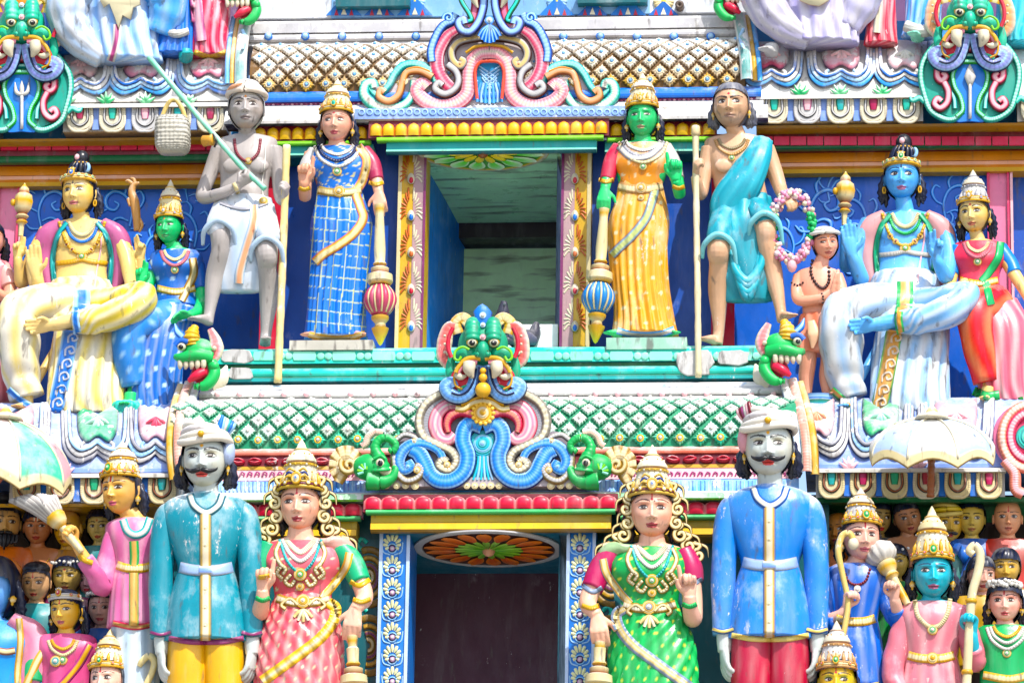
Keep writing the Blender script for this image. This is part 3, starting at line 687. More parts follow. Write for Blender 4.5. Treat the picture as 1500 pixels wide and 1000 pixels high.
tooth_row(1110, 1352, 143, 180, 118, 5, A[1:] + A[:1], 'lgrey', 2); tooth_row(1490, 1545, 141, 179, 118, 1, A, 'lgrey', 2)
B = [('dgreen', 'brown', 'teal', 'cream'), ('dred', 'brown', hx('b03a60'), 'cream'), ('dgreen', 'brown', hx('1fa070'), 'cream'), ('dred', 'brown', 'crimson', 'ivory')]
tooth_row(14, 262, 698, 737, 318, 5, B, 'cream', 3, gap='blue'); tooth_row(1195, 1472, 690, 729, 318, 6, B, 'cream', 4, gap='blue')
bar('gold_fascia', -150, 266, [(737, 312), (742, 306), (745, 250)], ['gold', 'dgold'], mat=EN, back=165, ref=130); bar('gold_fascia', 1185, 1650, [(728, 312), (735, 306), (742, 250)], ['dgreen', 'dgreen'], mat=EN, back=165, ref=1330)
def cushions(x0, x1, yt, yb, dt, db, items, base, mat, leaf):
    """bulging lotus cushions side by side; items: (cx, half width, pad colour, border colours, motif colour)"""
    bar('cushion_base', x0, x1, [(yt, dt)] + [(yt + (yb - yt) * t, dt + (db - dt) * math.sin(t * math.pi / 2)) for t in (.25, .5, .75, .95, 1)], base, mat=mat, smooth=True, ref=(x0 + x1) / 2, back=dt - 40)
    def dd(y): return dt + (db - dt) * math.sin(min(1, max(0, (y - yt) / (yb - yt))) * math.pi / 2)
    for (cx, hw, pad, bord, motif, lab) in items:
        t = thing('lotus_cushion', lab, 'carving', P(cx, yb, db), 'lotus cushion carvings of the side bays')
        H = yb - yt
        outer = [(-1.30, .0), (-1.27, .35), (-1.18, .66), (-.80, .82), (-.35, .78), (0, .70), (.35, .78), (.80, .82), (1.18, .66), (1.27, .35), (1.30, 0)]
        inn = [(-.78, .0), (-.80, .25), (-.70, .46), (-.40, .56), (0, .48), (.40, .56), (.70, .46), (.80, .25), (.78, .0)]
        y_ = lambda v: yt + H * v
        for k_, (sc, w_, col, rg_) in enumerate(((1.0, 5.5, bord[0], 0), (.80, 4.5, bord[1], .35), (.60, 3, bord[2], 0))):
            m = MB(); pth = [(cx + u * hw * (.62 + .38 * sc) / 1.0, y_(v * (.55 + .45 * sc)), dd(y_(v)) + 3 + k_ * 2) for u, v in outer]; m.scroll(pth, w_, 5, [(.72, col), (1, 'navy')], ridge=rg_, nr=26 if rg_ else 0, n=110); m.build('border_band', t, mat)
        pts = cr([(cx + u * hw, y_(v)) for u, v in inn], 26)
        m = MB(); rows = []; cl = []
        for s_ in np.linspace(0, 1, 8):
            rows.append([P(cx + (x - cx) * s_, y_(.16) + (y - y_(.16)) * s_, dd(y_(.16) + (y - y_(.16)) * s_) + 4 + 10 * math.sqrt(max(0, 1 - s_ ** 3))) for x, y in pts]); cl.append([cc('navy') if s_ > .95 else mixc(pad, 'white', .18 * (1 - s_)) for _ in pts])
        m.grid(np.array(rows), np.array(cl)); m.build('pad', t, mat, fixn=False)
        for i in range(5):
            a = math.radians(200 + 35 * i); e = (cx + hw * .45 * math.cos(a), y_(.22) - H * .22 * math.sin(a))
            m = MB(); m.scroll([(cx, y_(.20), dd(y_(.3)) + 15), ((cx + e[0]) / 2 + 1, (y_(.2) + e[1]) / 2, dd(y_(.3)) + 16), (e[0], e[1], dd(y_(.3)) + 13)], 3.0, 2.5, motif, n=8, nu=5, taper=(.5, 1, .6)); m.build('motif_petal', t, mat)
        for sg in (-1, 1):
            m = MB(); m.scroll([(cx + sg * 2, y_(.60), dd(y_(.6)) + 10), (cx + sg * hw * .4, y_(.70), dd(y_(.7)) + 10), (cx + sg * hw * .62, y_(.62), dd(y_(.62)) + 10), (cx + sg * hw * .5, y_(.56), dd(y_(.6)) + 10)], 2.6, 3, bord[1], n=12); m.build('curl', t, mat)
    for x in leaf[1]:
        t = thing('leaf_bracket', 'small ' + leaf[2] + ' leaf carved between cushions ' + ('at the left' if x < 750 else 'at the right') + (' upper' if yt < 300 else ' lower') + ' band, ' + where(x, leaf[1]), 'leaf carving', P(x, yb, db), group='leaf carvings between cushions')
        for i in range(5):
            a = math.radians(20 + 35 * i); m = MB(); m.scroll([(x, yb + 1, db + 2), (x + 6 * math.cos(a), yb - 6 * math.sin(a), db + 4), (x + 15 * math.cos(a), yb - 3 - 13 * math.sin(a), db + 1)], 3.4, 3.5, leaf[0], n=8, nu=5, taper=(.7, 1, .25)); m.build('leaf_lobe', t, mat)
ORD = ['first', 'second', 'third', 'fourth', 'fifth', 'sixth', 'seventh']
def where(x, xs): return ORD[sorted(xs).index(x)] + ' from the left'
cushions(-150, 345, 70, 150, 60, 116, [(118, 34, hx('e29a9c'), ('sky', 'white', 'blue'), 'palepink', 'faded pink cushion carving right of the upper left horseshoe'), (207, 36, hx('d98aa0'), ('sky', 'lblue', 'blue'), 'white', 'worn pink cushion carving behind the slanting fishing pole'), (305, 36, hx('d8708c'), ('blue', 'lblue', 'sky'), 'palepink', 'rose pink cushion carving at the right end of the upper left band')], 'white', WORN, (hx('3fae6e'), [98, 155, 213, 276], 'green'))
cushions(1100, 1650, 58, 138, 60, 116, [(1130, 33, hx('d8607c'), ('sky', 'white', 'blue'), 'palepink', 'rose cushion carving beside the teal robed statue head'), (1232, 36, hx('dc7f92'), ('sky', 'lblue', 'blue'), 'palepink', 'pink cushion carving midway along the upper right band'), (1325, 33, hx('e0a0a8'), ('sky', 'white', 'blue'), 'white', 'pale pink cushion carving left of the upper right horseshoe')], 'white', WORN, (hx('3fae6e'), [1172, 1230, 1292], 'green'))
cushions(-150, 268, 590, 692, 215, 312, [(18, 40, hx('c85870'), ('lgrey', 'white', 'lblue'), 'palepink', 'rose cushion carving behind the left umbrella'), (143, 38, hx('12a070'), ('grey', 'lgrey', 'lblue'), hx('c8ecdc'), 'glossy green cushion carving below the yellow seated statue'), (228, 33, hx('c79aa6'), ('lgrey', 'lblue', 'grey'), hx('e0667a'), 'faded pink cushion carving below the blue dressed goddess')], 'periw', MILD, (hx('e0b0b8'), [95, 190], 'pink'))
cushions(1180, 1650, 582, 684, 215, 312, [(1196, 34, hx('cf8f96'), ('lgrey', 'white', 'grey'), 'peach', 'faded pink cushion carving under the praying boy'), (1290, 34, hx('1aa860'), ('lgrey', 'lblue', 'grey'), hx('9fe0c0'), 'green cushion carving behind the right umbrella'), (1400, 40, hx('d06a86'), ('grey', 'lgrey', 'lblue'), 'palepink', 'rose cushion carving right of the umbrella top')], 'periw', MILD, (hx('e0b0b8'), [1243, 1345], 'pink'))
# ------------------------------------------------------------------ carved ornaments
def pair(t, name, path, cx, w, h, bands, d, mat=EN, both=True, **k):
    """a scroll and its mirror image"""
    for pth in ((path, mir(path, cx)) if both else (path,)):
        m = MB(); m.scroll(pth, w, h, bands, d=d, **k); m.build(name, t, mat, fixn=False)
def plate(t, name, half, cx, d0, d1, c, cs=None, mat=EN, n=60):
    """symmetrical plate from a half outline (top to bottom on the left)"""
    h = cr(half, n)[:, :2]; poly = [tuple(q) for q in h] + [(2 * cx - x, y) for x, y in h[::-1]]
    m = MB(); m.prism(poly, d0, d1, c, cs or 'navy', bevel=.015); return m.build(name, t, mat, False)
def disc(t, name, px, py, d, r, cols, axis=(0, -1, 0), mat=EN, nu=20, dome=.5, parent=None):
    """stepped round boss; cols from rim to middle"""
    q = P(px, py, d); n = len(cols); pr, cl = [], []
    for i, c_ in enumerate(cols):
        r0 = r * PX * (1 - i / n); h = r * PX * dome * (i + 1) / n; pr += [(r0, h - r * PX * dome / n), (r0 * .97, h)]; cl += [c_, c_]
    pr.append((.0005, pr[-1][1] + .004)); cl.append(cols[-1]); m = MB(); m.lathe(q, pr, cl, axis, nu); return m.build(name, t, mat, True, angle=50)

# --- upper middle horseshoe
CX = 717
t = thing('horseshoe_ornament', 'pink and blue scrolled horseshoe ornament over the upper doorway with teal side waves', 'ornament', P(CX, 160, 128))
plate(t, 'back_plate', [(717, 34), (760, 30), (792, 44), (806, 80), (795, 112), (800, 122), (830, 98), (862, 112), (885, 122), (902, 128), (898, 146), (880, 158), (850, 162), (820, 155), (790, 160), (752, 158), (735, 158)][0:1] + [(2 * CX - x, y) for x, y in [(760, 30), (792, 44), (804, 80), (797, 112), (806, 120), (830, 102), (850, 108), (866, 130), (896, 124), (898, 142), (880, 156), (850, 160), (820, 152), (790, 160), (752, 158)]], CX, 118, 126, hx('c4b8bc'))
pair(t, 'leaf_scroll', [(668, 22), (662, 32), (650, 38), (640, 52), (632, 74), (633, 92)], CX, 7, 7, [(.3, 'lblue'), (.8, hx('4a78d0')), (1, 'dblue')], 134, ridge=.25, nr=18)
pair(t, 'leaf_curl', spiral(657, 27, 8, 200, -1.2, 16), CX, 3, 4, [(.5, 'lblue'), (1, 'blue')], 137)
pair(t, 'arch_band', [(672, 42), (655, 54), (642, 76), (640, 98), (650, 120), (664, 133)], CX, 11, 7, [(.0, hx('e8b0b8')), (.3, hx('d86a80')), (.6, 'rose'), (.84, hx('e8c0c4')), (1, hx('902848'))], 132, ridge=.2, nr=24, taper=(.7, 1, 1))
pair(t, 'inner_scroll', [(717, 55), (694, 57), (672, 63), (662, 76), (664, 90), (674, 99), (680, 92), (674, 88)], CX, 6.5, 8, [(.35, hx('cdb37a')), (.75, 'grey'), (1, 'dbrown')], 134)
pair(t, 'inner_scroll', [(656, 96), (668, 106), (672, 120), (666, 132), (652, 139), (638, 132), (642, 123), (649, 127)], CX, 6, 8, [(.4, 'lgrey'), (.75, 'grey'), (1, 'dbrown')], 136)
pair(t, 'petal_arch', [(717, 77), (702, 80), (690, 94), (687, 116), (684, 138), (668, 152), (645, 156), (622, 148), (611, 134), (619, 124), (626, 130)], CX, 11, 7, [(.0, 'ivory'), (.3, 'palepink'), (.6, hx('dc7c8e')), (.84, 'palepink'), (1, hx('a83a54'))], 133, ridge=.3, nr=44)
pair(t, 'arch_rim', [(717, 90), (703, 92), (696, 104), (697, 124), (699, 146)], CX, 2.4, 4, hx('d85a48'), 138)
pair(t, 'gold_lining', [(717, 66), (697, 69), (682, 78)], CX, 2.2, 5, 'gold', 138)
pair(t, 'wave_band', [(640, 122), (630, 104), (610, 95), (591, 97), (578, 110), (568, 128), (553, 140), (540, 128)], CX, 6.5, 7, [(.4, hx('8fe0cc')), (1, 'teal')], 130, ridge=.2, nr=30, taper=(1, 1, .6))
pair(t, 'wave_band', [(606, 118), (604, 138), (592, 154), (570, 160), (548, 154), (534, 140), (536, 125), (546, 122), (549, 130)], CX, 8.5, 8, [(.3, 'white'), (.7, hx('7fd8c4')), (1, hx('159a8c'))], 131, ridge=.25, nr=34, taper=(.6, 1, .8))
pair(t, 'inner_wave', [(634, 114), (616, 105), (597, 107), (590, 120), (584, 140), (570, 149), (556, 143), (558, 133), (564, 137)], CX, 5.6, 8, [(.4, 'peach'), (.8, hx('d89a62')), (1, 'brown')], 136)
pair(t, 'wave_lining', [(630, 106), (612, 100), (596, 103)], CX, 1.8, 6, 'orange', 138)
for a, b_, r in ((592, 119, 6), (640, 126, 6), (674, 94, 5)):
    for x in (a, 2 * CX - a): disc(t, 'curl_boss', x, b_, 139, r, ['cream', 'ivory', 'peach'])
pl = plate(t, 'niche_panel', [(717, 92), (702, 93), (694, 104), (695, 126), (698, 146), (707, 151), (717, 152)], CX, 126, 129, hx('1683b8'), mat=CLEAN)
for i in range(4):
    m = MB(); m.scroll([(700 + i * 2, 96 + i * 6), (712, 104 + i * 6), (724 - i, 112 + i * 6)], 1.5, 2, 'lblue', d=129, n=10, nu=5); m.build('chevron', t, EN)
    m = MB(); m.scroll([(734 - i * 2, 96 + i * 6), (722, 104 + i * 6), (710 + i, 112 + i * 6)], 1.5, 2, 'lblue', d=129.5, n=10, nu=5); m.build('chevron', t, EN)
for i in range(7):
    x = 699 + i * 6; m = MB(); m.scroll([(717 + (x - 717) * .7, 122), (x, 138), (x, 150 + 3 * (1 - abs(i - 3) / 3))], 2.0, 2.5, 'lblue' if i % 2 else 'sky', d=129.5, n=10, nu=5); m.build('fringe_strand', t, EN)

# --- upper middle monster mask (top of it is out of the picture)
t = thing('monster_mask', 'monster mask at the top edge, only its blue lips and pink mouth in view', 'mask', P(717, 60, 140))
for sg in (-1, 1):
    f = lambda x: 717 + sg * x
    m = MB(); m.scroll([(f(8), -12), (f(9), 12), (f(16), 34), (f(28), 48), (f(40), 46), (f(45), 35), (f(38), 30), (f(35), 37)], 6.5, 9, [(.35, 'lblue'), (.75, hx('6f80cc')), (1, 'navy')], d=150); m.build('lip_curl', t, EN)
    m = MB(); m.scroll([(f(24), -20), (f(20), 5), (f(24), 28), (f(32), 40)], 7, 6, [(.4, 'pink'), (1, 'crimson')], d=146); m.build('mouth', t, EN)
    m = MB(); m.scroll([(f(26), -16), (f(23), -2), (f(17), 12)], 6, 9, 'ivory', d=154, taper=(1, 1, .2)); m.build('fang', t, EN)
    m = MB(); m.scroll([(f(46), -14), (f(40), 4), (f(30), 20), (f(26), 30), (f(32), 33)], 4, 6, [(.5, 'aqua'), (1, 'dgreen')], d=150); m.build('jaw_curl', t, EN)
    m = MB(); m.ball(P(f(22), -28, 150), (.09, .07, .09), 'skin_green', 14, 10); m.build('cheek', t, EN)
for i in range(7):
    a = math.radians(-90 + (i - 3) * 17); m = MB(); m.scroll([(717, 36), (717 + 12 * math.cos(a), 36 - 14 * math.sin(a)), (717 + 20 * math.cos(a), 37 - 27 * math.sin(a))], 4, 5, [(.4, 'lblue'), (1, 'blue')], d=153, n=8, nu=5, taper=(.4, 1, .7)); m.build('palmette_leaf', t, EN)
disc(t, 'boss', 717, 30, 154, 7, ['blue', 'lblue', 'white'])
m = MB(); m.ball(P(717, -22, 156), (.05, .08, .07), 'skin_green', 12, 8); m.build('snout', t, EN)

# --- lower middle horseshoe
CX = 707.5
t = thing('horseshoe_ornament', 'grey edged horseshoe ornament with blue ridged waves below the green monster mask', 'ornament', P(CX, 716, 335))
plate(t, 'back_plate', [(707, 576), (668, 570), (640, 580), (622, 592), (612, 615), (615, 640), (600, 636), (580, 645), (572, 672), (574, 700), (562, 716), (640, 717), (707, 717)], CX, 322, 340, hx('8f8690'))
m = MB(); m.prism([(545, 705), (CX * 2 - 545, 705), (CX * 2 - 548, 718), (548, 718)], 322, 346, hx('a89ea2'), 'grey', bevel=.004); m.build('base', t, EN, False)
for x in (566, 581, 594, 608, 684, 695.5, 707.5, 719, 731, 807, 821, 834, 849): disc(t, 'base_disc', x, 711, 346, 5.6 if x in (608, 807) else 4.8, ['cream', 'cream', hx('f0e6c0')], dome=.35)
pair(t, 'bead_arch', [(660, 572), (640, 580), (622, 594), (614, 617), (621, 640), (643, 652), (662, 662), (668, 677), (657, 689), (643, 682), (649, 674), (655, 678)], CX, 6.5, 7, [(.5, hx('d2c9ae')), (1, 'mud')], 348, ridge=.5, nr=34)
pair(t, 'grey_arch', [(666, 586), (646, 590), (630, 602), (625, 620), (632, 638), (648, 646)], CX, 8, 5, [(.6, 'grey'), (1, hx('5a5058'))], 345, ridge=.2, nr=26)
pair(t, 'rose_leaf', [(676, 594), (656, 594), (642, 606), (638, 624), (645, 640), (658, 644), (666, 636)], CX, 11, 7, [(.0, 'white'), (.3, 'pink'), (.6, hx('e8b0b4')), (.84, hx('d85a70')), (1, hx('701c34'))], 347, taper=(.8, 1, .8))
pair(t, 'red_leaf', [(694, 608), (676, 604), (661, 610), (655, 622), (657, 634)], CX, 7, 11, [(.3, 'salmon'), (.7, 'rose'), (1, 'red')], 350, ridge=.15, nr=14, taper=(.9, 1, .6))
pair(t, 'blue_snake', [(707, 625), (692, 620), (681, 628), (678, 646), (685, 668), (680, 690), (664, 703), (644, 704), (630, 694), (622, 678), (614, 664), (604, 658)], CX, 12, 7, [(.0, hx('7fb4e8')), (.3, hx('4f94dc')), (.6, hx('2a70c6')), (.84, hx('9cc8ee')), (1, 'dblue')], 348, ridge=.2, nr=46)
pair(t, 'blue_wave', [(651, 676), (642, 660), (626, 651), (607, 650), (592, 659), (585, 675), (591, 688), (601, 684), (597, 676)], CX, 9, 7, [(.0, hx('7fb4e8')), (.3, hx('4f94dc')), (.6, hx('2a70c6')), (.84, hx('9cc8ee')), (1, 'dblue')], 349, ridge=.2, nr=30, taper=(.6, 1, .8))
pair(t, 'side_curl', [(580, 645), (592, 637), (606, 640), (612, 648), (606, 652)], CX, 4, 6, [(.5, 'lgrey'), (1, 'mud')], 347, ridge=.3, nr=14)
pair(t, 'side_curl', [(577, 668), (581, 690), (594, 704), (610, 701), (619, 689), (613, 682), (609, 688)], CX, 5, 7, [(.4, 'lgrey'), (1, hx('8a7a50'))], 348, ridge=.3, nr=22)
for a, b_, r in ((655, 680, 5), (611, 688, 5), (607, 646, 4.5), (598, 683, 5)):
    for x in (a, 2 * CX - a): disc(t, 'curl_boss', x, b_, 353, r, ['gold', 'cream', 'ivory'] if a != 598 else ['blue', 'sky', 'lblue'])
plate(t, 'niche_panel', [(707, 632), (694, 631), (687, 645), (692, 664), (694, 690), (690, 704), (707, 704)], CX, 340, 344, 'dteal', mat=CLEAN)
disc(t, 'ring_boss', CX, 650, 344, 20, ['teal', 'cyan', 'teal', 'lblue', 'cyan', 'teal', 'lblue'], dome=.35, nu=28)
for i in range(6):
    x = CX - 12 + i * 4.8; m = MB(); m.scroll([(CX + (x - CX) * .55, 668), (CX + (x - CX) * .7, 684), (CX + (x - CX) * 1.2, 703)], 1.9, 3, 'lblue' if i % 2 else 'cyan', d=345, n=10, nu=5); m.build('drop_strand', t, EN)
pair(t, 'gold_brow', [(707.5, 588), (692, 592), (680, 600), (668, 599)], CX, 5.5, 8, [(.4, 'cream'), (1, 'gold')], 354)
pair(t, 'gold_line', [(707.5, 580), (692, 586), (676, 594)], CX, 2, 6, 'gold', 357)
d_ = disc(t, 'gold_rosette', CX, 605, 356, 16, ['gold', hx('e8b850'), 'gold', 'ivory', 'gold'], dome=.4, nu=26)
for i in range(14):
    a = 2 * math.pi * i / 14; m = MB(); m.ball(P(CX + 15.5 * math.cos(a), 605 - 15.5 * math.sin(a), 358), .012, hx('e8c060'), 7, 5); m.build('rosette_petal', d_ if False else t, EN)

# --- monster masks
def mask(cx, cy, s, d, label, colors, crop=False):
    """monster mask of the horseshoe tops; cy is the nose, s the scale (1 = the middle mask)"""
    skin, crest, ear, lip = colors
    t = thing('monster_mask', label, 'mask', P(cx, cy + 60 * s, d), 'monster masks above the horseshoes')
    fx = lambda x: cx + x * s
    fy = lambda y: cy + y * s
    m = MB(); q = P(fx(0), fy(-8), d + 2 * s); r = s * PX
    m.ball(q, (35 * r, 20 * r, 34 * r), skin, 24, 16); m.build('head', t, EN)
    for sg in (-1, 1):
        X = lambda x: fx(sg * x)
        m = MB(); m.ball(P(X(27), fy(4), d + 16 * s), (16 * r, 9 * r, 12 * r), skin, 16, 12); m.build('cheek', t, EN)
        m = MB(); pth = [P(X(15), fy(y), d + k) for y, k in ((-14, 22 * s), (-24, 20 * s), (-36, 14 * s), (-44, 8 * s))]
        m.tube(pth, [10 * r, 10.5 * r, 10.5 * r, 8 * r], skin, 14, 30, fold=lambda v, th: 1 + .10 * np.abs(np.sin(v * math.pi * 5))); m.build('brow_horn', t, EN)
        m = MB(); m.ball(P(X(16), fy(-13), d + 24 * s), (8 * r, 6 * r, 7.5 * r), 'gold', 14, 10); m.build('eye_rim', t, EN)
        m = MB(); m.ball(P(X(16), fy(-12), d + 27 * s), (6.6 * r, 5 * r, 6 * r), 'ivory', 14, 10); e = m.build('eye', t, CLEAN)
        m = MB(); m.ball(P(X(16), fy(-12), d + 31 * s), (4.2 * r, 2 * r, 4.2 * r), 'black', 12, 8); m.build('pupil', e, CLEAN)
        m = MB(); m.ball(P(X(15), fy(-13.5), d + 33 * s), (1.3 * r,) * 3, 'white', 7, 5); m.build('eye_glint', e, CLEAN)
        m = MB(); m.scroll([(X(38), fy(-36)), (X(50), fy(-34)), (X(56), fy(-14)), (X(57), fy(8)), (X(48), fy(20))], 10 * s, 7 * s, [(.3, ear), (.8, mixc(ear, 'palepink', .4)), (1, 'ivory')], d=d, ridge=.25, nr=9, taper=(.6, 1.1, .9)); er = m.build('ear', t, MILD)
        m = MB(); m.ball(P(X(51), fy(3), d + 7 * s), (3.6 * r,) * 3, 'ivory', 9, 7); m.build('ear_bead', er, EN)
        m = MB(); m.scroll([(X(36), fy(-24)), (X(40), fy(-40)), (X(30), fy(-48)), (X(22), fy(-42)), (X(28), fy(-36))], 8.5 * s, 7 * s, [(.5, 'cream'), (1, 'gold')], d=d - 2, ridge=.25, nr=9); m.build('mane_curl', t, MILD)
        m = MB(); m.scroll([(X(3), fy(12)), (X(14), fy(10)), (X(26), fy(13)), (X(36), fy(24)), (X(40), fy(32))], 3.2 * s, 5 * s, 'gold', d=d + 25 * s); m.build('lip_rim', t, EN)
        m = MB(); m.scroll([(X(8), fy(17)), (X(18), fy(16)), (X(30), fy(22)), (X(38), fy(32))], 4 * s, 5 * s, hx('d88a9c'), d=d + 22 * s); m.build('gum', t, EN)
        m = MB(); m.ball(P(X(31), fy(42), d + 8 * s), (17 * r, 8 * r, 18 * r), 'red', 14, 10); m.build('mouth', t, EN)
        m = MB(); pth = [P(X(x), fy(y), d + k * s) for x, y, k in ((20, 18, 25), (20, 28, 27), (15, 40, 25))]; m.tube(pth, [9 * r, 8.2 * r, 2 * r], 'ivory', 12, 12); m.build('fang', t, EN)
        m = MB(); pth = [P(X(x), fy(y), d + k * s) for x, y, k in ((38, 35, 18), (32, 38, 22), (24, 36, 22))]; m.tube(pth, [5 * r, 4.6 * r, 1.5 * r], 'ivory', 10, 10); m.build('tusk', t, EN)
        m = MB(); m.scroll([(X(8), fy(22)), (X(12), fy(42)), (X(20), fy(60)), (X(34), fy(68)), (X(48), fy(64)), (X(54), fy(53)), (X(46), fy(48)), (X(42), fy(55))], 10.5 * s, 10 * s, [(.2, 'lblue'), (.65, lip), (.85, 'lblue'), (1, 'navy')], d=d + 8 * s, ridge=.12, nr=20); m.build('lip_curl', t, EN)
        m = MB(); m.scroll([(X(44), fy(6)), (X(48), fy(22)), (X(46), fy(40)), (X(38), fy(52))], 7 * s, 6 * s, skin, d=d + 6 * s, taper=(.7, 1, .5)); m.build('jaw', t, EN)
        m = MB(); m.scroll([(X(36), fy(58)), (X(28), fy(52)), (X(20), fy(50))], 3 * s, 4 * s, skin, d=d + 14 * s, taper=(1, .6, .3)); m.build('tongue_leaf', t, EN)
    for sg in (-1, 1):
        X = lambda x: fx(sg * x)
        for pth, w_, col in (([(20, -2), (30, -6), (40, 0), (42, 10), (36, 14), (32, 8)], 1.8, 'lgreen'), ([(44, -34), (50, -20), (51, -4), (46, 10)], 3.0, 'red'), ([(8, -30), (16, -33), (24, -30)], 1.4, 'gold'), ([(7, -40), (15, -43), (23, -40)], 1.4, 'gold'), ([(10, 26), (14, 44), (22, 58), (34, 64), (46, 61)], 1.6, 'navy'), ([(36, 26), (42, 36), (40, 50), (30, 56)], 1.6, 'gold'), ([(5, -2), (9, 3), (8, 9)], 1.3, 'dgreen')):
            m = MB(); m.scroll([(X(x), fy(y)) for x, y in pth], w_ * s, 2.5, col, d=d + (17 if col not in ('lgreen', 'dgreen') else 30) * s, n=18, nu=5); m.build('painted_line', t, EN)
        for y in (-26, -14, -2):
            m = MB(); m.ball(P(X(56), fy(y + 4), d + 5 * s), (2.4 * r,) * 3, 'ivory', 7, 5); m.build('ear_bead', t, EN)
    m = MB(); m.ball(P(fx(0), fy(0), d + 24 * s), (9 * r, 12 * r, 14 * r), skin, 14, 10); m.build('snout', t, EN)
    for sg in (-1, 1):
        m = MB(); m.ball(P(fx(7 * sg), fy(5), d + 28 * s), (5 * r, 5 * r, 4.5 * r), skin, 10, 8); m.build('nostril', t, EN)
    m = MB(); m.prism([(fx(x), fy(y)) for x, y in [(-8, -16), (-11, -40), (-14, -56), (-7, -64), (0, -68), (7, -64), (14, -56), (11, -40), (8, -16)]], d + 2 * s, d + 16 * s, crest, 'dblue', bevel=.2); m.build('crest', t, EN, True)
    for i, (y, rr) in enumerate(((-52, 5), (-38, 4), (-20, 4.5))): disc(t, 'crest_bead', fx(0), fy(y), d + 15 * s + i * 4 * s, rr * s, ['lblue', 'white'] if i < 2 else ['palepink', 'palepink'], dome=.8, nu=12)
    return t
t = mask(707.5, 514, 1.0, 352, 'green monster mask with blue crest, white fangs and curled blue lips in the middle', ('skin_green' if False else hx('0f9a72'), hx('2272c8'), hx('d8706a'), hx('6f9fdc')))
for y, r in ((543, 4.5), (553, 6), (571, 11)):
    m = MB(); m.ball(P(CX, y, 376), (r * PX, r * PX * .8, r * PX), hx('d9a83c'), 14, 10); m.build('gold_bead', t, EN)
m = MB(); m.scroll([(CX - 6, 538), (CX - 6, 555), (CX - 12, 572)], 1.6, 4, 'navy', d=372); m.scroll([(CX + 6, 538), (CX + 6, 555), (CX + 12, 572)], 1.6, 4, 'navy', d=372); m.build('bead_edging', t, EN)

def side_horseshoe(cx, top, label, mlabel, weapon):
    s = 1.0; d = 126
    t = thing('horseshoe_ornament', label, 'ornament', P(cx, top + 118, d))
    f = [(0, 0), (-36, -4), (-62, 20), (-72, 50), (-66, 84), (-56, 104), (-30, 116), (-14, 118), (0, 119)]
    plate(t, 'back_plate', [(cx + x, top + y) for x, y in f], cx, d - 10, d + 2, hx('0f9a86'), 'dteal')
    f2 = [(0, 33), (-14, 35), (-23, 50), (-21, 68), (-13, 84), (-12, 104), (-20, 119), (0, 119)]
    plate(t, 'niche_panel', [(cx + x, top + y) for x, y in f2], cx, d + 2, d + 5, hx('2a78d0'), mat=CLEAN)
    def pr(name, pth, w, h, b_, dd, **k): pair(t, name, [(cx - x, top + y) for x, y in pth], cx, w, h, b_, dd, **k)
    pr('rim', [(28, -4), (50, 6), (68, 30), (72, 54), (66, 82), (58, 102), (40, 114), (24, 115), (10, 104)], 4.5, 6, [(.5, hx('a8e0cc')), (1, hx('14a088'))], d + 3, ridge=.45, nr=40)
    pr('inner_rim', [(0, 31), (15, 33), (25, 48), (23, 67), (14, 84), (11, 102), (20, 112)], 3.6, 6, [(.4, hx('8fdcc0')), (1, 'leaf')], d + 5, ridge=.4, nr=34)
    pr('inner_band', [(0, 22), (20, 24), (36, 42), (34, 66), (24, 84), (22, 100)], 3.4, 5, [(.4, hx('9fe0d0')), (1, 'teal')], d + 3)
    pr('rose_scroll', [(0, 12), (26, 15), (44, 32), (48, 52), (42, 60), (36, 54), (40, 48)], 6, 8, [(.35, 'palepink'), (.75, 'rose'), (1, 'dred')], d + 4)
    pr('rose_scroll', [(38, 62), (32, 76), (34, 92), (44, 100), (52, 94), (48, 86), (42, 90)], 5.5, 8, [(.35, 'palepink'), (.75, hx('d8607a')), (1, 'dred')], d + 5)
    pr('wing_leaf', [(66, 90), (74, 84), (84, 88), (88, 82)], 4, 5, [(.5, 'mint'), (1, 'aqua')], d + 2, taper=(1, 1, .4))
    w = thing('trident' if weapon == 'trident' else 'spear', 'small carved ' + weapon + ' standing in the blue niche of the ' + ('left' if cx < 700 else 'right') + ' horseshoe', weapon, P(cx, top + 114, d + 8))
    m = MB(); m.tube([P(cx, top + 114, d + 9), P(cx, top + 62, d + 9)], .010, 'lgrey', 8, 6); m.build('shaft', w, EN)
    m = MB()
    if weapon == 'trident':
        for sg in (-1, 1): m.tube([P(cx, top + 64, d + 9), P(cx + sg * 8, top + 60, d + 9), P(cx + sg * 10, top + 46, d + 9)], [.010, .012, .003], 'silver', 8, 12)
        m.tube([P(cx, top + 66, d + 9), P(cx, top + 54, d + 9), P(cx, top + 44, d + 9)], [.010, .014, .003], 'silver', 8, 10)
    else:
        m.lathe(P(cx, top + 66, d + 9), [(.012, 0), (.024, .03), (.034, .055), (.022, .09), (.002, .13)], 'silver', flat=.6); 
    m.build('head', w, EN)
    mask(cx, top - 30, .98, d + 6, mlabel, (hx('1fb08c'), hx('d8873c') if cx < 700 else hx('b04a38'), hx('e8a878'), hx('8a92d0')))
side_horseshoe(32, 75, 'green horseshoe ornament with a trident in its blue niche, upper left', 'teal monster mask with pink mouth at the upper left corner', 'trident')
side_horseshoe(1421, 60, 'green horseshoe ornament with a spear in its blue niche, upper right', 'teal monster mask with pink mouth at the upper right corner', 'spear')
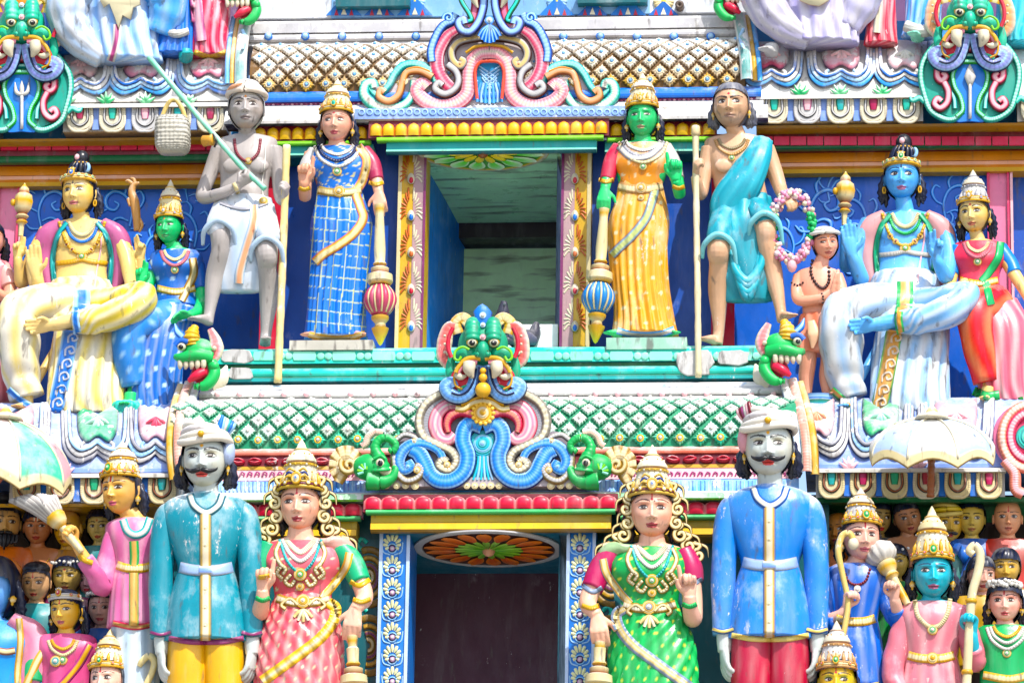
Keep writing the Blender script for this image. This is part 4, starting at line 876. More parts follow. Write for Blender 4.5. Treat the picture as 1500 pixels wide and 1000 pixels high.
# pink roundel at the right edge, grey one at the left edge
def roundel(cx, cy, d, label):
    t = thing('roundel', label, 'ornament', P(cx, cy + 70, d)); disc(t, 'back_plate', cx, cy, d, 50, ['pink', 'rose'], dome=.1, nu=40)
    m = MB(); m.scroll(arc(cx, cy, 40, 0, 350, 40, 47), 7, 7, [(.5, hx('e8cdbc')), (1, 'salmon')], d=d + 5, ridge=.35, nr=50, closed=True); m.build('rim', t, EN)
    m = MB(); m.scroll(arc(cx, cy, 28, 0, 350, 36, 34), 7, 8, [(.3, 'palepink'), (1, hx('d84a68'))], d=d + 5, ridge=.3, nr=40, closed=True); m.build('petal_ring', t, EN)
    disc(t, 'boss', cx, cy, d + 6, 19, ['dteal', 'aqua', 'teal', 'mint', 'aqua'], dome=.4, nu=26)
    m = MB(); m.scroll([(cx - 36, cy + 34), (cx - 22, cy + 52), (cx - 20, cy + 76), (cx - 8, cy + 84)], 8, 8, [(.5, 'palepink'), (1, 'salmon')], d=d + 4, ridge=.25, nr=22); m.build('stem_scroll', t, EN)
roundel(1508, 640, 325, 'pink ridged roundel with a teal boss at the right edge')
roundel(-32, 668, 325, 'pink ridged roundel mostly outside the left edge')

# --- elephant trunked green makara heads on the lower eave
def makara(sg, label):
    cx = CX; X = lambda x: cx + sg * x
    t = thing('makara_head', label, 'carving', P(X(160), 716, 340)); G = hx('22a452'); r = PX
    m = MB(); m.ball(P(X(166), 684, 346), (24 * r, 16 * r, 19 * r), G, 20, 14); m.build('head', t, EN)
    m = MB(); m.tube(PA([(X(150), 690, 350), (X(152), 672, 354), (X(158), 656, 354), (X(151), 643, 354), (X(138), 642, 354), (X(128), 651, 354), (X(132), 661, 354), (X(138), 657, 354)]), [16 * r, 10 * r, 7 * r, 6 * r, 5.5 * r, 5 * r, 4.5 * r, 3 * r], G, 12, 60, fold=lambda v, th: 1 + .05 * np.sin(v * 110)); m.build('trunk', t, EN)
    m = MB(); m.tube(PA([(X(168), 704, 350), (X(148), 706, 352), (X(134), 700, 352), (X(128), 688, 352), (X(132), 683, 352)]), [14 * r, 10 * r, 7 * r, 5 * r, 3 * r], G, 12, 30); m.build('jaw', t, EN)
    m = MB(); m.tube(PA([(X(150), 688, 352), (X(140), 692, 353), (X(136), 684, 353)]), [5 * r, 5 * r, 2 * r], 'ivory', 8, 12); m.build('tusk', t, EN)
    m = MB(); m.ball(P(X(151), 678, 362), (6 * r, 4 * r, 7 * r), 'ivory', 12, 9); e = m.build('eye', t, CLEAN)
    m = MB(); m.ball(P(X(150.5), 678, 366), (3.6 * r, 2 * r, 4.4 * r), 'black', 10, 8); m.build('pupil', e, CLEAN)
    m = MB(); m.scroll([(X(143), 672), (X(150), 668), (X(160), 672)], 2.4, 4, G, d=362); m.build('brow', t, EN)
    m = MB(); m.scroll([(X(178), 654), (X(172), 650), (X(168), 640), (X(158), 633), (X(146), 634)], 5, 6, [(.5, hx('e8b8a8')), (1, 'ivory')], d=344, ridge=.3, nr=16); m.build('mane', t, MILD)
    for i in range(8):
        a = math.radians(-60 + i * 32); m = MB(); c0 = (X(200), 682)
        ang = a if sg > 0 else math.pi - a
        e = (c0[0] + 25 * math.cos(ang), c0[1] - 29 * math.sin(ang)); m.scroll([(c0[0] + 6 * math.cos(ang), c0[1] - 6 * math.sin(ang)), ((c0[0] + e[0]) / 2, (c0[1] + e[1]) / 2), e], 9, 8, [(.5, hx('e2cda0')), (1, hx('b08a48'))], d=338, n=12, taper=(.5, 1, .75), ridge=.15, nr=5); m.build('ear_lobe', t, MILD)
    m = MB(); m.scroll(spiral(X(196), 682, 13, 40 if sg > 0 else 140, -1.3 * sg, 26), 4, 7, [(.5, 'cream'), (1, hx('b8944c'))], d=346); m.build('ear_curl', t, MILD)
    for i in range(6):
        a = math.radians(-20 + i * 26); ang = a if sg > 0 else math.pi - a
        m = MB(); m.scroll([(X(172) + 3 * math.cos(ang), 690 - 3 * math.sin(ang)), (X(172) + 12 * math.cos(ang), 690 - 12 * math.sin(ang))], 2, 2, 'lgreen' if i % 2 else 'mint', d=360, n=6, nu=5); m.build('cheek_tuft', t, EN)
makara(1, 'green elephant trunked makara head with cream ear, right of the blue wave scrolls'); makara(-1, 'green elephant trunked makara head with cream ear, left of the blue wave scrolls')

# --- ridged gable ends of the lower roof, and green dragon heads on top
def gable(pth, label, sg, topd):
    t = thing('gable_end', label, 'carving', P(*pth[-1][:2], pth[-1][2] - 10))
    m = MB(); m.scroll(pth, 7, 12, [(.7, hx('dc9a88')), (1, 'ivory')], ridge=.12, nr=30, n=130); m.build('ridged_band', t, MILD)
    m = MB(); m.scroll([(x - sg * 12, y + 4, d - 6) for x, y, d in pth], 6, 10, [(.6, 'gold'), (1, 'dgold')]); m.build('gold_band', t, MILD)
    m = MB(); m.scroll([(x + sg * 13, y, d - 4) for x, y, d in pth], 6.5, 10, [(.4, 'white'), (.8, 'lblue'), (1, 'dblue')]); m.build('white_band', t, WORN)
    return t
gable([(278, 560, 225), (268, 590, 262), (262, 630, 312), (262, 668, 330), (266, 700, 336)], 'salmon ridged gable end of the lower roof, left side', 1, 0)
gable([(1160, 556, 225), (1168, 585, 262), (1177, 625, 312), (1181, 660, 330), (1182, 692, 336)], 'salmon ridged gable end of the lower roof, right side', -1, 0)
def up_gable(pth, sg, label):
    t = thing('gable_end', label, 'carving', P(*pth[-1]))
    m = MB(); m.scroll(pth, 9, 10, [(.7, hx('0f8a84')), (1, 'white')], n=60); m.build('teal_band', t, WORN)
    m = MB(); m.scroll([(x - sg * 12, y + 2, d - 4) for x, y, d in pth], 4, 7, 'gold'); m.build('gold_band', t, MILD)
    m = MB(); m.scroll([(x - sg * 19, y + 2, d - 5) for x, y, d in pth], 4, 7, 'sky'); m.build('blue_band', t, MILD)
    m = MB(); m.scroll([(pth[1][0] - sg * 2, pth[0][1] + 20, pth[1][2] + 10), (pth[1][0] + sg * 3, pth[0][1] + 34, pth[1][2] + 11), (pth[1][0] - sg * 2, pth[0][1] + 48, pth[2][2] + 10)], 2.4, 2.5, 'lblue'); m.build('painted_leaf', t, MILD)
up_gable([(362, 24, 84), (357, 50, 100), (353, 85, 125), (352, 122, 134)], 1, 'worn teal gable end of the upper roof, left side')
up_gable([(1082, 22, 84), (1087, 50, 100), (1092, 85, 125), (1094, 118, 134)], -1, 'worn teal gable end of the upper roof, right side')
def dragon(cx, cy, sg, d, label, s=1.0):
    """open mouthed dragon head looking sideways, sg=-1 mouth to the left"""
    X = lambda x: cx + sg * x * s
    Y = lambda y: cy + y * s
    t = thing('dragon_head', label, 'carving', P(cx, cy + 40 * s, d)); G = hx('1fae55'); r = PX * s
    m = MB(); m.ball(P(X(-6), Y(-12), d), (24 * r, 18 * r, 20 * r), G, 20, 14); m.build('head', t, EN)
    m = MB(); m.tube(PA([(X(-24), Y(-4), d + 6), (X(-2), Y(-8), d + 14), (X(18), Y(-4), d + 14), (X(30), Y(-6), d + 10)]), [10 * r, 10 * r, 8 * r, 4 * r], G, 12, 24); m.build('upper_jaw', t, EN)
    m = MB(); m.tube(PA([(X(-24), Y(2), d + 4), (X(-28), Y(20), d + 8), (X(-16), Y(36), d + 10), (X(2), Y(38), d + 10)]), [8 * r, 8.5 * r, 8 * r, 4 * r], G, 12, 24); m.build('lower_jaw', t, EN)
    m = MB(); m.tube(PA([(X(-16), Y(4), d + 2), (X(-12), Y(18), d + 2), (X(0), Y(30), d + 2)]), [(16 * r, 6 * r), (18 * r, 6 * r), (12 * r, 6 * r)], 'red', 14, 16); m.build('mouth', t, EN)
    m = MB(); m.tube(PA([(X(-14), Y(16), d + 10), (X(-2), Y(22), d + 14), (X(10), Y(30), d + 12)]), [7 * r, 7 * r, 3 * r], hx('d8304a'), 10, 14); m.build('tongue', t, EN)
    for i in range(5):
        m = MB(); m.tube(PA([(X(-12 + i * 8.5), Y(0), d + 15), (X(-12 + i * 8.5), Y(8), d + 15), (X(-11 + i * 8.5), Y(13), d + 14)]), [4 * r, 3.8 * r, 1.2 * r], 'ivory', 8, 8); m.build('tooth', t, EN)
    m = MB(); m.ball(P(X(20), Y(-20), d + 14), (6.5 * r, 5 * r, 6 * r), 'ivory', 12, 9); e = m.build('eye', t, CLEAN)
    m = MB(); m.ball(P(X(21), Y(-20), d + 18), (3.6 * r, 2.6 * r, 3.6 * r), 'black', 9, 7); m.build('pupil', e, CLEAN)
    m = MB(); m.scroll([(X(10), Y(-27)), (X(22), Y(-29)), (X(30), Y(-22))], 4 * s, 5, hx('1f5fc0'), d=d + 14); m.build('brow', t, EN)
    m = MB(); m.tube(PA([(X(4), Y(-22), d + 6), (X(5), Y(-36), d + 8), (X(0), Y(-50), d + 4)]), [11 * r, 11 * r, 5 * r], hx('dcae4a'), 12, 26, fold=lambda v, th: 1 + .10 * np.sin(v * 34)); m.build('horn', t, EN)
    m = MB(); m.scroll([(X(-22), Y(-46)), (X(-30), Y(-28)), (X(-30), Y(-10)), (X(-22), Y(2))], 9 * s, 7, [(.4, hx('e88a8a')), (.8, 'palepink'), (1, 'ivory')], d=d + 4, ridge=.2, nr=8, taper=(.5, 1.2, .7)); er = m.build('ear', t, EN)
    m = MB(); m.ball(P(X(-28), Y(-18), d + 13), .014, 'ivory', 8, 6); m.build('ear_bead', er, EN)
    m = MB(); m.ball(P(X(-28), Y(8), d + 12), (7 * r, 6 * r, 7 * r), G, 10, 8); m.build('jaw_knob', t, EN)
    m = MB(); m.scroll([(X(18), Y(-34)), (X(26), Y(-42)), (X(30), Y(-54))], 5 * s, 5, [(.5, 'lblue'), (1, 'blue')], d=d + 2, taper=(1, 1, .2)); m.build('crest_leaf', t, EN)
dragon(286, 528, -1, 250, 'green dragon head with open red mouth on the left end of the lower roof')
dragon(1148, 520, 1, 250, 'green dragon head with open red mouth on the right end of the lower roof')
dragon(352, 0, -1, 105, 'dragon head with pink mouth at the top edge, left end of the upper roof', .85)
dragon(1076, -6, 1, 105, 'dragon head with pink mouth at the top edge, right end of the upper roof', .85)
for x, y, sg in ((330, 545, 1), (1108, 543, -1)):
    m = MB(); m.scroll([(x - sg * 22, y + 18), (x - sg * 6, y + 8), (x + sg * 2, y - 10)], 15, 9, 'ivory', d=215, taper=(1, .8, .1)); tag(m.build('plaster_mound', None, WORN, loc=P(x, y + 18, 215)), 'lump of worn white plaster beside the ' + ('left' if sg > 0 else 'right') + ' dragon head', 'plaster')

# --- scroll relief of the blue niche panels
def relief(cx, cy, s, flip, par):
    X = lambda x: cx + (-x if flip else x) * s
    for pth, w in (([(0, 40), (-4, 12), (6, -14), (26, -24), (42, -14), (42, 4), (28, 10), (20, 0), (28, -6)], 5), ([(2, 30), (18, 24), (30, 30), (28, 42), (18, 40)], 4), ([(-4, 14), (-18, 6), (-26, -10), (-20, -24), (-10, -20)], 4), ([(10, -14), (6, -32), (14, -44)], 4), ([(30, -24), (40, -38), (52, -40)], 3.5), ([(40, 8), (54, 14), (60, 6)], 3.5), ([(-2, 44), (-18, 44), (-28, 34)], 3.5)):
        m = MB(); m.scroll([(X(x), cy + y * s) for x, y in pth], w * s, 4 * s, [(.25, hx('9cc8f4')), (.75, hx('4f92e4')), (1, hx('0f48b0'))], d=40, taper=(.6, 1, .5)); m.build('scroll', par, CLEAN)
for nm, lst, px in (('left', ((60, 300, .8, False), (190, 300, .8, True), (215, 360, .7, False), (50, 390, .7, False), (285, 330, .8, True), (275, 270, .6, False)), 170), ('right', ((1190, 300, .9, False), (1160, 350, .7, True), (1265, 310, .75, True), (1255, 370, .7, False), (1385, 290, .75, False), (1400, 340, .7, True), (1215, 270, .6, False)), 1290)):
    t = thing('scroll_relief', 'pale blue scrollwork carved on the ' + nm + ' royal blue niche wall', 'relief', P(px, 450, 20))
    for a in lst: relief(*a, t)

# --- stone parasols
def parasol(cx, top, rim, rx, depth, d, label, cols, pole, tilt=.35, lean=0, npan=8, pole_col='brown'):
    t = thing('parasol', label, 'parasol', P(cx, pole[-1][1], d)); q = P(cx, top, d); zr = P(cx, rim, d)[2]; R = rx * PX; H = q[2] - zr
    for k in range(npan):
        m = MB(); g = []; cl = []
        for i, s_ in enumerate(np.linspace(0.02, 1, 14)):
            row = []
            for j, u in enumerate(np.linspace(0, 1, 9)):
                a = 2 * math.pi * (k + u) / npan - math.pi / 2 - math.pi / npan
                rr = R * math.sin(s_ * math.pi / 2) ** .92 * (1 - .035 * math.sin(math.pi * u) * s_); z = q[2] - H * (1 - math.cos(s_ * math.pi / 2)) + tilt * rr * math.sin(a) * depth + lean * rr * math.cos(a) + .05 * math.sin(math.pi * u) * s_ ** 6
                row.append((q[0] + rr * math.cos(a), q[1] + rr * math.sin(a) * depth, z)); cl.append(mixc(cols[k % len(cols)], 'white', .15 * (1 - s_)) if s_ < .93 else cc('cream'))
            g.append(row)
        g = np.array(g); lip = g[-1] + np.array([0, 0, -.035]); g2 = np.concatenate([g, lip[None], (g[::-1] * 1.0 + np.array([0, 0, -.05]))[:8]], 0)
        cl = np.array(cl).reshape(14, 9, 3); c2 = np.concatenate([cl, np.tile(cc('cream'), (1, 9, 1)), np.tile(hx('b08a4a'), (8, 9, 1))], 0)
        m.grid(g2, c2); m.build('panel', t, paint(.34, .5, .3), fixn=True)
        a = 2 * math.pi * k / npan - math.pi / 2 - math.pi / npan
        m = MB(); m.tube([(q[0] + R * .995 * math.sin(s_ * math.pi / 2) ** .92 * math.cos(a), q[1] + R * .995 * math.sin(s_ * math.pi / 2) ** .92 * math.sin(a) * depth, q[2] - H * (1 - math.cos(s_ * math.pi / 2)) + R * .995 * math.sin(s_ * math.pi / 2) ** .92 * (tilt * math.sin(a) * depth + lean * math.cos(a)) + .004) for s_ in np.linspace(.03, 1, 12)], .007, 'ivory', 6, 14); m.build('rib', t, MILD)
    m = MB(); m.lathe(q, [(.10, -.015), (.085, .01), (.04, .02), (.034, .035), (.018, .06), (.002, .075)], ['ivory', 'ivory', 'cream', 'gold', 'cream', 'cream']); m.build('finial', t, MILD)
    m = MB(); m.tube(PA([(x, y, d_) for x, y, d_ in pole]), .020, pole_col, 10, 30, fold=lambda v, th: 1 + .12 * np.sin(v * 60)); m.build('pole', t, EN)
    return t
parasol(1365, 612, 668, 88, .62, 385, 'white stone parasol with blue stains above the crowd on the right', [hx('c2c2be'), hx('9cb8dc'), hx('c8c8c2'), hx('a8bcd8')], [(1365, 640, 385), (1364, 690, 385), (1363, 728, 380)])
parasol(8, 612, 690, 98, .7, 385, 'white, pink and mint stone parasol cut by the left edge', [hx('dcc0bc'), hx('4fb890'), hx('c89aa0'), 'white', 'white', 'white', 'white', 'white'], [(12, 640, 385), (-6, 705, 390), (-60, 800, 395)], lean=-.22, pole_col='gold')
# ------------------------------------------------------------------ statues
def g2(x, z, cx, cz, sx, sz): return np.exp(-((x - cx) / sx) ** 2 - ((z - cz) / sz) ** 2)
def head_shape(lon, zn, feat=True, male=False, gaunt=0.0, scale=1.0):
    """points of a head (unit: half face width), front is -y; zn -1..1 chin to top"""
    n = 2.35; r = (1 - np.abs(zn) ** n) ** (1 / n)
    t = np.clip(-zn, 0, 1); jaw = (.24 if male else .28) * t ** 2.0
    x = np.sin(lon) * r * (1 - jaw) * scale; z = zn * 1.30 * scale
    back = np.clip(-np.cos(lon), 0, 1)
    y = -np.cos(lon) * r * (1.06 + .12 * back) * (1 - .18 * t * back) * scale
    front = np.clip(np.cos(lon) * 2.2, 0, 1)
    y = y + .10 * front * t ** 3 * 0 - .06 * t * front
    f = np.zeros_like(x)
    if feat:
        ax = np.abs(x)
        zz = np.clip((.16 - z) / .54, 0, 1.15); hgt = np.interp(zz, [0, .15, .5, .9, 1.0, 1.15], [.06, .10, .19, .30, .27, .05]) * (z < .3) * np.exp(-np.clip(z - .10, 0, 9) ** 2 / .02)
        f += hgt * np.exp(-(x / (.10 + .055 * np.clip(zz, 0, 1))) ** 2) * (z > -.52)
        f += .11 * g2(ax, z, .165, -.39, .075, .07)
        f -= .12 * g2(ax, z, .40, .09, .24, .15); f += .10 * g2(ax, z, .42, .06, .18, .10)
        f += .05 * np.exp(-((z - .33) / .09) ** 2) * np.exp(-((ax - .38) / .34) ** 4)
        f += .085 * g2(x, z, 0, -.70, .22, .055) + .10 * g2(x, z, 0, -.85, .18, .065) - .05 * g2(x, z, 0, -.77, .26, .028) - .05 * g2(ax, z, .31, -.78, .08, .09)
        f += .10 * g2(x, z, 0, -1.10, .26, .15) + .05 * g2(ax, z, .52, -.30, .22, .22)
        f -= gaunt * (.12 * g2(ax, z, .55, -.55, .16, .32) - .05 * g2(ax, z, .62, -.12, .16, .08)) + gaunt * .05 * g2(ax, z, .33, -.55, .05, .16)
    y = y - f * front * scale
    return np.stack([x, y, z], -1)
def head_paint(p, skin, o):
    """painted face: eyes, brows, lips, forehead mark"""
    x, z = p[:, 0], p[:, 2]; ax = np.abs(x); front = p[:, 1] < -.15
    c = np.tile(cc(skin), (len(p), 1))
    def put(mask, col, a=1.0):
        k = (mask * front)[:, None] if mask.dtype != bool else (mask & front).astype(float)[:, None]
        c[:] = c * (1 - k * a) + cc(col) * k * a
    bl = o.get('blush')
    if bl is not None:
        put(g2(ax, z, .45, .20, .26, .12), bl, .65); put(g2(ax, z, .60, -.35, .2, .2), bl, .30); put(np.clip((-.98 - z) / .2, 0, 1), bl, .55); put(np.clip((ax - .72) / .2, 0, 1) * (z < .6), bl, .35)
    lx, lz = o.get('look', (0, 0))
    ew, eh = .222, .078 * o.get('open', 1.0)
    ez = .075
    d = 1 - ((ax - .42) / ew) ** 2
    lid = (np.abs(z - ez - .012) < (eh + .060) * np.clip(d + .16, 0, 1) ** .8) & (d > -.16)
    put(lid & (z > ez - .05), o.get('liner', 'black'), .9)
    put(lid & (z <= ez - .05), o.get('liner', 'black'), .75)
    eye = (np.abs(z - ez) < eh * np.clip(d, 0, 1) ** .9) & (d > 0)
    put(eye, hx('cac4bc'))
    ir = ((x - np.sign(x) * .42 - lx * .1) ** 2 + (z - ez - .012 - lz * .03) ** 2) < (.112) ** 2
    put(eye & ir, o.get('iris', hx('2a160e'))); put(eye & (((x - np.sign(x) * .42 - .03 - lx * .1) ** 2 + (z - ez - .03) ** 2) < .02 ** 2), 'white')
    bz = .345 + .085 * o.get('arch', 1) * (1 - ((ax - .42) / .36) ** 2) - .10 * o.get('frown', 0) * np.clip((.55 - ax) / .5, 0, 1)
    put((ax > .10) & (ax < .80) & (np.abs(z - bz) < .050 * np.clip(1.25 - ax, .3, 1) * o.get('brow', 1.0)), o.get('browc', 'black'), .92)
    lip = o.get('lips', hx('c0404a'))
    ax = ax / o.get('lipw', 1); up_ = (ax < .28) & (z < -.655 + .02 * np.cos(ax * 18) - .30 * ax ** 1.6) & (z > -.775); lo_ = (ax < .24) & (z <= -.79) & (z > -.915 + .9 * ax ** 2)
    put(up_ | lo_, lip, .9); put((ax < .27) & (np.abs(z + .782) < .016), mixc(lip, 'black', .75), .9)
    ax = np.abs(x); put((np.abs(ax - .10) < .045) & (np.abs(z + .475) < .025), mixc(skin, 'black', .6), .8)
    mk = o.get('mark')
    if mk == 'dot': put((x ** 2 + (z - .52) ** 2) < .075 ** 2, o.get('markc', 'red'))
    if mk == 'line': put((ax < .035) & (z > .42) & (z < .80), o.get('markc', 'red')); put((x ** 2 + (z - .46) ** 2) < .06 ** 2, o.get('markc', 'red'))
    if mk == 'tilak': put((ax < .17) & (ax > .08) & (z > .42) & (z < .9), 'ivory'); put((ax < .04) & (z > .38) & (z < .9), 'red')
    if o.get('ash'):
        for zz in (.55, .66, .77): put((np.abs(z - zz) < .035) & (ax < .75), 'white', .7)
        put((x ** 2 + (z - .5) ** 2) < .07 ** 2, 'orange')
    if o.get('stubble') is not None: put(np.clip((-.55 - z) / .25, 0, 1) * 1.0, o['stubble'], .45)
    return c

FINGERS = {'flat': [(4, 6, 6)] * 4, 'relaxed': [(14, 22, 16), (18, 26, 18), (20, 30, 20), (24, 32, 22)], 'fist': [(78, 95, 60)] * 4, 'grip': [(52, 78, 60), (55, 80, 60), (56, 82, 60), (58, 84, 60)],
           'point': [(4, 6, 4), (72, 92, 55), (76, 95, 55), (78, 95, 55)], 'drape': [(30, 16, 10), (32, 16, 10), (34, 18, 10), (38, 20, 12)], 'pray': [(2, 2, 2)] * 4, 'two': [(5, 5, 5), (12, 12, 8), (62, 80, 50), (66, 84, 50)]}
class Fig:
    def __init__(s, label, base, skin='flesh', name='statue', cat='statue', group=None, mat=None, vox=.0048):
        s.t = thing(name, label, cat, P(*base), group); s.skin = cc(skin); s.mb = MB(); s.heads = []; s.mat = mat or paint(.20, .36, .15); s.tris = []; s.bvh = None; s.vox = vox; s.feet = []; s.core = None; s.link = True
        s.d0 = base[2]
    # -- body pieces that are fused into one surface
    def limb(s, pts, rad, nu=14, n=None, flat=None):
        r = np.array(rad, float) * PX
        if r.ndim == 1 and flat: r = np.stack([r, r * flat], -1)
        s.mb.tube(PA(pts), r, s.skin, nu, n or 6 * len(pts)); return s
    def lump(s, p, r):
        s.mb.ball(P(*p), np.array(r) * PX if np.ndim(r) else r * PX, s.skin, 16, 12); return s
    def trunk(s, rings, nu=32, n=30, fold=None): s.core = rings[-1][:3]; s.mb.loft(rings, s.skin, nu, n, fold); return s
    def hand(s, wrist, f, n, L=38, pose='relaxed', thumb=1, spread=.10, curlthumb=0.0):
        """f: finger direction, n: palm normal, as (right, up, towards the viewer); thumb: +1/-1 side"""
        tr = lambda q: nrm(np.array([q[0], -q[2], q[1]], float))
        f = tr(f); n = tr(n); n = nrm(n - f * (n @ f)); sd_ = np.cross(f, n) * thumb; L = L * PX; w = P(*wrist)
        pm = [w - f * .06 * L, w + f * .10 * L, w + f * .30 * L, w + f * .50 * L]
        s.mb.tube(pm, [(.155 * L, .12 * L), (.20 * L, .125 * L), (.24 * L, .11 * L), (.235 * L, .085 * L)], s.skin, 14, 12, hint=sd_)
        ln = [.46, .51, .47, .37]
        for i, (cv, l) in enumerate(zip(FINGERS[pose], ln)):
            off = .185 - .123 * i
            p = w + f * (.46 + (.02 if i in (1, 2) else -.02)) * L + sd_ * off * L * 1.02
            dr = nrm(f + sd_ * off * spread * 6 * .35); pts = [p - dr * .10 * L, p]; a = 0
            for k, (c_, q) in enumerate(zip(cv, (.44, .32, .24))):
                a += math.radians(c_); p = p + (dr * math.cos(a) + n * math.sin(a)) * l * q * L; pts.append(p)
            r = .070 * L * (1 - .06 * (i == 3))
            s.mb.tube(pts, [r * 1.0, r * 1.1, r * 1.02, r * .95, r * .70], s.skin, 8, 14)
        b = w + f * .10 * L + sd_ * .13 * L
        d1 = nrm(f * .62 + sd_ * (.75 - .5 * curlthumb) + n * (.25 + .6 * curlthumb)); d2 = nrm(f * .85 + sd_ * (.35 - .7 * curlthumb) + n * (.2 + .5 * curlthumb))
        s.mb.tube([b - d1 * .06 * L, b + d1 * .16 * L, b + d1 * .30 * L, b + d1 * .30 * L + d2 * .2 * L], [.085 * L, .085 * L, .07 * L, .045 * L], s.skin, 8, 14)
        return s
    def foot(s, heel, dirx, L=34, toward=.8):
        """bare foot; heel at (px,py,d) on the ground, pointing to the viewer and dirx sideways"""
        s.feet.append(tuple(heel)); a = np.array(heel, float); v = np.array([dirx, 0, toward]); v = v / np.linalg.norm(v)
        h = P(*heel); D = nrm(np.array([v[0], -v[2], 0])); L_ = L * PX; z = np.array([0, 0, 1.0]); sd_ = np.cross(D, z)
        s.mb.tube([h - D * .12 * L_ + z * .16 * L_, h + D * .12 * L_ + z * .20 * L_, h + D * .45 * L_ + z * .15 * L_, h + D * .72 * L_ + z * .09 * L_], [(.14 * L_, .17 * L_), (.17 * L_, .19 * L_), (.20 * L_, .13 * L_), (.20 * L_, .085 * L_)], s.skin, 12, 16, hint=sd_)
        for i in range(5):
            o = (-.16 + .08 * i) * L_; l = (.30 - .03 * abs(i - 1)) * L_
            p = h + D * .66 * L_ + sd_ * o + z * .08 * L_; s.mb.tube([p, p + D * l * .6 + z * .01 * L_, p + D * l - z * .015 * L_], [.05 * L_, .052 * L_, .035 * L_], s.skin, 7, 9)
        return s
    def head(s, px, py, d, w, yaw=0, pitch=8, roll=0, res=1.0, **o):
        """px,py: middle of the face between the eyes and the nose root; yaw>0 looks to the right of the picture"""
        R = Matrix.Rotation(math.radians(yaw), 3, 'Z') @ Matrix.Rotation(math.radians(pitch), 3, 'X') @ Matrix.Rotation(math.radians(0), 3, 'Y')
        R = Matrix.Rotation(math.radians(-roll), 3, 'Y') @ R
        R = np.array(R) ; c = P(px, py, d)
        s.H = lambda q: c + (np.asarray(q, float) * w * PX) @ R.T
        s.HR, s.hc, s.hw, s.ho = R, c, w, o
        nl, nz = int(92 * res), int(84 * res)
        u = np.linspace(-1, 1, nl + 1)[:-1]; lon = math.pi * (.50 * u + .50 * u ** 3)
        zz = np.concatenate([np.linspace(-.9995, -.92, 4), np.linspace(-.90, .50, int(nz * .78)), np.linspace(.53, .9995, int(nz * .2))])
        LON, ZN = np.meshgrid(lon, zz)
        rv = random.Random(int(px * 7 + py * 3)); pl = head_shape(LON, ZN, True, o.get('male', False), o.get('gaunt', 0)); pl[..., 0] *= 1 + rv.uniform(-.05, .03); pl[..., 2] *= 1 + rv.uniform(-.02, .05) * (pl[..., 2] < 0); pl[..., 1] *= 1 + rv.uniform(-.06, .05)
        o.setdefault('open', rv.uniform(.78, 1.1)); o.setdefault('brow', rv.uniform(.75, 1.15)); o.setdefault('look', (rv.uniform(-.7, .7), rv.uniform(-1.2, .4))); o.setdefault('lipw', rv.uniform(.85, 1.12)); o.setdefault('arch', rv.uniform(.7, 1.3)); sk = o.get('skin', s.skin)
        col = head_paint(pl.reshape(-1, 3), sk, o)
        s.heads.append((s.H(pl.reshape(-1, 3)).reshape(pl.shape), col))
        # ears
        if o.get('ears', True):
            for sg in (-1, 1):
                s.mb.ball(s.H((sg * 1.0, .12, -.08)), np.array([.13, .22, .36]) * w * PX, s.skin, 10, 8, R.T)
                s.mb.ball(s.H((sg * 1.03, .05, -.36)), np.array([.09, .10, .14]) * w * PX, s.skin, 8, 6, R.T)
        return s
    def body(s, name='body', paintf=None, smooth=2):
        """fuse the limbs, add the head, one mesh"""
        out = MB()
        if s.link and s.core: 
            for x, y, d_ in s.feet: s.limb([(x, y - 3, d_), (x, y - 22, d_ - 4), s.core], [6, 6, 6], n=20)
        if s.mb.n:
            me = s.mb.data('tmp'); o = bpy.data.objects.new('tmp', me); COL.objects.link(o)
            r = o.modifiers.new('r', 'REMESH'); r.mode = 'VOXEL'; r.voxel_size = s.vox; r.adaptivity = 0
            q = o.modifiers.new('s', 'SMOOTH'); q.iterations = smooth; q.factor = .5
            dg = bpy.context.evaluated_depsgraph_get(); ev = o.evaluated_get(dg); m2 = ev.to_mesh()
            v = np.zeros(len(m2.vertices) * 3); m2.vertices.foreach_get('co', v); v = v.reshape(-1, 3)
            f = [tuple(p.vertices) for p in m2.polygons]; ev.to_mesh_clear(); bpy.data.objects.remove(o); bpy.data.meshes.remove(me)
            col = np.tile(s.skin, (len(v), 1))
            if paintf is not None: col = paintf(v, proj(v), col)
            out.add(v, f, col)
        for g, c in s.heads:
            n0 = out.n; out.grid(g, c, True, True)
            if n0:
                bv = np.vstack(out.v)[:n0]; k = int(np.argmin(((bv - g[0, 0]) ** 2).sum(1))); fk = next(q for q in out.f if k in q); kk = fk[(fk.index(k) + 1) % len(fk)]
                out.f.append((k, kk, n0 + 1, n0))      # throat joins the neck inside the chin
        s.track(out); return out.build(name, s.t, s.mat, True)
    def track(s, m):
        v = np.vstack(m.v); s.tris.append((v, m.f)); s.bvh = None; return m
    def part(s, m, name, mat=None, track=False, parent=None, **k):
        if track: s.track(m)
        o = m.build(name, parent or s.t, mat or s.mat, **k)
        if name in ('crown_beads', 'gem_row', 'hair_flowers', 'rosary', 'arm_beads', 'wrist_beads', 'crown_scrolls'): o['kind'] = 'stuff'
        return o
    def cloth(s, name, rings, col, nu=56, n=34, fold=None, mat=None, track=True):
        m = MB(); m.loft(rings, col, nu, n, fold); return s.part(m, name, mat, track)
    def sleeve(s, name, pts, rad, col, fold=None, nu=20, n=24, mat=None, hint=None):
        m = MB(); m.tube(PA(pts), np.array(rad, float) * PX, col, nu, n, hint=hint, fold=fold); return s.part(m, name, mat, True)
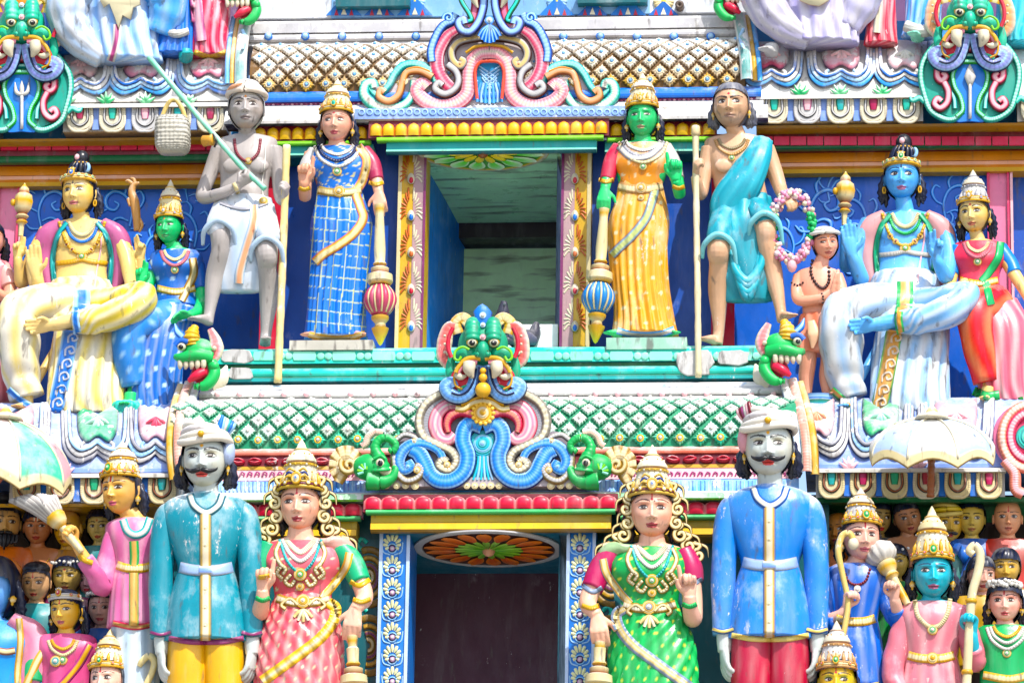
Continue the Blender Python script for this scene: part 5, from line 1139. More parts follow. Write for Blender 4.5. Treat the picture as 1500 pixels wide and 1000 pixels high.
    # -- decoration laid on the finished surfaces, found by looking from the front
    def hit(s, px, py):
        if s.bvh is None:
            v = np.vstack([a for a, _ in s.tris]); f = []; n = 0
            for a, b_ in s.tris: f += [tuple(i + n for i in q) for q in b_]; n += len(a)
            s.bvh = BVHTree.FromPolygons([Vector(q) for q in v], f)
        dr = FW * FPX + RT * (px - 750.0) + UP * (500.0 - py); dr = dr / np.linalg.norm(dr)
        loc, no, i, ds = s.bvh.ray_cast(Vector(CAMP), Vector(dr))
        if loc is None: return None, None
        no = np.array(no); no = no if no @ dr < 0 else -no
        return np.array(loc), no
    def dep(s, px, py, default=None):
        p, n = s.hit(px, py)
        return s.d0 if p is None else -p[1] / PX
    def band(s, name, path, w, h, bands, lift=.8, nr=0, ridge=0.0, n=None, nu=7, closed=False, taper=(1, 1), parent=None, mat=None, maxjump=40):
        p = np.asarray(path, float); ln = np.linalg.norm(np.diff(p, axis=0), axis=1).sum()
        n = n or int(max(8, ln / 3)); n = max(n, nr * 4 + 1) if nr else n
        q = cr(p, n, closed); t = nrm(np.gradient(q, axis=0)); lat = np.stack([-t[:, 1], t[:, 0]], -1); u = np.linspace(-1, 1, nu); g = np.zeros((n, nu, 3)); last = None
        tp = np.interp(np.linspace(0, 1, n), np.linspace(0, 1, len(taper)), taper)
        ds = np.full((n, nu), np.nan); N = np.zeros((n, nu, 3))
        for i in range(n):
            for j in range(nu):
                x, y = q[i] + lat[i] * u[j] * w * tp[i]; loc, no = s.hit(x, y)
                if loc is not None: ds[i, j] = -loc[1] / PX; N[i, j] = no
        med = np.nanmedian(ds) if np.isfinite(ds).any() else s.d0
        for i in range(n):
            row = ds[i]; rm = np.nanmedian(row) if np.isfinite(row).any() else (last if last is not None else med)
            if last is not None and abs(rm - last) > maxjump: rm = last
            row = np.where(np.isfinite(row) & (np.abs(row - rm) < 18), row, rm); ds[i] = row; last = rm
        for i in range(n):
            for j in range(nu):
                x, y = q[i] + lat[i] * u[j] * w * tp[i]
                k = 1.0 if not nr else (1 - ridge + ridge * abs(math.sin(i / (n - 1) * nr * math.pi)))
                g[i, j] = P(x, y, ds[i, j] + lift + h * k * math.sqrt(max(0, 1 - u[j] ** 2)))
        if isinstance(bands, list):
            row = np.array([next(cc(b) for l, b in bands + [(9, bands[-1][1])] if abs(x) <= l + 1e-6) for x in u]); col = np.repeat(row[None], n, 0)
        else: col = cc(bands)
        m = MB(); m.grid(g, col, False, False, closed); return s.part(m, name, mat, False, parent)
    def beads(s, name, path, r, step, col, lift=0.5, parent=None, col2=None):
        p = np.asarray(path, float); ln = np.linalg.norm(np.diff(p, axis=0), axis=1).sum(); n = max(3, int(ln / step)); q = cr(p, n); m = MB()
        for i, (x, y) in enumerate(q): m.ball(P(x, y, s.dep(x, y) + lift), r * PX, col if col2 is None or i % 2 else col2, 7, 5)
        return s.part(m, name, None, False, parent)
    def gem(s, name, px, py, r, cols, lift=0, dome=.5, nu=14, parent=None, tall=1.0):
        loc, no = s.hit(px, py)
        if loc is None: loc, no = P(px, py, s.d0), np.array([0, -1.0, 0])
        no = nrm(no * .5 + np.array([0, -1, 0]) * .8); n = len(cols); pr, cl = [(r * PX, -.01)], [cols[0]]
        for i, c_ in enumerate(cols): r0 = r * PX * (1 - i / n); h = r * PX * dome * (i + 1) / n; pr += [(r0, h - r * PX * dome / n), (r0 * .95, h)]; cl += [c_, c_]
        pr.append((.0004, pr[-1][1] + r * PX * .12)); cl.append(cols[-1])
        m = MB(); m.lathe(loc + no * lift * PX, pr, cl, no, nu); return s.part(m, name, None, False, parent, angle=50)
    # -- head dress
    def hair(s, col='hair', line=.72, side=.35, locks=True, res=1.0, thick=1.09, length=1.9, side_line=1.35):
        nl, nz = int(72 * res), int(44 * res); lon = np.linspace(-math.pi, math.pi, nl + 1)[:-1]; zz = np.linspace(-.95, .999, nz); LON, ZN = np.meshgrid(lon, zz)
        p = head_shape(LON, ZN, False, scale=thick); k = 1 + .018 * np.sin(LON * 34 + ZN * 8); p = p * k[..., None]
        z = p[..., 2]; a = np.abs(LON); keep = (z > line - side * np.clip(a - .25, 0, 2) ** 1.5) | (a > side_line)
        w = s.H(p.reshape(-1, 3)); cl = np.array([mixc(col, 'navy', .25 + .25 * math.sin(q * 17)) for q in LON.ravel()])
        m = MB(); f = []
        for i in range(nz - 1):
            for j in range(nl):
                j2 = (j + 1) % nl
                if keep[i, j] and keep[i, j2] and keep[i + 1, j] and keep[i + 1, j2]: f.append((i * nl + j, i * nl + j2, (i + 1) * nl + j2, (i + 1) * nl + j))
        m.add(w, f, cl)
        if locks:
            for sg in (-1, 1):
                for e in range(3):
                    m.tube([s.H((sg * (.82 + .10 * e), .35, .25)), s.H((sg * (1.02 + .12 * e), .35, -.5)), s.H((sg * (.95 + .16 * e), .45, -1.1)), s.H((sg * (.98 + .20 * e + .08 * math.sin(e * 2)), .40, -length + .18 * e))], np.array([.16, .19, .18, .06]) * s.hw * PX, mixc(col, 'navy', .2 * e), 8, 24, fold=lambda v, th: 1 + .22 * np.sin(v * 30 + th * 2))
        return s.part(m, 'hair', paint(.16, .32, .1))
    def crown(s, prof, cols, base=.55, tilt=-6, back=.10, lobes=0, amp=0, nu=36, mat=None, name='crown'):
        """prof (r,h) in half face widths"""
        a = math.radians(tilt); ax = s.HR @ np.array([0, -math.sin(a), math.cos(a)]); sd_ = s.HR @ np.array([1.0, 0, 0]); k = s.hw * PX
        m = MB(); m.lathe(s.H((0, back, base)), [(r * k, h * k) for r, h in prof], [cc(c_) for c_ in cols], ax, nu, lobes, amp, sd_, 1.06); s.crown_ax = ax
        if len(prof) > 10:
            b_ = MB(); o = np.cross(ax, sd_)
            for i, nb, rr in ((1, 26, .07), (3, 20, .055), (4, 18, .05), (6, 18, .06), (11, 14, .05)):
                for j in range(nb):
                    t = 2 * math.pi * (j + .5 * (i % 2)) / nb
                    if math.cos(t) > -.1 - 0 * t or True:
                        p = s.H((0, back, base)) + ax * prof[i][1] * k + (sd_ * math.cos(t) + o * math.sin(t) * 1.06) * prof[i][0] * k
                        if (p - s.H((0, back, base)))[1] < .02: b_.ball(p, rr * k, cols[0] if (j + i) % 3 else 'white', 6, 4)
            for j in range(7):
                t = math.pi * (.08 + .84 * j / 6); dr = sd_ * math.cos(t) - nrm(np.cross(ax, sd_)) * math.sin(t) * 1.06; dr = dr if (dr[1] < 0) else sd_ * math.cos(t) + np.cross(ax, sd_) * math.sin(t) * 1.06
                c0 = s.H((0, back, base)); pp = [c0 + ax * h * k + dr * r_ * k for r_, h in ((1.0 * prof[1][0] / 1.06 + .03, prof[2][1]), (prof[3][0] + .05, prof[3][1]), (prof[4][0] + .02, prof[4][1] * .96))]; b_.tube(pp, np.array([.09, .11, .02]) * k, mixc(cols[0], 'white', .3) if j % 2 else cols[0], 7, 9)
            s.part(m, name, mat or paint(.22, .42, .35), angle=40) if False else None
            cr_ = s.part(m, name, mat or paint(.22, .42, .35), angle=40); s.part(b_, 'crown_beads', None, parent=cr_); return cr_
        return s.part(m, name, mat or paint(.22, .42, .35), angle=40)
    def tiara(s, parent, z0=.66, rise=.16, r=1.10, cols=('gold', 'cream'), gem=('gold', 'green', 'white'), discs=6, gs=.20, spread=85, peak=.34, dcol=('gold', 'red')):
        k = s.hw * PX
        def at(a, dz=0, rr=0): a = math.radians(a); return s.H(((r + rr) * math.sin(a) * 1.0, -(r + rr) * math.cos(a) * 1.02 + .04, z0 + rise * math.cos(a) + dz))
        m = MB()
        for dz, th, c_ in ((0, .075, cols[0]), (.13, .06, cols[1]), (.24, .05, cols[0])): m.tube([at(a, dz, -.02 * dz) for a in np.linspace(-spread, spread, 25)], th * k, c_, 8, 60, fold=lambda v, th_: 1 + .18 * np.abs(np.sin(v * 70)))
        t = s.part(m, 'tiara', None, parent=parent)
        m = MB()
        for i in range(discs):
            a = -spread * .8 + spread * 1.6 * i / (discs - 1)
            if abs(a) < 14: continue
            q = at(a, .19, .06); n_ = nrm(q - s.H((0, 0, z0))); m.lathe(q, [(.12 * k, 0), (.12 * k, .03 * k), (.08 * k, .05 * k), (.075 * k, .03 * k), (.05 * k, .07 * k), (.001, .08 * k)], [dcol[0]] * 3 + [dcol[1]] * 2 + ['white'], n_, 10)
        s.part(m, 'gem_row', None, parent=parent)
        m = MB(); q = at(0, .20 + gs * .6, .05); n_ = s.HR @ nrm(np.array([0, -1, .25]))
        m.lathe(q, [(gs * k, -.03 * k), (gs * k, .08 * k), (gs * .72 * k, .12 * k), (gs * .66 * k, .06 * k), (gs * .40 * k, .16 * k), (.001, .20 * k)], [gem[0]] * 3 + [gem[1]] * 2 + [gem[2]], n_, 16, flat=1.25); s.part(m, 'front_gem', None, parent=parent)
        if peak:
            m = MB(); q0 = at(0, .35, .05)
            for a in (-38, -19, 0, 19, 38): e = s.H((peak * 1.1 * math.sin(math.radians(a)), -r * .98, z0 + rise + .32 + peak * math.cos(math.radians(a)))); m.tube([q0, (q0 + e) / 2, e], np.array([.06, .07, .03]) * k, cols[0] if abs(a) != 19 else cols[1], 7, 8)
            s.part(m, 'crest_spray', None, parent=parent)
        return t
    def earrings(s, col='gold', r=.17, z=-.62, ring=False):
        for sg in (-1, 1):
            m = MB(); k = s.hw * PX; q = s.H((sg * 1.06, .0, z))
            if ring: m.tube([q + np.array([.16 * k * math.cos(a) * .5, 0, .20 * k * math.sin(a)]) for a in np.linspace(0, 2 * math.pi, 13)[:-1]], .05 * k, col, 6, 18, closed=True, caps=False)
            else: m.lathe(q, [(.05 * k, .22 * k), (r * k, .05 * k), (r * .8 * k, -.08 * k), (r * .3 * k, -.16 * k), (r * .4 * k, -.22 * k), (.001, -.30 * k)], [col, col, 'cream', col, col, col], (0, 0, 1), 12)
            s.part(m, 'earring')
    def moustache(s, col='black', w=.60, up=.10):
        m = MB(); k = s.hw * PX
        for sg in (-1, 1):
            pts = [s.H((sg * x, -1.19 + .22 * x ** 2 * 2.2, z)) for x, z in ((.02, -.60), (.20, -.63), (.38, -.66), (w + .06, -.62 + up * .5), (w + .14, -.56 + up))]
            m.tube(pts, np.array([.07, .115, .115, .065, .012]) * k, col, 8, 20)
        return s.part(m, 'moustache')
MAKUTA = [(1.02, 0), (1.06, .10), (1.0, .22), (.96, .5), (.90, .8), (.80, 1.05), (.86, 1.12), (.86, 1.2), (.72, 1.24), (.80, 1.32), (.78, 1.42), (.62, 1.62), (.40, 1.8), (.42, 1.86), (.26, 1.95), (.20, 2.1), (.02, 2.35)]
def makuta(h=1.0, r=1.0, a='cream', b_='gold', c_='ivory'):
    pr = [(x * r, y * h) for x, y in MAKUTA]; return pr, [b_, b_, a, a, a, a, b_, b_, 'brown', c_, c_, c_, a, b_, a, c_, c_]
def pleat(k=22, amp=.06, front=.9, hip=.03, sw=9, bot=1.0, phase=0.0):
    def f(v, th):
        w = np.exp(-((th - math.pi / 2) / front) ** 2)
        return 1 + bot * amp * np.clip(v * 1.4 - .15, 0, 1) * w * np.sin(k * (th - math.pi / 2) + .8 * np.sin(6 * v) + phase) + hip * np.sin(sw * th + 11 * v) * np.clip(1 - v, 0, 1) ** .6 * (1 - .5 * w)
    return f
def club(x0, y0, x1, y1, d, label, bulb, r=22):
    """long handled mace standing on its tip"""
    a, b_ = P(x0, y0, d), P(x1, y1, d); ax = a - b_; L = np.linalg.norm(ax); k = PX
    t = thing('mace', label, 'mace', b_, 'maces held by the four women')
    m = MB(); m.lathe(b_, [(.002, 0), (.012, .01), (.042, .075), (.050, .10), (.034, .105), (.030, .13), (.05, .155), (.052, .17), (.03, .18)], ['lemon', 'lemon', 'gold', 'gold', 'dgold', 'cream', 'gold', 'gold', 'cream'], ax, 18); m.build('tip', t, EN, angle=40)
    H = r * 2.2 * k; m = MB(); n = 14; pr = [(r * k * max(.25, math.sin(math.pi * (.10 + .82 * i / (n - 1))) ** .75), .175 + H * i / (n - 1)) for i in range(n)]; m.lathe(b_, pr, cc(bulb), ax, 48, 12, .10); m.build('bulb', t, CLEAN)
    for i in range(12):
        an = 2 * math.pi * i / 12 + math.pi / 12; s_ = np.array([1.0, 0, 0]); u = nrm(ax); s_ = nrm(s_ - u * (s_ @ u)); o = np.cross(u, s_)
        m = MB(); m.tube([b_ + u * h + (s_ * math.cos(an) + o * math.sin(an)) * rr * .97 for rr, h in pr[1:-1]], .006, 'cream', 5, 14); m.build('gold_rib', t, CLEAN)
    z = .175 + H
    m = MB(); m.lathe(b_, [(.06, z - .01), (.075, z + .01), (.072, z + .05), (.05, z + .06), (.052, z + .09), (.030, z + .10), (.040, z + .115), (.030, z + .13), (.034, z + .2), (.024, L - .06), (.026, L - .03), (.03, L), (.001, L + .01)], ['gold', 'cream', 'cream', 'brown', 'cream', 'brown', 'gold', 'cream', 'cream', 'cream', 'gold', 'cream', 'cream'], ax, 18); m.build('handle', t, MILD, angle=40)
    return t
def staff(pts, r, label, col='tan', name='staff'):
    t = thing(name, label, name.replace('_', ' '), P(*pts[-1])); m = MB(); m.tube(PA(pts), r * PX, col, 10, 50, fold=lambda v, th: 1 + .05 * np.sin(v * 40) + .04 * np.sin(v * 97)); m.build('shaft', t, MILD); return t

# ---------- lady in the blue check sari (upper storey, left of the doorway) and her green partner
def check(c0, c1, s=16.0, ang=.15):
    def f(v, th, g):
        p = proj(g.reshape(-1, 3)).reshape(g.shape[:2] + (2,)); x, y = p[..., 0] + ang * p[..., 1], p[..., 1] - ang * p[..., 0]
        l = (np.abs((x / s) % 1 - .5) > .455) | (np.abs((y / s) % 1 - .5) > .455)
        return np.where(l[..., None], cc(c1), cc(c0)).reshape(-1, 3)
    return f
def spots(c0, c1, s=20, r=.16, c2=None, streak=None):
    def f(v, th, g):
        p = proj(g.reshape(-1, 3)).reshape(g.shape[:2] + (2,)); x, y = p[..., 0] / s, p[..., 1] / s; x = x + .5 * (np.floor(y) % 2)
        k = ((x % 1 - .5) ** 2 + (y % 1 - .5) ** 2) < r * r
        b = np.tile(cc(c0), g.shape[:2] + (1,))
        if streak is not None: w = (.5 + .5 * np.sin(th * 22 + 1.5 * np.sin(v * 7)))[..., None] ** 2 * .6; b = b * (1 - w) + cc(streak) * w
        return np.where(k[..., None], cc(c1), b).reshape(-1, 3)
    return f
def streaks(c0, c1, k=22, a=.7, sw=1.5):
    def f(v, th, g=None):
        w = (.5 + .5 * np.sin(th * k + sw * np.sin(v * 7)))[..., None] ** 1.6 * a * np.ones(np.broadcast(v, th).shape)[..., None]
        return (cc(c0) * (1 - w) + cc(c1) * w).reshape(-1, 3)
    return f
def neckset(F, cx, y, w, n=3, cols=('cream', 'silver', 'gold'), drop=10, pend=None):
    for i in range(n):
        ww = w + i * 5; F.band('necklace', [(cx - ww, y - 2 + i * 1), (cx - ww * .7, y + drop * .55 + i * 6), (cx, y + drop + i * 9), (cx + ww * .7, y + drop * .55 + i * 6), (cx + ww, y - 2 + i * 1)], 2.4, 2.6, cols[i % len(cols)], nr=22, ridge=.5)
    if pend: F.gem('pendant', cx, y + drop + (n - 1) * 9 + pend, pend, ['gold', 'cream', 'green', 'white'], .5)

F = Fig('woman statue in a blue checked sari with one finger raised, left of the upper doorway', (495, 500, 165), 'flesh', mat=paint(.14, .34, .12))
F.head(493, 181, 172, 22, yaw=-3, pitch=7, blush=hx('e08a78'), lips=hx('b84a58'), mark='dot')
F.limb([(493, 200, 168), (494, 224, 163)], [11, 15]).trunk([(495, 213, 163, 16, 13), (496, 222, 163, 40, 17), (496, 250, 165, 38, 22), (497, 280, 163, 30, 20)])
F.limb([(457, 226, 163), (448, 262, 170), (447, 288, 178)], [12, 10, 9]).limb([(447, 290, 178), (446, 278, 192), (446, 268, 200)], [9, 8.5, 6.5])
F.hand((446, 268, 200), (.08, 1, .05), (0, 0, 1), 45, 'point', 1, curlthumb=.5)
F.limb([(537, 226, 163), (549, 252, 168), (553, 272, 176), (555, 283, 182)], [11, 9.5, 8, 7]); F.hand((555, 282, 183), (.12, -1, .15), (0, .2, -1), 40, 'drape', -1)
F.foot((465, 499, 176), -.5, 36); F.foot((520, 499, 176), .35, 36)
F.body()
F.hair(); pr, cl = makuta(1.05, .98, hx('cfc19a'), hx('b8923c'), hx('ddd2b4')); c_ = F.crown(pr, cl, .62); F.tiara(c_, gem=('gold', 'aqua', 'dgreen')); F.earrings()
bf = lambda v, th: 1 + .012 * np.sin(8 * th + 9 * v)
F.cloth('sari_bodice', [(496, 217, 165, 35, 14), (496, 227, 165, 43, 19), (496, 248, 167, 40, 26), (496, 268, 166, 32, 22), (497, 286, 165, 31, 21)], check('blue', hx('c9c28a'), 17, .5), fold=bf)
F.cloth('sari_skirt', [(497, 274, 165, 31, 21), (498, 292, 165, 35, 23), (500, 325, 166, 44, 27), (499, 370, 166, 43, 28), (495, 420, 167, 42, 28), (492, 465, 168, 43, 29), (492, 497, 169, 46, 31)], check('blue', hx('b9c08c'), 17, .1), nu=170, n=150, fold=pleat(26, .085, .75, .03))
F.sleeve('sleeve', [(462, 222, 164), (451, 244, 168), (448, 264, 172)], [11, 12.5, 11.5], 'lgrey'); F.sleeve('sleeve', [(532, 222, 164), (545, 240, 167), (552, 264, 172)], [12, 12.5, 10], hx('a03a55'))
F.band('sari_border', [(524, 214), (537, 234), (532, 262), (522, 282), (527, 300), (532, 320), (518, 342), (494, 360), (474, 372), (461, 384)], 7, 2.5, [(.6, 'cream'), (.8, 'gold'), (1, 'mauve')])
F.band('sari_hem', [(452, 490), (470, 494), (492, 496), (515, 494), (535, 488)], 4.5, 2, [(.6, 'cream'), (1, 'gold')], nr=8, ridge=.5)
F.band('belt', [(466, 278), (480, 281), (497, 282), (514, 281), (529, 278)], 6, 3, [(.5, 'cream'), (1, hx('a08a4a'))], nr=14, ridge=.25); F.gem('belt_clasp', 497, 281, 9, ['gold', 'cream', 'gold', 'ivory'], 2)
neckset(F, 494, 214, 24, 3, ('silver', 'navy', 'silver'), 12, 7)
for x, y, w in ((446, 276, 9), (551, 268, 11)): F.band('bangle', [(x - w, y - 1), (x, y + 2), (x + w, y - 1)], 3, 2.5, 'gold', nr=6, ridge=.3)
t = tag(slab('plinth', 424, 546, 498, 512, 120, 212, hx('b4b0a4'), mat=paint(.5, .6, .7), kind=False), 'worn white slab under the woman in the blue checked sari', 'plinth')
club(556, 300, 557, 506, 190, 'tall mace with a pink ribbed bulb under the blue sari woman hand', hx('b8506a'))

F = Fig('green faced woman statue in an orange sari, right of the upper doorway', (944, 496, 165), 'skin_green', mat=paint(.16, .34, .12))
F.head(941, 173, 172, 21.5, yaw=-4, pitch=7, lips=hx('b08a6a'), blush=hx('12a050'), liner='dgreen', browc='dgreen')
F.limb([(941, 194, 168), (942, 218, 163)], [11, 15]).trunk([(942, 208, 163, 16, 13), (940, 217, 163, 40, 17), (940, 252, 165, 37, 22), (938, 275, 163, 30, 20)])
F.limb([(904, 221, 163), (893, 246, 168), (888, 268, 176), (886, 278, 182)], [11, 9.5, 8, 7]); F.hand((886, 277, 183), (-.08, -1, .15), (0, .2, -1), 40, 'drape', 1)
F.limb([(976, 221, 163), (990, 256, 170), (996, 284, 178)], [12, 10, 9]).limb([(996, 286, 178), (993, 274, 192), (990, 264, 200)], [9, 8.5, 6.5]); F.hand((990, 262, 200), (-.10, 1, .05), (0, 0, 1), 45, 'point', -1, curlthumb=.5)
F.foot((906, 496, 176), -.5, 34); F.foot((976, 496, 176), .5, 34)
F.body(); F.hair(); pr, cl = makuta(1.08, .98, hx('cabf9c'), hx('b08a3a'), hx('dcd0b4')); c_ = F.crown(pr, cl, .62); F.tiara(c_, gem=('gold', 'cream', 'gold'), peak=.4); F.earrings()
F.cloth('sari_bodice', [(941, 212, 165, 35, 14), (941, 222, 165, 42, 19), (940, 244, 167, 39, 26), (939, 263, 166, 32, 22), (938, 282, 165, 31, 21)], spots('orange', hx('dcc8a0'), 19, .15), fold=bf, mat=paint(.5, .4, .15))
F.cloth('sari_skirt', [(938, 270, 165, 31, 21), (938, 290, 165, 35, 23), (936, 325, 166, 43, 27), (935, 370, 166, 42, 28), (938, 420, 167, 41, 28), (943, 462, 168, 43, 29), (945, 492, 169, 48, 31)], spots(hx('e09a24'), hx('d8c8a0'), 22, .13, streak=hx('e8c088')), nu=130, n=110, fold=pleat(22, .095, .75, .04, phase=1), mat=paint(.5, .4, .2))
F.sleeve('sleeve', [(908, 217, 164), (897, 236, 167), (889, 264, 172)], [12, 12.5, 10.5], hx('c03a50')); F.sleeve('sleeve', [(973, 217, 164), (985, 238, 168), (992, 262, 172)], [12, 12, 10.5], 'lgrey')
F.band('sari_border', [(906, 214), (925, 230), (950, 228), (970, 212)], 5, 2.5, [(.6, 'silver'), (1, 'grey')])
F.band('sari_border', [(960, 276), (956, 292), (946, 320), (926, 345), (908, 362), (896, 374)], 7, 2.5, [(.5, hx('b8c07a')), (.8, hx('7a9ab0')), (1, 'brown')], nr=20, ridge=.15)
F.band('sari_hem', [(904, 484), (922, 489), (945, 491), (968, 489), (988, 482)], 5, 2.5, [(.6, 'white'), (1, 'sky')], nr=8, ridge=.5)
F.band('belt', [(906, 272), (922, 276), (939, 277), (956, 276), (971, 272)], 6.5, 3, [(.5, 'cream'), (1, 'tan')], nr=14, ridge=.3); F.gem('belt_clasp', 939, 276, 9, ['tan', 'cream', 'gold', 'ivory'], 2); F.gem('belt_drop', 939, 290, 5, ['tan', 'cream', 'gold'], 1)
neckset(F, 942, 208, 26, 3, ('silver', 'grey', 'cream'), 12, 6)
for x, y, w in ((888, 264, 11), (994, 274, 9)): F.band('bangle', [(x - w, y - 1), (x, y + 2), (x + w, y - 1)], 3, 2.5, 'gold', nr=6, ridge=.3)
tag(slab('plinth', 888, 1006, 494, 511, 120, 210, hx('8fb8a4'), mat=paint(.5, .6, .7), kind=False), 'chipped white and green slab under the green faced woman statue', 'plinth')
club(885, 306, 872, 503, 190, 'tall mace with a blue ribbed bulb under the green woman hand', hx('3f7fc0'))
# ---------- the two ladies beside the lower doorway
def court_lady(cx, cy, sg, label, sari, spot, streak, sleeve, edge, clublabel, bulb, base):
    X = lambda x: cx + sg * x
    Y = lambda y: cy + y
    Q = lambda a: [(X(q[0]), Y(q[1])) + tuple(q[2:]) for q in a]
    F = Fig(label, (cx, 1115, 400), hx('e6b49c'), mat=paint(.12, .32, .1))
    F.head(cx, cy + 4, 410, 28, yaw=-3 * sg, pitch=8, res=1.15, blush=hx('e07850'), lips=hx('a83a48'), mark='line', browc=hx('3a1a10'))
    F.limb(Q([(0, 30, 406), (0, 58, 400)]), [15, 20]).trunk([(cx, cy + 52, 400, 20, 16), (X(3), cy + 64, 399, 52, 20), (X(4), cy + 95, 402, 50, 27), (X(4), cy + 135, 400, 36, 24)])
    F.limb(Q([(-50, 66, 400), (-58, 118, 406), (-60, 160, 418), (-56, 146, 438), (-55, 128, 446)]), [15, 14, 13, 10.5, 8.5], n=40)
    F.hand((X(-55), Y(128), 446), (.12 * sg, 1, .05), (0, 0, 1), 48, 'point', sg, curlthumb=.5)
    F.limb(Q([(60, 66, 400), (82, 104, 406), (94, 138, 416), (86, 150, 428), (80, 158, 432)]), [14, 13, 12, 10, 8.5], n=36); F.hand((X(80), Y(157), 432), (-.12 * sg, -1, .12), (0, .2, -1), 50, 'drape', -sg)
    F.body(); F.hair(length=1.5)
    pr, cl = makuta(1.12, .93, 'ivory', hx('c0a04a'), hx('ddd5b8')); c_ = F.crown(pr, cl, .62, -4); F.tiara(c_, z0=.66, cols=(hx('c2a14c'), hx('6a2a3a')), gem=('gold', 'cream', 'blue'), discs=8, gs=.26, dcol=(hx('c2a14c'), 'white')); F.earrings('gold', .15)
    k = MB()
    for i in range(3):
        for s_ in (-1, 1): k.tube([F.H((s_ * a, -1.02, z)) for a, z in ((.10, 1.22 + .16 * i), (.45 - .05 * i, 1.30 + .18 * i), (.62 - .05 * i, 1.12 + .18 * i))], np.array([.05, .06, .03]) * 28 * PX, hx('c2a14c') if i != 1 else 'dblue', 6, 10)
    F.part(k, 'crown_scrolls')
    for s_ in (-1, 1):                       # gilded flame curls framing the head
        for i, (x, y, r) in enumerate(((33, -22, 9), (38, -2, 10), (36, 18, 10), (42, 36, 11), (54, 52, 11), (68, 66, 10))):
            m = MB(); sp = spiral(cx + s_ * x, cy + y + 4, r, 90, 1.25 * s_, 20, .2); tail = [(cx + s_ * (x - 8 - (i > 3) * 6), cy + y - 14), (cx + s_ * (x + 2), cy + y - 12)]
            m.scroll(tail + sp, 3.4, 5, [(.4, hx('dccda0')), (.8, hx('b09858')), (1, 'dbrown')], d=414 - i * 2, n=60); m.scroll([(cx + s_ * (x - 6), cy + y - 16), (cx + s_ * (x + r + 2), cy + y - 8), (cx + s_ * (x + r + 5), cy + y + 6)], 2.6, 4, [(.5, hx('d8c78c')), (1, 'dbrown')], d=411 - i * 2, n=20, taper=(1, 1, .3)); F.part(m, 'flame_curl')
    bodice = spots(sari, spot, 15, .13)
    F.cloth('sari_bodice', [(X(2), cy + 60, 401, 46, 19), (X(3), cy + 74, 402, 54, 24), (X(4), cy + 98, 404, 52, 33), (X(4), cy + 122, 402, 41, 29), (X(4), cy + 146, 401, 38, 27)], bodice, fold=lambda v, th: 1 + .016 * np.sin(9 * th + 8 * v) + .06 * np.exp(-((v - .42) / .2) ** 2) * (np.exp(-((th - 1.05) / .35) ** 2) + np.exp(-((th - 2.1) / .35) ** 2)))
    F.cloth('sari_skirt', [(X(4), cy + 136, 401, 38, 27), (X(3), cy + 160, 402, 46, 31), (X(0), cy + 200, 403, 57, 36), (X(-2), cy + 260, 405, 60, 38), (X(-2), cy + 320, 407, 59, 38), (cx, cy + 378, 409, 62, 40)], spots(sari, spot, 17, .12, streak=streak), nu=120, n=70, fold=lambda v, th: 1 + .035 * np.sin(15 * (th * sg + 4.2 * v)) * np.clip(v * 3, 0, 1) + .03 * np.clip(v * 2 - .5, 0, 1) * np.sin(26 * th) * np.exp(-((th - 1.57) / .8) ** 2))
    F.sleeve('sleeve', Q([(-46, 64, 400), (-56, 88, 403), (-59, 108, 405)]), [16, 17, 15.5], sleeve); F.sleeve('sleeve', Q([(54, 64, 400), (74, 88, 404), (88, 118, 411)]), [16, 17, 15], sleeve)
    F.sleeve('sari_drape', Q([(18, 56, 412), (48, 60, 406), (74, 76, 404), (80, 96, 396)]), [(16, 9), (22, 12), (20, 14), (12, 10)], spots(mixc(sari, 'ivory', .45), spot, 12, .15)) if False else None
    m = MB(); m.tube(PA(Q([(26, 60, 414), (46, 63, 408), (64, 72, 403), (74, 92, 400)])), np.array([(9, 6), (15, 9), (16, 12), (9, 9)]) * PX, mixc(sari, 'ivory', .5), 18, 24, fold=lambda v, th: 1 + .07 * np.sin(6 * th)); F.part(m, 'sari_drape', track=True)
    F.band('sari_border', Q([(72, 74), (66, 96), (48, 122), (32, 140)]), 6, 2.5, [(.4, 'cream'), (.7, 'gold'), (1, edge)]); F.band('sari_border', Q([(40, 146), (52, 156), (46, 178), (28, 200), (2, 220), (-28, 242), (-56, 262)]), 8, 3, [(.3, 'ivory'), (.65, hx('cfb871')), (1, edge)], nr=34, ridge=.15)
    F.band('sleeve_hem', Q([(-74, 104), (-60, 110), (-45, 107)]), 3.5, 2, edge); F.band('sleeve_hem', Q([(73, 116), (86, 122), (102, 113)]), 3.5, 2, edge)
    for i, (w, dy, co) in enumerate(((22, 10, 'ivory'), (27, 20, 'silver'), (31, 33, 'teal'))): F.band('necklace', [(cx - w, cy + 54), (cx - w * .6, cy + 54 + dy), (cx, cy + 60 + dy * 1.3), (cx + w * .6, cy + 54 + dy), (cx + w, cy + 54)], 4 - i * .9, 3, co, nr=26, ridge=.6)
    for s_ in (-1, 1):
        for pth in ([(30, 58), (36, 74), (30, 90), (22, 98), (26, 106)], [(14, 106), (22, 116), (14, 122), (8, 114)], [(26, 92), (34, 104), (26, 112)]): F.band('chest_ornament', [(cx + s_ * x, cy + y) for x, y in pth], 3.4, 4, [(.5, hx('d8cfae')), (1, hx('a88c4a'))], nr=8, ridge=.4)
    F.gem('pendant', cx, cy + 106, 9, ['gold', 'cream', 'gold', 'green', 'white'], 3); F.gem('pendant_drop', cx, cy + 124, 6, ['gold', 'cream', 'gold'], 2)
    F.band('belt', [(X(-35), cy + 140), (X(-15), cy + 146), (X(4), cy + 147), (X(24), cy + 146), (X(42), cy + 140)], 6.5, 4, [(.5, 'ivory'), (1, hx('a08040'))], nr=18, ridge=.35)
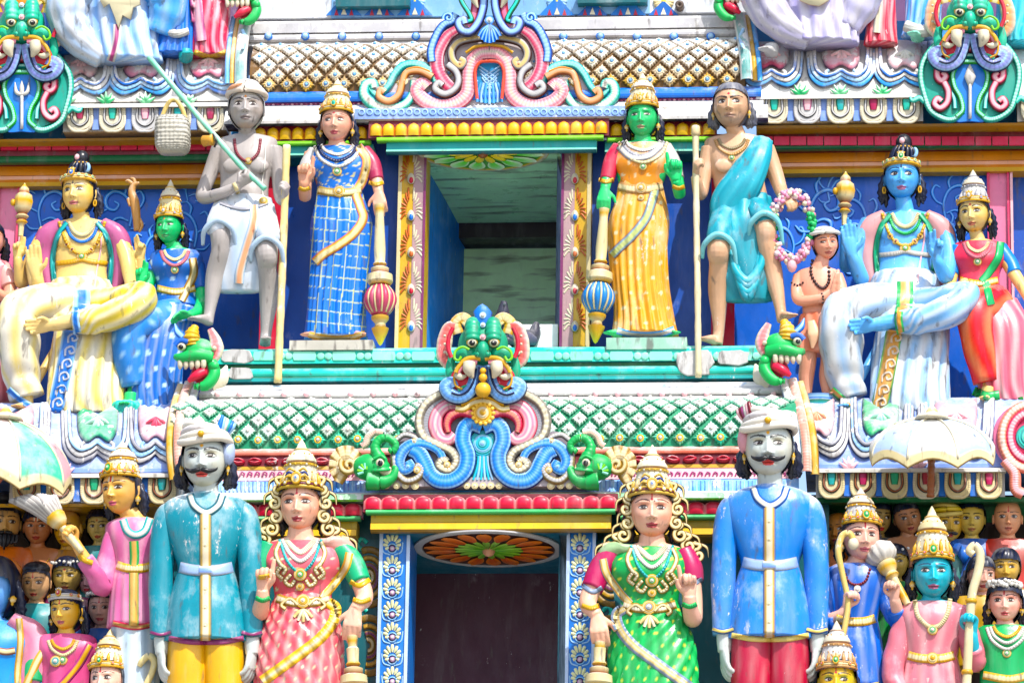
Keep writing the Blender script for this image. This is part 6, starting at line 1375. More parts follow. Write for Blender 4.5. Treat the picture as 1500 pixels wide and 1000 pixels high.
    for s_ in (-1, 1): F.band('belt_scroll', [(X(4) + s_ * 8, cy + 150), (X(4) + s_ * 20, cy + 141), (X(4) + s_ * 32, cy + 150), (X(4) + s_ * 26, cy + 156)], 3.2, 5, [(.5, 'cream'), (1, hx('a08040'))])
    F.gem('belt_clasp', X(4), cy + 146, 10, ['gold', 'cream', 'gold', edge, 'white'], 3)
    for i in range(5): a = math.radians(-90 + (i - 2) * 26); F.band('belt_fan', [(X(4), cy + 156), (X(4) + 9 * math.cos(a), cy + 156 - 9 * math.sin(a)), (X(4) + 17 * math.cos(a), cy + 157 - 18 * math.sin(a))], 3, 3, 'ivory' if i % 2 else hx('cdbb84'), taper=(.5, 1, .8))
    for x, y, w in ((-55, 140, 11), (90, 142, 13)): F.band('bangle', [(X(x - w), Y(y)), (X(x), Y(y + 4)), (X(x + w), Y(y))], 3.5, 3, 'gold' if x > 0 else 'green', nr=8, ridge=.3)
    club(X(76), cy + 196, X(82), 1112, 428, clublabel, bulb, 26)
court_lady(440, 735, 1, 'woman statue in a red and pink sari with green sleeves beside the lower doorway', hx('d86a74'), hx('b8d0a8'), hx('ecc0b4'), hx('12a06a'), hx('d0a83c'), 'mace standing under the hand of the red sari woman', hx('b8506a'), 0)
court_lady(955, 744, -1, 'woman statue in a bright green sari with magenta sleeves beside the lower doorway', hx('109a48'), hx('d8d860'), hx('5cc47a'), hx('b0345e'), hx('7a8aa0'), 'mace standing under the hand of the green sari woman', hx('3f7fc0'), 0)

# ---------- moustached soldiers
def soldier(cx, cy, label, coat, coat2, trousers, trim, sg, k=1.0, hy=-5):
    X = lambda x: cx + x * k
    Y = lambda y: cy + y * k
    F = Fig(label, (cx, 1115, 415), hx('b9c0bc'), mat=paint(.12, .32, .1))
    F.head(cx, cy + hy, 425, 30 * k, yaw=0, pitch=7, res=1.15, male=True, lips=hx('d8433c'), blush=hx('c9b98a'), mark='dot', markc=hx('d89a1a'), brow=1.2, frown=.35)
    F.limb([(X(1), Y(22), 418), (X(2), Y(46), 414), (X(3), Y(66), 412)], [17, 18, 24])
    for s_ in (-1, 1):
        F.limb([(X(3), Y(70), 412), (X(3 + s_ * 52), Y(84), 412), (X(3 + s_ * 66), Y(160), 415), (X(3 + s_ * 66), Y(250), 418), (X(3 + s_ * 66), Y(280), 420)], [10, 10, 10, 11, 9], n=50); F.hand((X(3 + s_ * 66), Y(276), 420), (-.05 * s_, -1, .06), (-s_ * .9, 0, -.35), 50, 'relaxed', s_ if True else 1)
    F.body(); F.hair(length=1.35, line=.85); F.moustache()
    F.earrings('gold', .10, -.45)
    F.cloth('coat', [(X(2), Y(45), 414, 23, 19), (X(2), Y(50), 413, 40, 24), (X(2), Y(59), 412, 56, 28), (X(2), Y(75), 412, 62, 33), (X(2), Y(104), 412, 56, 36), (X(2), Y(135), 412, 45, 33), (X(2), Y(155), 412, 39, 29), (X(2), Y(172), 412, 43, 31), (X(2), Y(210), 413, 52, 36), (X(2), Y(250), 414, 57, 39), (X(2), Y(263), 414, 58, 40)], coat, nu=90, n=60, fold=lambda v, th: 1 + .014 * np.sin(7 * th + 6 * v) + .03 * np.clip(v - .62, 0, 1) * np.sin(16 * th + 1), mat=paint(.48, .30, .15))
    for s_ in (-1, 1):
        F.sleeve('sleeve', [(X(2 + s_ * 49), Y(66), 412), (X(2 + s_ * 59), Y(88), 412), (X(2 + s_ * 66), Y(160), 414), (X(2 + s_ * 67), Y(225), 417), (X(2 + s_ * 67), Y(256), 418)], [14, 18, 17, 15, 14], coat, n=40, fold=lambda v, th: 1 + .03 * np.sin(24 * v + 2 * th) * np.exp(-((v - .5) / .22) ** 2), mat=paint(.52, .32, .12))
        F.band('cuff', [(X(2 + s_ * 67 - 15), Y(247)), (X(2 + s_ * 67), Y(251)), (X(2 + s_ * 67 + 15), Y(247))], 4, 2, [(.5, trim), (1, coat2)])
        F.sleeve('trouser_leg', [(X(2 + s_ * 24), Y(250), 412), (X(2 + s_ * 26), Y(320), 415), (X(2 + s_ * 28), Y(440), 412)], [29, 28, 22], streaks(trousers, mixc(trousers, 'white', .35), 9, .5), n=40, fold=lambda v, th: 1 + .035 * np.sin(9 * th + 3 * v))
        F.foot((X(2 + s_ * 28), 1115, 418), s_ * .2, 50) if False else None
    F.band('collar', [(X(-22), Y(46)), (X(-15), Y(62)), (X(2), Y(72)), (X(19), Y(62)), (X(26), Y(46))], 6, 3, [(.6, hx('d8d2be')), (1, coat2)], nr=30, ridge=.1)
    F.band('placket', [(X(1), Y(74)), (X(1), Y(110)), (X(1), Y(150)), (X(1), Y(205)), (X(1), Y(260))], 9, 3, [(.55, hx('cfc6ae')), (.8, hx('b8923c')), (1, coat2)])
    for y in (95, 120, 185, 212, 238): F.gem('button', X(1), Y(y), 3.4, ['cream', 'ivory'], 3)
    F.band('belt', [(X(-37), Y(152)), (X(-18), Y(156)), (X(2), Y(157)), (X(22), Y(156)), (X(41), Y(152))], 8, 3, [(.7, hx('9ab0d0')), (1, 'grey')]); F.band('buckle', [(X(-8), Y(156.5)), (X(10), Y(156.5))], 7, 6, [(.5, 'periw'), (1, 'lgrey')])
    F.band('coat_hem', [(X(-53), Y(256)), (X(-26), Y(261)), (X(2), Y(262)), (X(30), Y(261)), (X(57), Y(256))], 4, 2.5, trim, nr=30, ridge=.1)
    for j in range(4):
        m = MB(); tl = -10 + j * 5
        m.tube([F.H((1.14 * (1 - .07 * j) * math.sin(a), -1.16 * (1 - .07 * j) * math.cos(a) + .05,   .80 + .17 * j + .10 * math.sin(a * 2 + j) + .05 * j)) for a in np.linspace(0, 2 * math.pi, 21)[:-1]], .17 * 30 * k * PX, hx('ddd6c8') if j != 2 else hx('c8c2c0'), 12, 60, closed=True, caps=False); F.part(m, 'turban_wrap', paint(.5, .5, .25))
    m = MB(); m.ball(F.H((0, .08, 1.18)), np.array([.98, 1.0, .45]) * 30 * k * PX, hx('d8d2c8'), 20, 12); F.part(m, 'turban_crown', paint(.5, .5, .25))
    for i in range(6):
        m = MB(); b0 = F.H((sg * (.62 + .06 * i), -.55 + .1 * i, 1.05)); m.tube([b0, F.H((sg * (.74 + .10 * i), -.60 + .1 * i, 1.45)), F.H((sg * (.86 + .10 * i), -.5 + .1 * i, 1.95 - .06 * i))], np.array([.10, .13, .07]) * 30 * k * PX, (['blue', 'lblue', 'white', 'teal'] if sg > 0 else ['dred', 'palepink', 'white', 'mauve'])[i % 4], 8, 12); F.part(m, 'turban_plume')
    m = MB(); m.ball(F.H((sg * 1.05, .1, .35)), np.array([.32, .5, .62]) * 30 * k * PX, hx('a9b8d8') if sg > 0 else hx('d8a0a8'), 16, 12); F.part(m, 'turban_knot', paint(.4, .45, .2))
    m = MB(); m.box(*sum(zip(F.H((-.12, -1.25, .98)) , F.H((.12, -1.42, 1.16))), ()), 'gold') if False else m.ball(F.H((0, -1.32, 1.02)), .16 * 30 * k * PX, 'gold', 8, 6); F.part(m, 'turban_badge')
soldier(300, 678, 'moustached soldier statue in a turquoise coat and yellow trousers', hx('0c8698'), hx('0b5f70'), hx('e0a81e'), hx('8a3f6a'), 1)
soldier(1126, 666, 'moustached soldier statue in a pale blue coat and crimson trousers', hx('4f8ad2'), hx('2a5aa0'), hx('b0143a'), hx('d8c070'), -1, 1.03, -11)

# ---------- the two thin standing men of the upper storey
def bare_man(label, skin, hd, body, cloth, legs, arms, hands, feet, wrap, tint, headopts, d=170):
    F = Fig(label, (hd[0], feet[-1][1], d), skin, mat=paint(.22, .36, .2))
    F.head(*hd, **headopts)
    F.link = False; F.trunk(body, 40, 34, lambda v, th: 1 + .012 * np.sin(2 * th)); x0, y0, d0 = body[0][:3]
    F.limb([(hd[0], hd[1] + 22, hd[2] - 4), (x0, y0 - 4, d0 + 4), (x0, y0 + 6, d0)], [12, 13, 17])
    for a, r in arms: F.limb(a, r, n=40)
    for a in hands: F.hand(*a[:3], **a[3])
    for a, r in legs: F.limb(a, r, n=44)
    for f in feet: F.foot((f[0], f[1], f[2]), f[3], 38)
    for p, r in tint: F.lump(p, r)
    return F
F = bare_man('thin ash grey old man statue with white headcloth and a pole over his shoulder', hx('a39c98'), (361, 159, 185, 24.5), [(362, 199, 166, 24, 14), (362, 207, 164, 44, 18), (361, 235, 166, 41, 25), (359, 262, 165, 36, 23), (357, 285, 168, 36, 24), (357, 305, 166, 38, 25)], None,
    [([(336, 310, 168), (324, 338, 206), (323, 366, 206), (315, 405, 194), (308, 450, 197), (304, 474, 202)], [19, 16, 13.5, 14, 8.5, 8]), ([(378, 310, 168), (390, 366, 208), (392, 392, 200), (394, 430, 184), (390, 482, 178), (388, 505, 181)], [20, 17, 14, 14.5, 8.5, 8.5])],
    [([(322, 218, 164), (308, 254, 164), (297, 288, 172), (322, 284, 200), (350, 272, 210)], [13, 11, 10, 8.5, 7]), ([(401, 218, 164), (407, 250, 166), (410, 284, 172), (414, 294, 188), (417, 289, 198)], [13, 10.5, 9.5, 8, 7])],
    [((350, 271, 211), (.75, .6, .15), (-.5, .6, -.6), dict(L=38, pose='grip', thumb=1, curlthumb=.8)), ((417, 290, 198), (.15, .55, .5), (-.9, .2, -.3), dict(L=36, pose='grip', thumb=-1, curlthumb=.8))], [(303, 476, 205, -.6), (388, 507, 182, .15)], None,
    [((341, 243, 186), (15, 6, 11)), ((379, 243, 186), (15, 6, 11)), ((322, 342, 208), (15, 13, 15)), ((391, 368, 210), (16, 13, 15))], dict(male=True, gaunt=1, ash=True, lips=hx('8a7a78'), frown=.5, yaw=4, pitch=4, blush=hx('b59c86'), brow=1.1))
F.body()
F.hair('lgrey', line=.72, locks=False); m = MB()
for j in range(4): m.tube([F.H((1.12 * (1 - .16 * j) * math.sin(a), -1.15 * (1 - .16 * j) * math.cos(a) + .06, .80 + .20 * j + .10 * math.cos(a))) for a in np.linspace(0, 2 * math.pi, 21)[:-1]], .17 * 24.5 * PX, 'white' if j % 2 else hx('d8c8b8'), 10, 50, closed=True, caps=False)
m.ball(F.H((0, .1, 1.15)), np.array([.9, .95, .42]) * 24.5 * PX, 'white', 16, 10); F.part(m, 'headcloth', WORN)
m = MB(); m.tube([F.H((-1.12, -.3, .95)), F.H((-.75, -1.0, 1.05)), F.H((-.2, -1.2, 1.2))], np.array([.10, .13, .05]) * 24.5 * PX, 'peach', 8, 14); F.part(m, 'headcloth_stripe')
F.cloth('loincloth', [(357, 292, 168, 40, 28), (357, 310, 170, 44, 32), (356, 335, 178, 46, 33), (356, 370, 184, 44, 26), (352, 405, 186, 40, 18), (349, 428, 186, 33, 10)], streaks(hx('ccd2da'), hx('8fb0d0'), 9, .5), nu=72, n=40, fold=lambda v, th: 1 + .035 * np.sin(10 * th + 4 * v), mat=MILD)
for a, r in (([(332, 306, 178), (320, 330, 206), (318, 352, 214)], [20, 18, 16]), ([(382, 308, 178), (391, 342, 204), (395, 366, 210)], [21, 19, 17])): F.sleeve('loincloth_fold', a[:2] + [((a[1][0] + a[2][0]) / 2, (a[1][1] + a[2][1]) / 2 - 6, a[2][2] - 6)], r, streaks(hx('d0d4da'), hx('9ab4d2'), 7, .5), fold=lambda v, th: 1 + .05 * np.sin(8 * th), mat=MILD)
for kx, ky, kd in ((321, 343, 212), (391, 368, 212)): m = MB(); m.tube(PA([(kx - 24, ky + 16, kd - 6), (kx - 21, ky - 6, kd + 8), (kx - 2, ky - 21, kd + 14), (kx + 19, ky - 8, kd + 8), (kx + 25, ky + 20, kd - 6)]), np.array([2.5, 4, 4.5, 4, 2.5]) * PX, hx('b4c8dc'), 9, 30); F.part(m, 'hem_roll')
F.band('sash', [(372, 300), (372, 325), (362, 360), (352, 395), (350, 415)], 7, 5, [(.4, 'peach'), (.7, 'white'), (1, 'lblue')]); F.band('waist_line', [(322, 297), (340, 303), (357, 306), (375, 303), (393, 297)], 2.5, 3, 'grey')
F.band('necklace', [(343, 203), (346, 222), (356, 234), (366, 235), (378, 224), (382, 203)], 2.2, 2.5, hx('7a3a42'), nr=26, ridge=.5); F.gem('amulet', 364, 236, 5, ['gold', 'cream'], 1); F.gem('belt_bead', 386, 296, 7, ['cream', 'gold', 'cream'], 3)
F.band('thread', [(389, 205), (388, 240), (384, 270), (386, 292)], 1, 1.2, 'white'); F.band('bangle', [(342, 268), (346, 276), (349, 284)], 3, 2.5, 'cream')
staff([(420, 213, 198), (416, 330, 200), (411, 460, 212), (407, 560, 216)], 5.5, 'straight wooden staff held by the ash grey man', hx('d8c288'))
t = staff([(218, 84, 205), (290, 170, 210), (350, 240, 212), (388, 277, 214)], 4, 'pale green pole slanting over the ash grey man shoulder', hx('7fc4a8'), 'carrying_pole')
t = thing('basket', 'small woven basket hanging from the slanting green pole', 'basket', P(253, 224, 208)); BW = lambda v, th: 1 + .035 * np.sign(np.sin(13 * th + 40 * v)) * np.sign(np.sin(13 * th - 40 * v))
m = MB(); m.loft([(253, 172, 208, 20, 15), (253, 180, 208, 25, 20), (253, 200, 208, 26, 21), (253, 216, 208, 25, 20), (253, 224, 208, 20, 16)], hx('a8a498'), 90, 60, lambda v, th: BW(v, th) * (np.abs(np.cos(th)) ** 4 + np.abs(np.sin(th)) ** 4) ** -.25 * .94); m.build('bag', t, paint(.4, .6, .4))
m = MB(); m.tube(PA([(236, 174, 210), (246, 152, 212), (256, 146, 212), (266, 158, 212), (272, 174, 210)]), .013, hx('c8b070'), 8, 24); m.build('handle', t, MILD)
t = thing('bundle', 'little tan bundle tied to the pole at the old man shoulder', 'bundle', P(306, 210, 214)); m = MB(); m.lathe(P(296, 207, 206), [(.02, 0), (.034, .01), (.030, .05), (.036, .07), (.02, .075)], hx('c89a58'), (1, -.3, 0), 12); m.build('roll', t, EN); m = MB(); m.tube(PA([(312, 196, 214), (317, 206, 217), (314, 216, 214)]), .006, 'dark', 6, 10); m.build('cord', t, EN)

F = bare_man('thin man statue in a teal robe over one shoulder, standing beside the yellow sari woman', hx('c9a284'), (1071, 156, 185, 24.5), [(1078, 199, 166, 24, 14), (1079, 207, 164, 46, 18), (1080, 235, 166, 42, 25), (1082, 262, 165, 37, 23), (1086, 285, 168, 37, 24), (1088, 305, 166, 39, 25)], None,
    [([(1066, 310, 168), (1053, 362, 210), (1053, 386, 202), (1052, 426, 186), (1053, 478, 180), (1050, 504, 182)], [20, 17, 14, 14.5, 8.5, 8.5]), ([(1106, 308, 168), (1121, 332, 208), (1123, 356, 206), (1132, 398, 194), (1142, 446, 199), (1146, 470, 203)], [19, 16, 13.5, 14, 8.5, 8])],
    [([(1040, 218, 164), (1032, 254, 166), (1026, 284, 174), (1021, 268, 192), (1019, 258, 198)], [13, 11, 10, 8, 7]), ([(1121, 218, 164), (1134, 250, 166), (1143, 276, 174), (1148, 288, 190), (1152, 292, 200)], [14, 12, 10, 8.5, 7.5])],
    [((1019, 257, 198), (.05, .65, .4), (.85, .2, -.3), dict(L=37, pose='grip', thumb=1, curlthumb=.8)), ((1152, 291, 200), (.4, -.5, .5), (0, -.5, -.6), dict(L=36, pose='grip', thumb=-1))], [(1046, 506, 184, -.5), (1147, 472, 206, .4)], None, [((1062, 243, 185), (15, 6, 11)), ((1053, 364, 211), (16, 13, 15)), ((1121, 333, 209), (15, 13, 15))],
    dict(male=True, gaunt=.8, mark='dot', markc='red', frown=.9, yaw=-6, pitch=5, lips=hx('a87a68'), blush=hx('a88468'), brow=1.2, stubble=hx('9a8a80')))
F.body(); F.hair(mixc('hair', 'grey', .45), line=.80, side=.3, length=1.2); F.earrings('gold', .12, -.5)
TC = streaks(hx('0c8698'), hx('4fb4c4'), 8, .5, 3)
F.cloth('robe', [(1087, 288, 168, 40, 28), (1087, 306, 170, 44, 32), (1086, 330, 178, 47, 33), (1088, 370, 184, 44, 27), (1094, 408, 186, 43, 20), (1096, 442, 186, 32, 10)], TC, nu=80, n=44, fold=lambda v, th: 1 + .05 * np.sin(9 * np.abs(th - 1.5) + 9 * v), mat=EN)
for a, r in (([(1066, 308, 178), (1055, 340, 206), (1053, 358, 212)], [21, 19, 17]), ([(1104, 306, 178), (1118, 320, 202), (1122, 332, 209)], [21, 18, 16])): F.sleeve('robe_fold', a, r, TC, fold=lambda v, th: 1 + .06 * np.sin(8 * th), mat=EN)
for kx, ky, kd in ((1053, 364, 214), (1121, 333, 213)): m = MB(); m.tube(PA([(kx - 24, ky + 14, kd - 6), (kx - 21, ky - 6, kd + 8), (kx - 2, ky - 21, kd + 14), (kx + 19, ky - 8, kd + 8), (kx + 26, ky + 26, kd - 6)]), np.array([2.5, 4, 4.5, 4, 2.5]) * PX, hx('7fc4cc'), 9, 30); F.part(m, 'hem_roll')
for i in range(4): m = MB(); m.tube(PA([(1070 + i * 4, 366 + i * 8, 206), (1078 + i * 3, 396 + i * 9, 208), (1096, 412 + i * 8, 208), (1114 - i * 3, 388 + i * 9, 206), (1120 - i * 4, 352 + i * 8, 204)]), np.array([3, 6, 7, 6, 3]) * PX, hx('0c8698') if i % 2 else hx('2fa4b4'), 9, 36); F.part(m, 'robe_fold_line')
m = MB(); m.tube(PA([(1116, 206, 172), (1108, 230, 186), (1088, 268, 194), (1066, 300, 190), (1058, 330, 186)]), np.array([(16, 10), (21, 12), (27, 12), (26, 14), (14, 12)]) * PX, streaks(hx('0c8ca0'), hx('5fbcc8'), 9, .5, 2), 26, 40, fold=lambda v, th: 1 + .05 * np.sin(9 * th + 3 * v)); F.part(m, 'shoulder_drape', paint(.3, .38, .15), track=True)
neckset(F, 1072, 205, 20, 2, (hx('8a7a5a'), 'tan'), 12, 5)
t = staff([(1019, 196, 200), (1020, 300, 202), (1022, 430, 212), (1023, 552, 216)], 4.5, 'straight pale staff held by the man in the teal robe', hx('cfc3a0')); m = MB(); q = P(1019, 200, 200); m.lathe(q, [(.022, 0), (.026, .02), (.024, .06), (.018, .064)], hx('c8b48c'), nu=12); m.build('knob', t, MILD)
t = thing('flower_garland', 'ring garland of pink and white flowers with green leaves held by the teal robed man', 'garland', P(1160, 384, 208)); rg = random.Random(3)
for i in range(46):
    a = 2 * math.pi * i / 46; m = MB(); c0 = P(1160 + 29 * math.cos(a), 333 - 48 * math.sin(a), 206)
    gr = abs(math.cos(a)) > .93
    for j in range(6): m.ball(c0 + np.array([rg.uniform(-.022, .022), rg.uniform(-.03, .01), rg.uniform(-.022, .022)]), rg.uniform(.013, .019), hx('2fae62') if gr else rg.choice([hx('dfa0b4'), hx('e6cdd0'), 'ivory', hx('d88aa8')]), 6, 4)
    m.build('leaf_sprig' if gr else 'flower', t, EN)
m = MB(); m.ball(P(1160, 388, 208), (.03, .03, .045), 'palepink', 8, 6); m.build('tassel', t, EN)

# ---------- boy with joined hands
F = Fig('small boy statue in peach cloth with hands joined, below the flower garland', (1198, 584, 200), hx('dca088'), mat=paint(.18, .36, .12))
F.link = False; F.head(1209, 357, 205, 17.5, yaw=14, pitch=14, roll=6, lips=hx('b86a60'), mark='dot', markc='orange', blush=hx('e08a70'), open=.6)
F.limb([(1206, 374, 201), (1200, 396, 198)], [9, 13]).trunk([(1200, 392, 198, 14, 10), (1198, 400, 197, 31, 14), (1198, 425, 198, 28, 18), (1200, 448, 198, 24, 17), (1202, 470, 198, 26, 18)])
F.limb([(1171, 404, 197), (1167, 425, 202), (1172, 440, 212), (1200, 438, 222), (1218, 428, 226)], [9, 8.5, 8, 7, 5.5], n=40).limb([(1226, 404, 197), (1232, 420, 204), (1234, 436, 214), (1230, 432, 222), (1226, 428, 226)], [9, 8.5, 8, 7, 5.5], n=40)
F.hand((1219, 428, 227), (.25, 1, .1), (.9, 0, .1), 34, 'pray', 1); F.hand((1226, 428, 226), (.1, 1, .1), (-.9, 0, .1), 34, 'pray', -1)
for x in (1183, 1213): F.limb([(x, 490, 200), (x + 1, 525, 204), (x - 2, 552, 199), (x - 1, 578, 199)], [15, 12, 11, 7], n=30)
F.foot((1180, 583, 202), -.2, 26); F.foot((1213, 583, 202), .3, 26)
F.body(); F.hair('hair', locks=False); m = MB(); m.tube([F.H((1.12 * math.sin(a), -1.15 * math.cos(a) + .06, .78 + .12 * math.cos(a))) for a in np.linspace(0, 2 * math.pi, 17)[:-1]], .16 * 17.5 * PX, 'white', 8, 40, closed=True, caps=False, fold=lambda v, th: 1 + .12 * np.sin(v * 60)); m.ball(F.H((0, .1, .92)), np.array([1.0, 1.05, .45]) * 17.5 * PX, 'white', 14, 9); F.part(m, 'headband', WORN)
F.cloth('dhoti', [(1201, 462, 198, 28, 20), (1200, 480, 199, 30, 21), (1197, 500, 201, 31, 21), (1196, 518, 202, 30, 19)], streaks(hx('df8468'), hx('e8b09a'), 9, .5), nu=60, n=26, fold=lambda v, th: 1 + .04 * np.sin(12 * th + 5 * v))
m = MB(); m.scroll([(1188, 470, 224), (1192, 490, 226), (1190, 510, 224)], 9, 5, hx('e8b894'), taper=(.6, 1, .2)); F.part(m, 'dhoti_fold')
F.beads('rosary', [(1190, 382), (1188, 400), (1196, 416), (1206, 422), (1214, 412), (1214, 392)], 2.6, 4.2, hx('3a1a1c')); F.beads('arm_beads', [(1160, 414), (1168, 418), (1176, 414)], 1.8, 3, hx('3a1a1c')); F.beads('wrist_beads', [(1204, 430), (1206, 436), (1205, 443)], 1.8, 3, hx('3a1a1c'))
t = thing('plinth', 'round blue and green step under the praying boy statue', 'plinth', P(1199, 602, 205)); m = MB(); q = P(1199, 600, 205); m.lathe(q, [(.11, 0), (.118, .02), (.118, .04), (.108, .05), (.112, .06), (.108, .08), (.001, .082)], ['dteal', 'teal', 'dgreen', 'blue', 'lblue', hx('2a5a90'), 'sky'], nu=30, flat=.7); m.build('step', t, MILD, angle=30)
# ---------- seated gods
def seat_god(cx, dy, label, skin, hd, hair_dark, shawl, shawl_edge, robe, robe2, panel, edge, sk_foot, extra, arms, hands, gemc, belt):
    Y = lambda y: y + dy
    F = Fig(label, (cx + 5, 610, 200), skin, mat=paint(.18, .34, .12))
    F.head(*hd[:4], **hd[4])
    F.limb([(hd[0], hd[1] + 20, hd[2] - 4), (cx + 4, Y(322), 140), (cx + 4, Y(334), 138)], [11.5, 13, 16])
    F.trunk([(cx + 4, Y(322), 138, 20, 13), (cx + 4, Y(331), 136, 50, 18), (cx + 4, Y(350), 136, 48, 24), (cx + 3, Y(372), 136, 43, 25), (cx + 3, Y(398), 138, 38, 24), (cx + 3, Y(420), 140, 43, 27), (cx + 3, Y(445), 142, 46, 28)], 40, 34)
    for s_ in (-1, 1): F.lump((cx + 4 + s_ * 21, Y(352), 155), (17, 7, 12))
    for a, r in arms: F.limb(a, r, n=46)
    for a in hands: F.hand(*a[:3], **a[3])
    F.foot((cx - 76, 606, 214), -.25, 42); F.limb([(cx - 82, 570, 206), (cx - 78, 590, 210), (cx - 76, 602, 212)], [14, 11, 11])
    F.limb([(cx + 6, Y(445), 150), (cx + 62, 444, 196), (cx + 86, 438, 214), (cx + 66, 456, 234), (cx - 18, 472, 238), (cx - 44, 476, 240)], [9, 9, 9, 9, 11, 9], n=60) 
    F.hand((cx - 40, 476, 243), (-1, -.10, .1), (0, -.4, 1), 44, 'relaxed', 1, curlthumb=.6)
    F.body(paintf=extra)
    F.hair(hair_dark, length=1.7); m = MB(); m.ball(F.H((.10, .1, 1.42)), np.array([.72, .75, .62]) * hd[3] * PX, 'hair', 16, 10); m.ball(F.H((.15, .05, 2.15)), np.array([.50, .5, .55]) * hd[3] * PX, 'hair', 14, 10)
    for i in range(7): a = i * .45 - 1.35; m.tube([F.H((.75 * math.sin(a), -.75 * math.cos(a), 1.0)), F.H((.62 * math.sin(a) + .1, -.62 * math.cos(a), 1.6)), F.H((.3 * math.sin(a) + .12, -.35 * math.cos(a), 2.0))], np.array([.12, .14, .1]) * hd[3] * PX, mixc('hair', 'navy', .5 * (i % 2)), 7, 10)
    F.part(m, 'top_knot', paint(.12, .3, .1)); k = hd[3] * PX
    m = MB(); m.tube([F.H((.48 * math.sin(a) + .12, -.5 * math.cos(a), 1.82)) for a in np.linspace(-1.9, 1.9, 12)], .09 * k, 'gold', 7, 24); F.part(m, 'knot_band')
    m = MB(); m.tube([F.H((.74 + .16 * math.cos(a), -.55, 1.45 + .26 * math.sin(a))) for a in np.linspace(-2.0, 1.6, 9)], np.array([.02, .07, .10, .11, .11, .11, .10, .07, .02]) * k, 'lblue', 8, 24); F.part(m, 'crescent_moon')
    m = MB(); m.ball(F.H((.05, -.42, 2.2)), np.array([.17, .15, .2]) * k, 'palepink', 10, 8); F.part(m, 'small_face')
    c_ = MB(); c_.lathe(F.H((0, .05, .55)), [(1.08 * k, 0), (1.10 * k, .12 * k), (1.02 * k, .3 * k), (.9 * k, .34 * k)], ['gold', 'cream', 'gold', 'gold'], F.HR @ np.array([0, .1, 1.0]), 30); c_ = F.part(c_, 'crown_band'); F.tiara(c_, z0=.62, gem=gemc, discs=7, dcol=('cream', 'green')); F.earrings('gold', .2, -.72, ring=True)
    # shawl over both shoulders
    for s_ in (-1, 1):
        f = lambda v, th: 1 + .07 * np.sin(8 * th + 3 * v)
        F.sleeve('shawl', [(cx + 4 + s_ * 30, Y(326), 146), (cx + 4 + s_ * 50, Y(344), 146), (cx + 4 + s_ * 58, Y(372), 142), (cx + 4 + s_ * 52, Y(412), 140), (cx + 4 + s_ * 42, Y(446), 142)], [(8, 7), (15, 10), (15, 9), (11, 8), (5, 5)], shawl, f)
        F.band('shawl_edge', [(cx + 4 + s_ * 22, Y(326)), (cx + 4 + s_ * 36, Y(346)), (cx + 4 + s_ * 43, Y(380)), (cx + 4 + s_ * 40, Y(418))], 4, 3.5, [(.5, shawl_edge), (1, mixc(shawl_edge, 'black', .5))], lift=2)
    # robe: drape between the legs, thighs and shins under cloth
    R1 = streaks(robe, robe2, 13, .8, 2); MW = paint(.34, .36, .45)
    F.cloth('hip_cloth', [(cx + 3, Y(412), 142, 42, 28), (cx + 3, Y(425), 146, 48, 34), (cx + 3, 452, 156, 58, 42), (cx + 3, 476, 170, 60, 46)], R1, fold=lambda v, th: 1 + .02 * np.sin(9 * th), mat=MW)
    F.cloth('robe_front', [(cx + 16, 455, 176, 46, 34), (cx + 14, 490, 190, 52, 34), (cx + 12, 540, 200, 54, 34), (cx + 10, 585, 208, 56, 33), (cx + 8, 610, 210, 57, 32)], R1, nu=110, n=44, fold=pleat(22, .12, 1.1, .04, 7, 1.0), mat=MW)
    F.sleeve('trouser_leg', [(cx - 8, 448, 164), (cx - 54, 446, 196), (cx - 88, 458, 220), (cx - 90, 500, 222), (cx - 84, 550, 212), (cx - 76, 582, 208)], [31, 30, 29, 31, 26, 24], streaks(mixc(robe, 'white', .3), robe2, 6, .7), n=60, nu=36, fold=lambda v, th: 1 + .055 * np.sin(34 * v + 2.5 * np.sin(th)) * np.clip(v * 2 - .5, 0, 1) + .035 * np.sin(5 * th + 5 * v), mat=MW)
    F.sleeve('crossed_leg', [(cx + 24, 450, 170), (cx + 62, 444, 196), (cx + 92, 434, 218), (cx + 76, 452, 238), (cx + 30, 468, 244), (cx - 8, 472, 242)], [27, 25, 22, 22, 20, 15], streaks(robe2, robe, 7, .75), n=64, nu=36, fold=lambda v, th: 1 + .06 * np.sin(6 * th + 9 * v) * np.clip(v * 3 - .6, 0, 1) + .03 * np.sin(30 * v), mat=MW)
    F.band('robe_panel', [(cx - 12, 484), (cx - 18, 520), (cx - 26, 560), (cx - 36, 603)], 12, 3, [(.55, panel), (.8, panel), (1, edge)])
    for i in range(6): F.band('panel_scroll', [(cx - 8 - i * 4.5 + x, 494 + i * 19 + y) for x, y in ((-8, 8), (-7, -2), (2, -6), (6, 2), (-1, 5), (-2, 0))], 1.7, 1.6, mixc(panel, 'white', .65), lift=3.6)
    F.band('leg_cuff', [(cx - 4, 450), (cx - 6, 468), (cx - 2, 490)], 6, 3, [(.5, panel), (1, edge)]); F.band('leg_cuff', [(cx - 104, 570), (cx - 88, 584), (cx - 66, 598), (cx - 52, 610)], 5, 3, [(.5, panel), (1, edge)])
    F.band('loin_panel', [(cx + 4, Y(424)), (cx + 4, Y(442)), (cx + 2, 462)], 12, 3, [(.6, panel), (1, edge)])
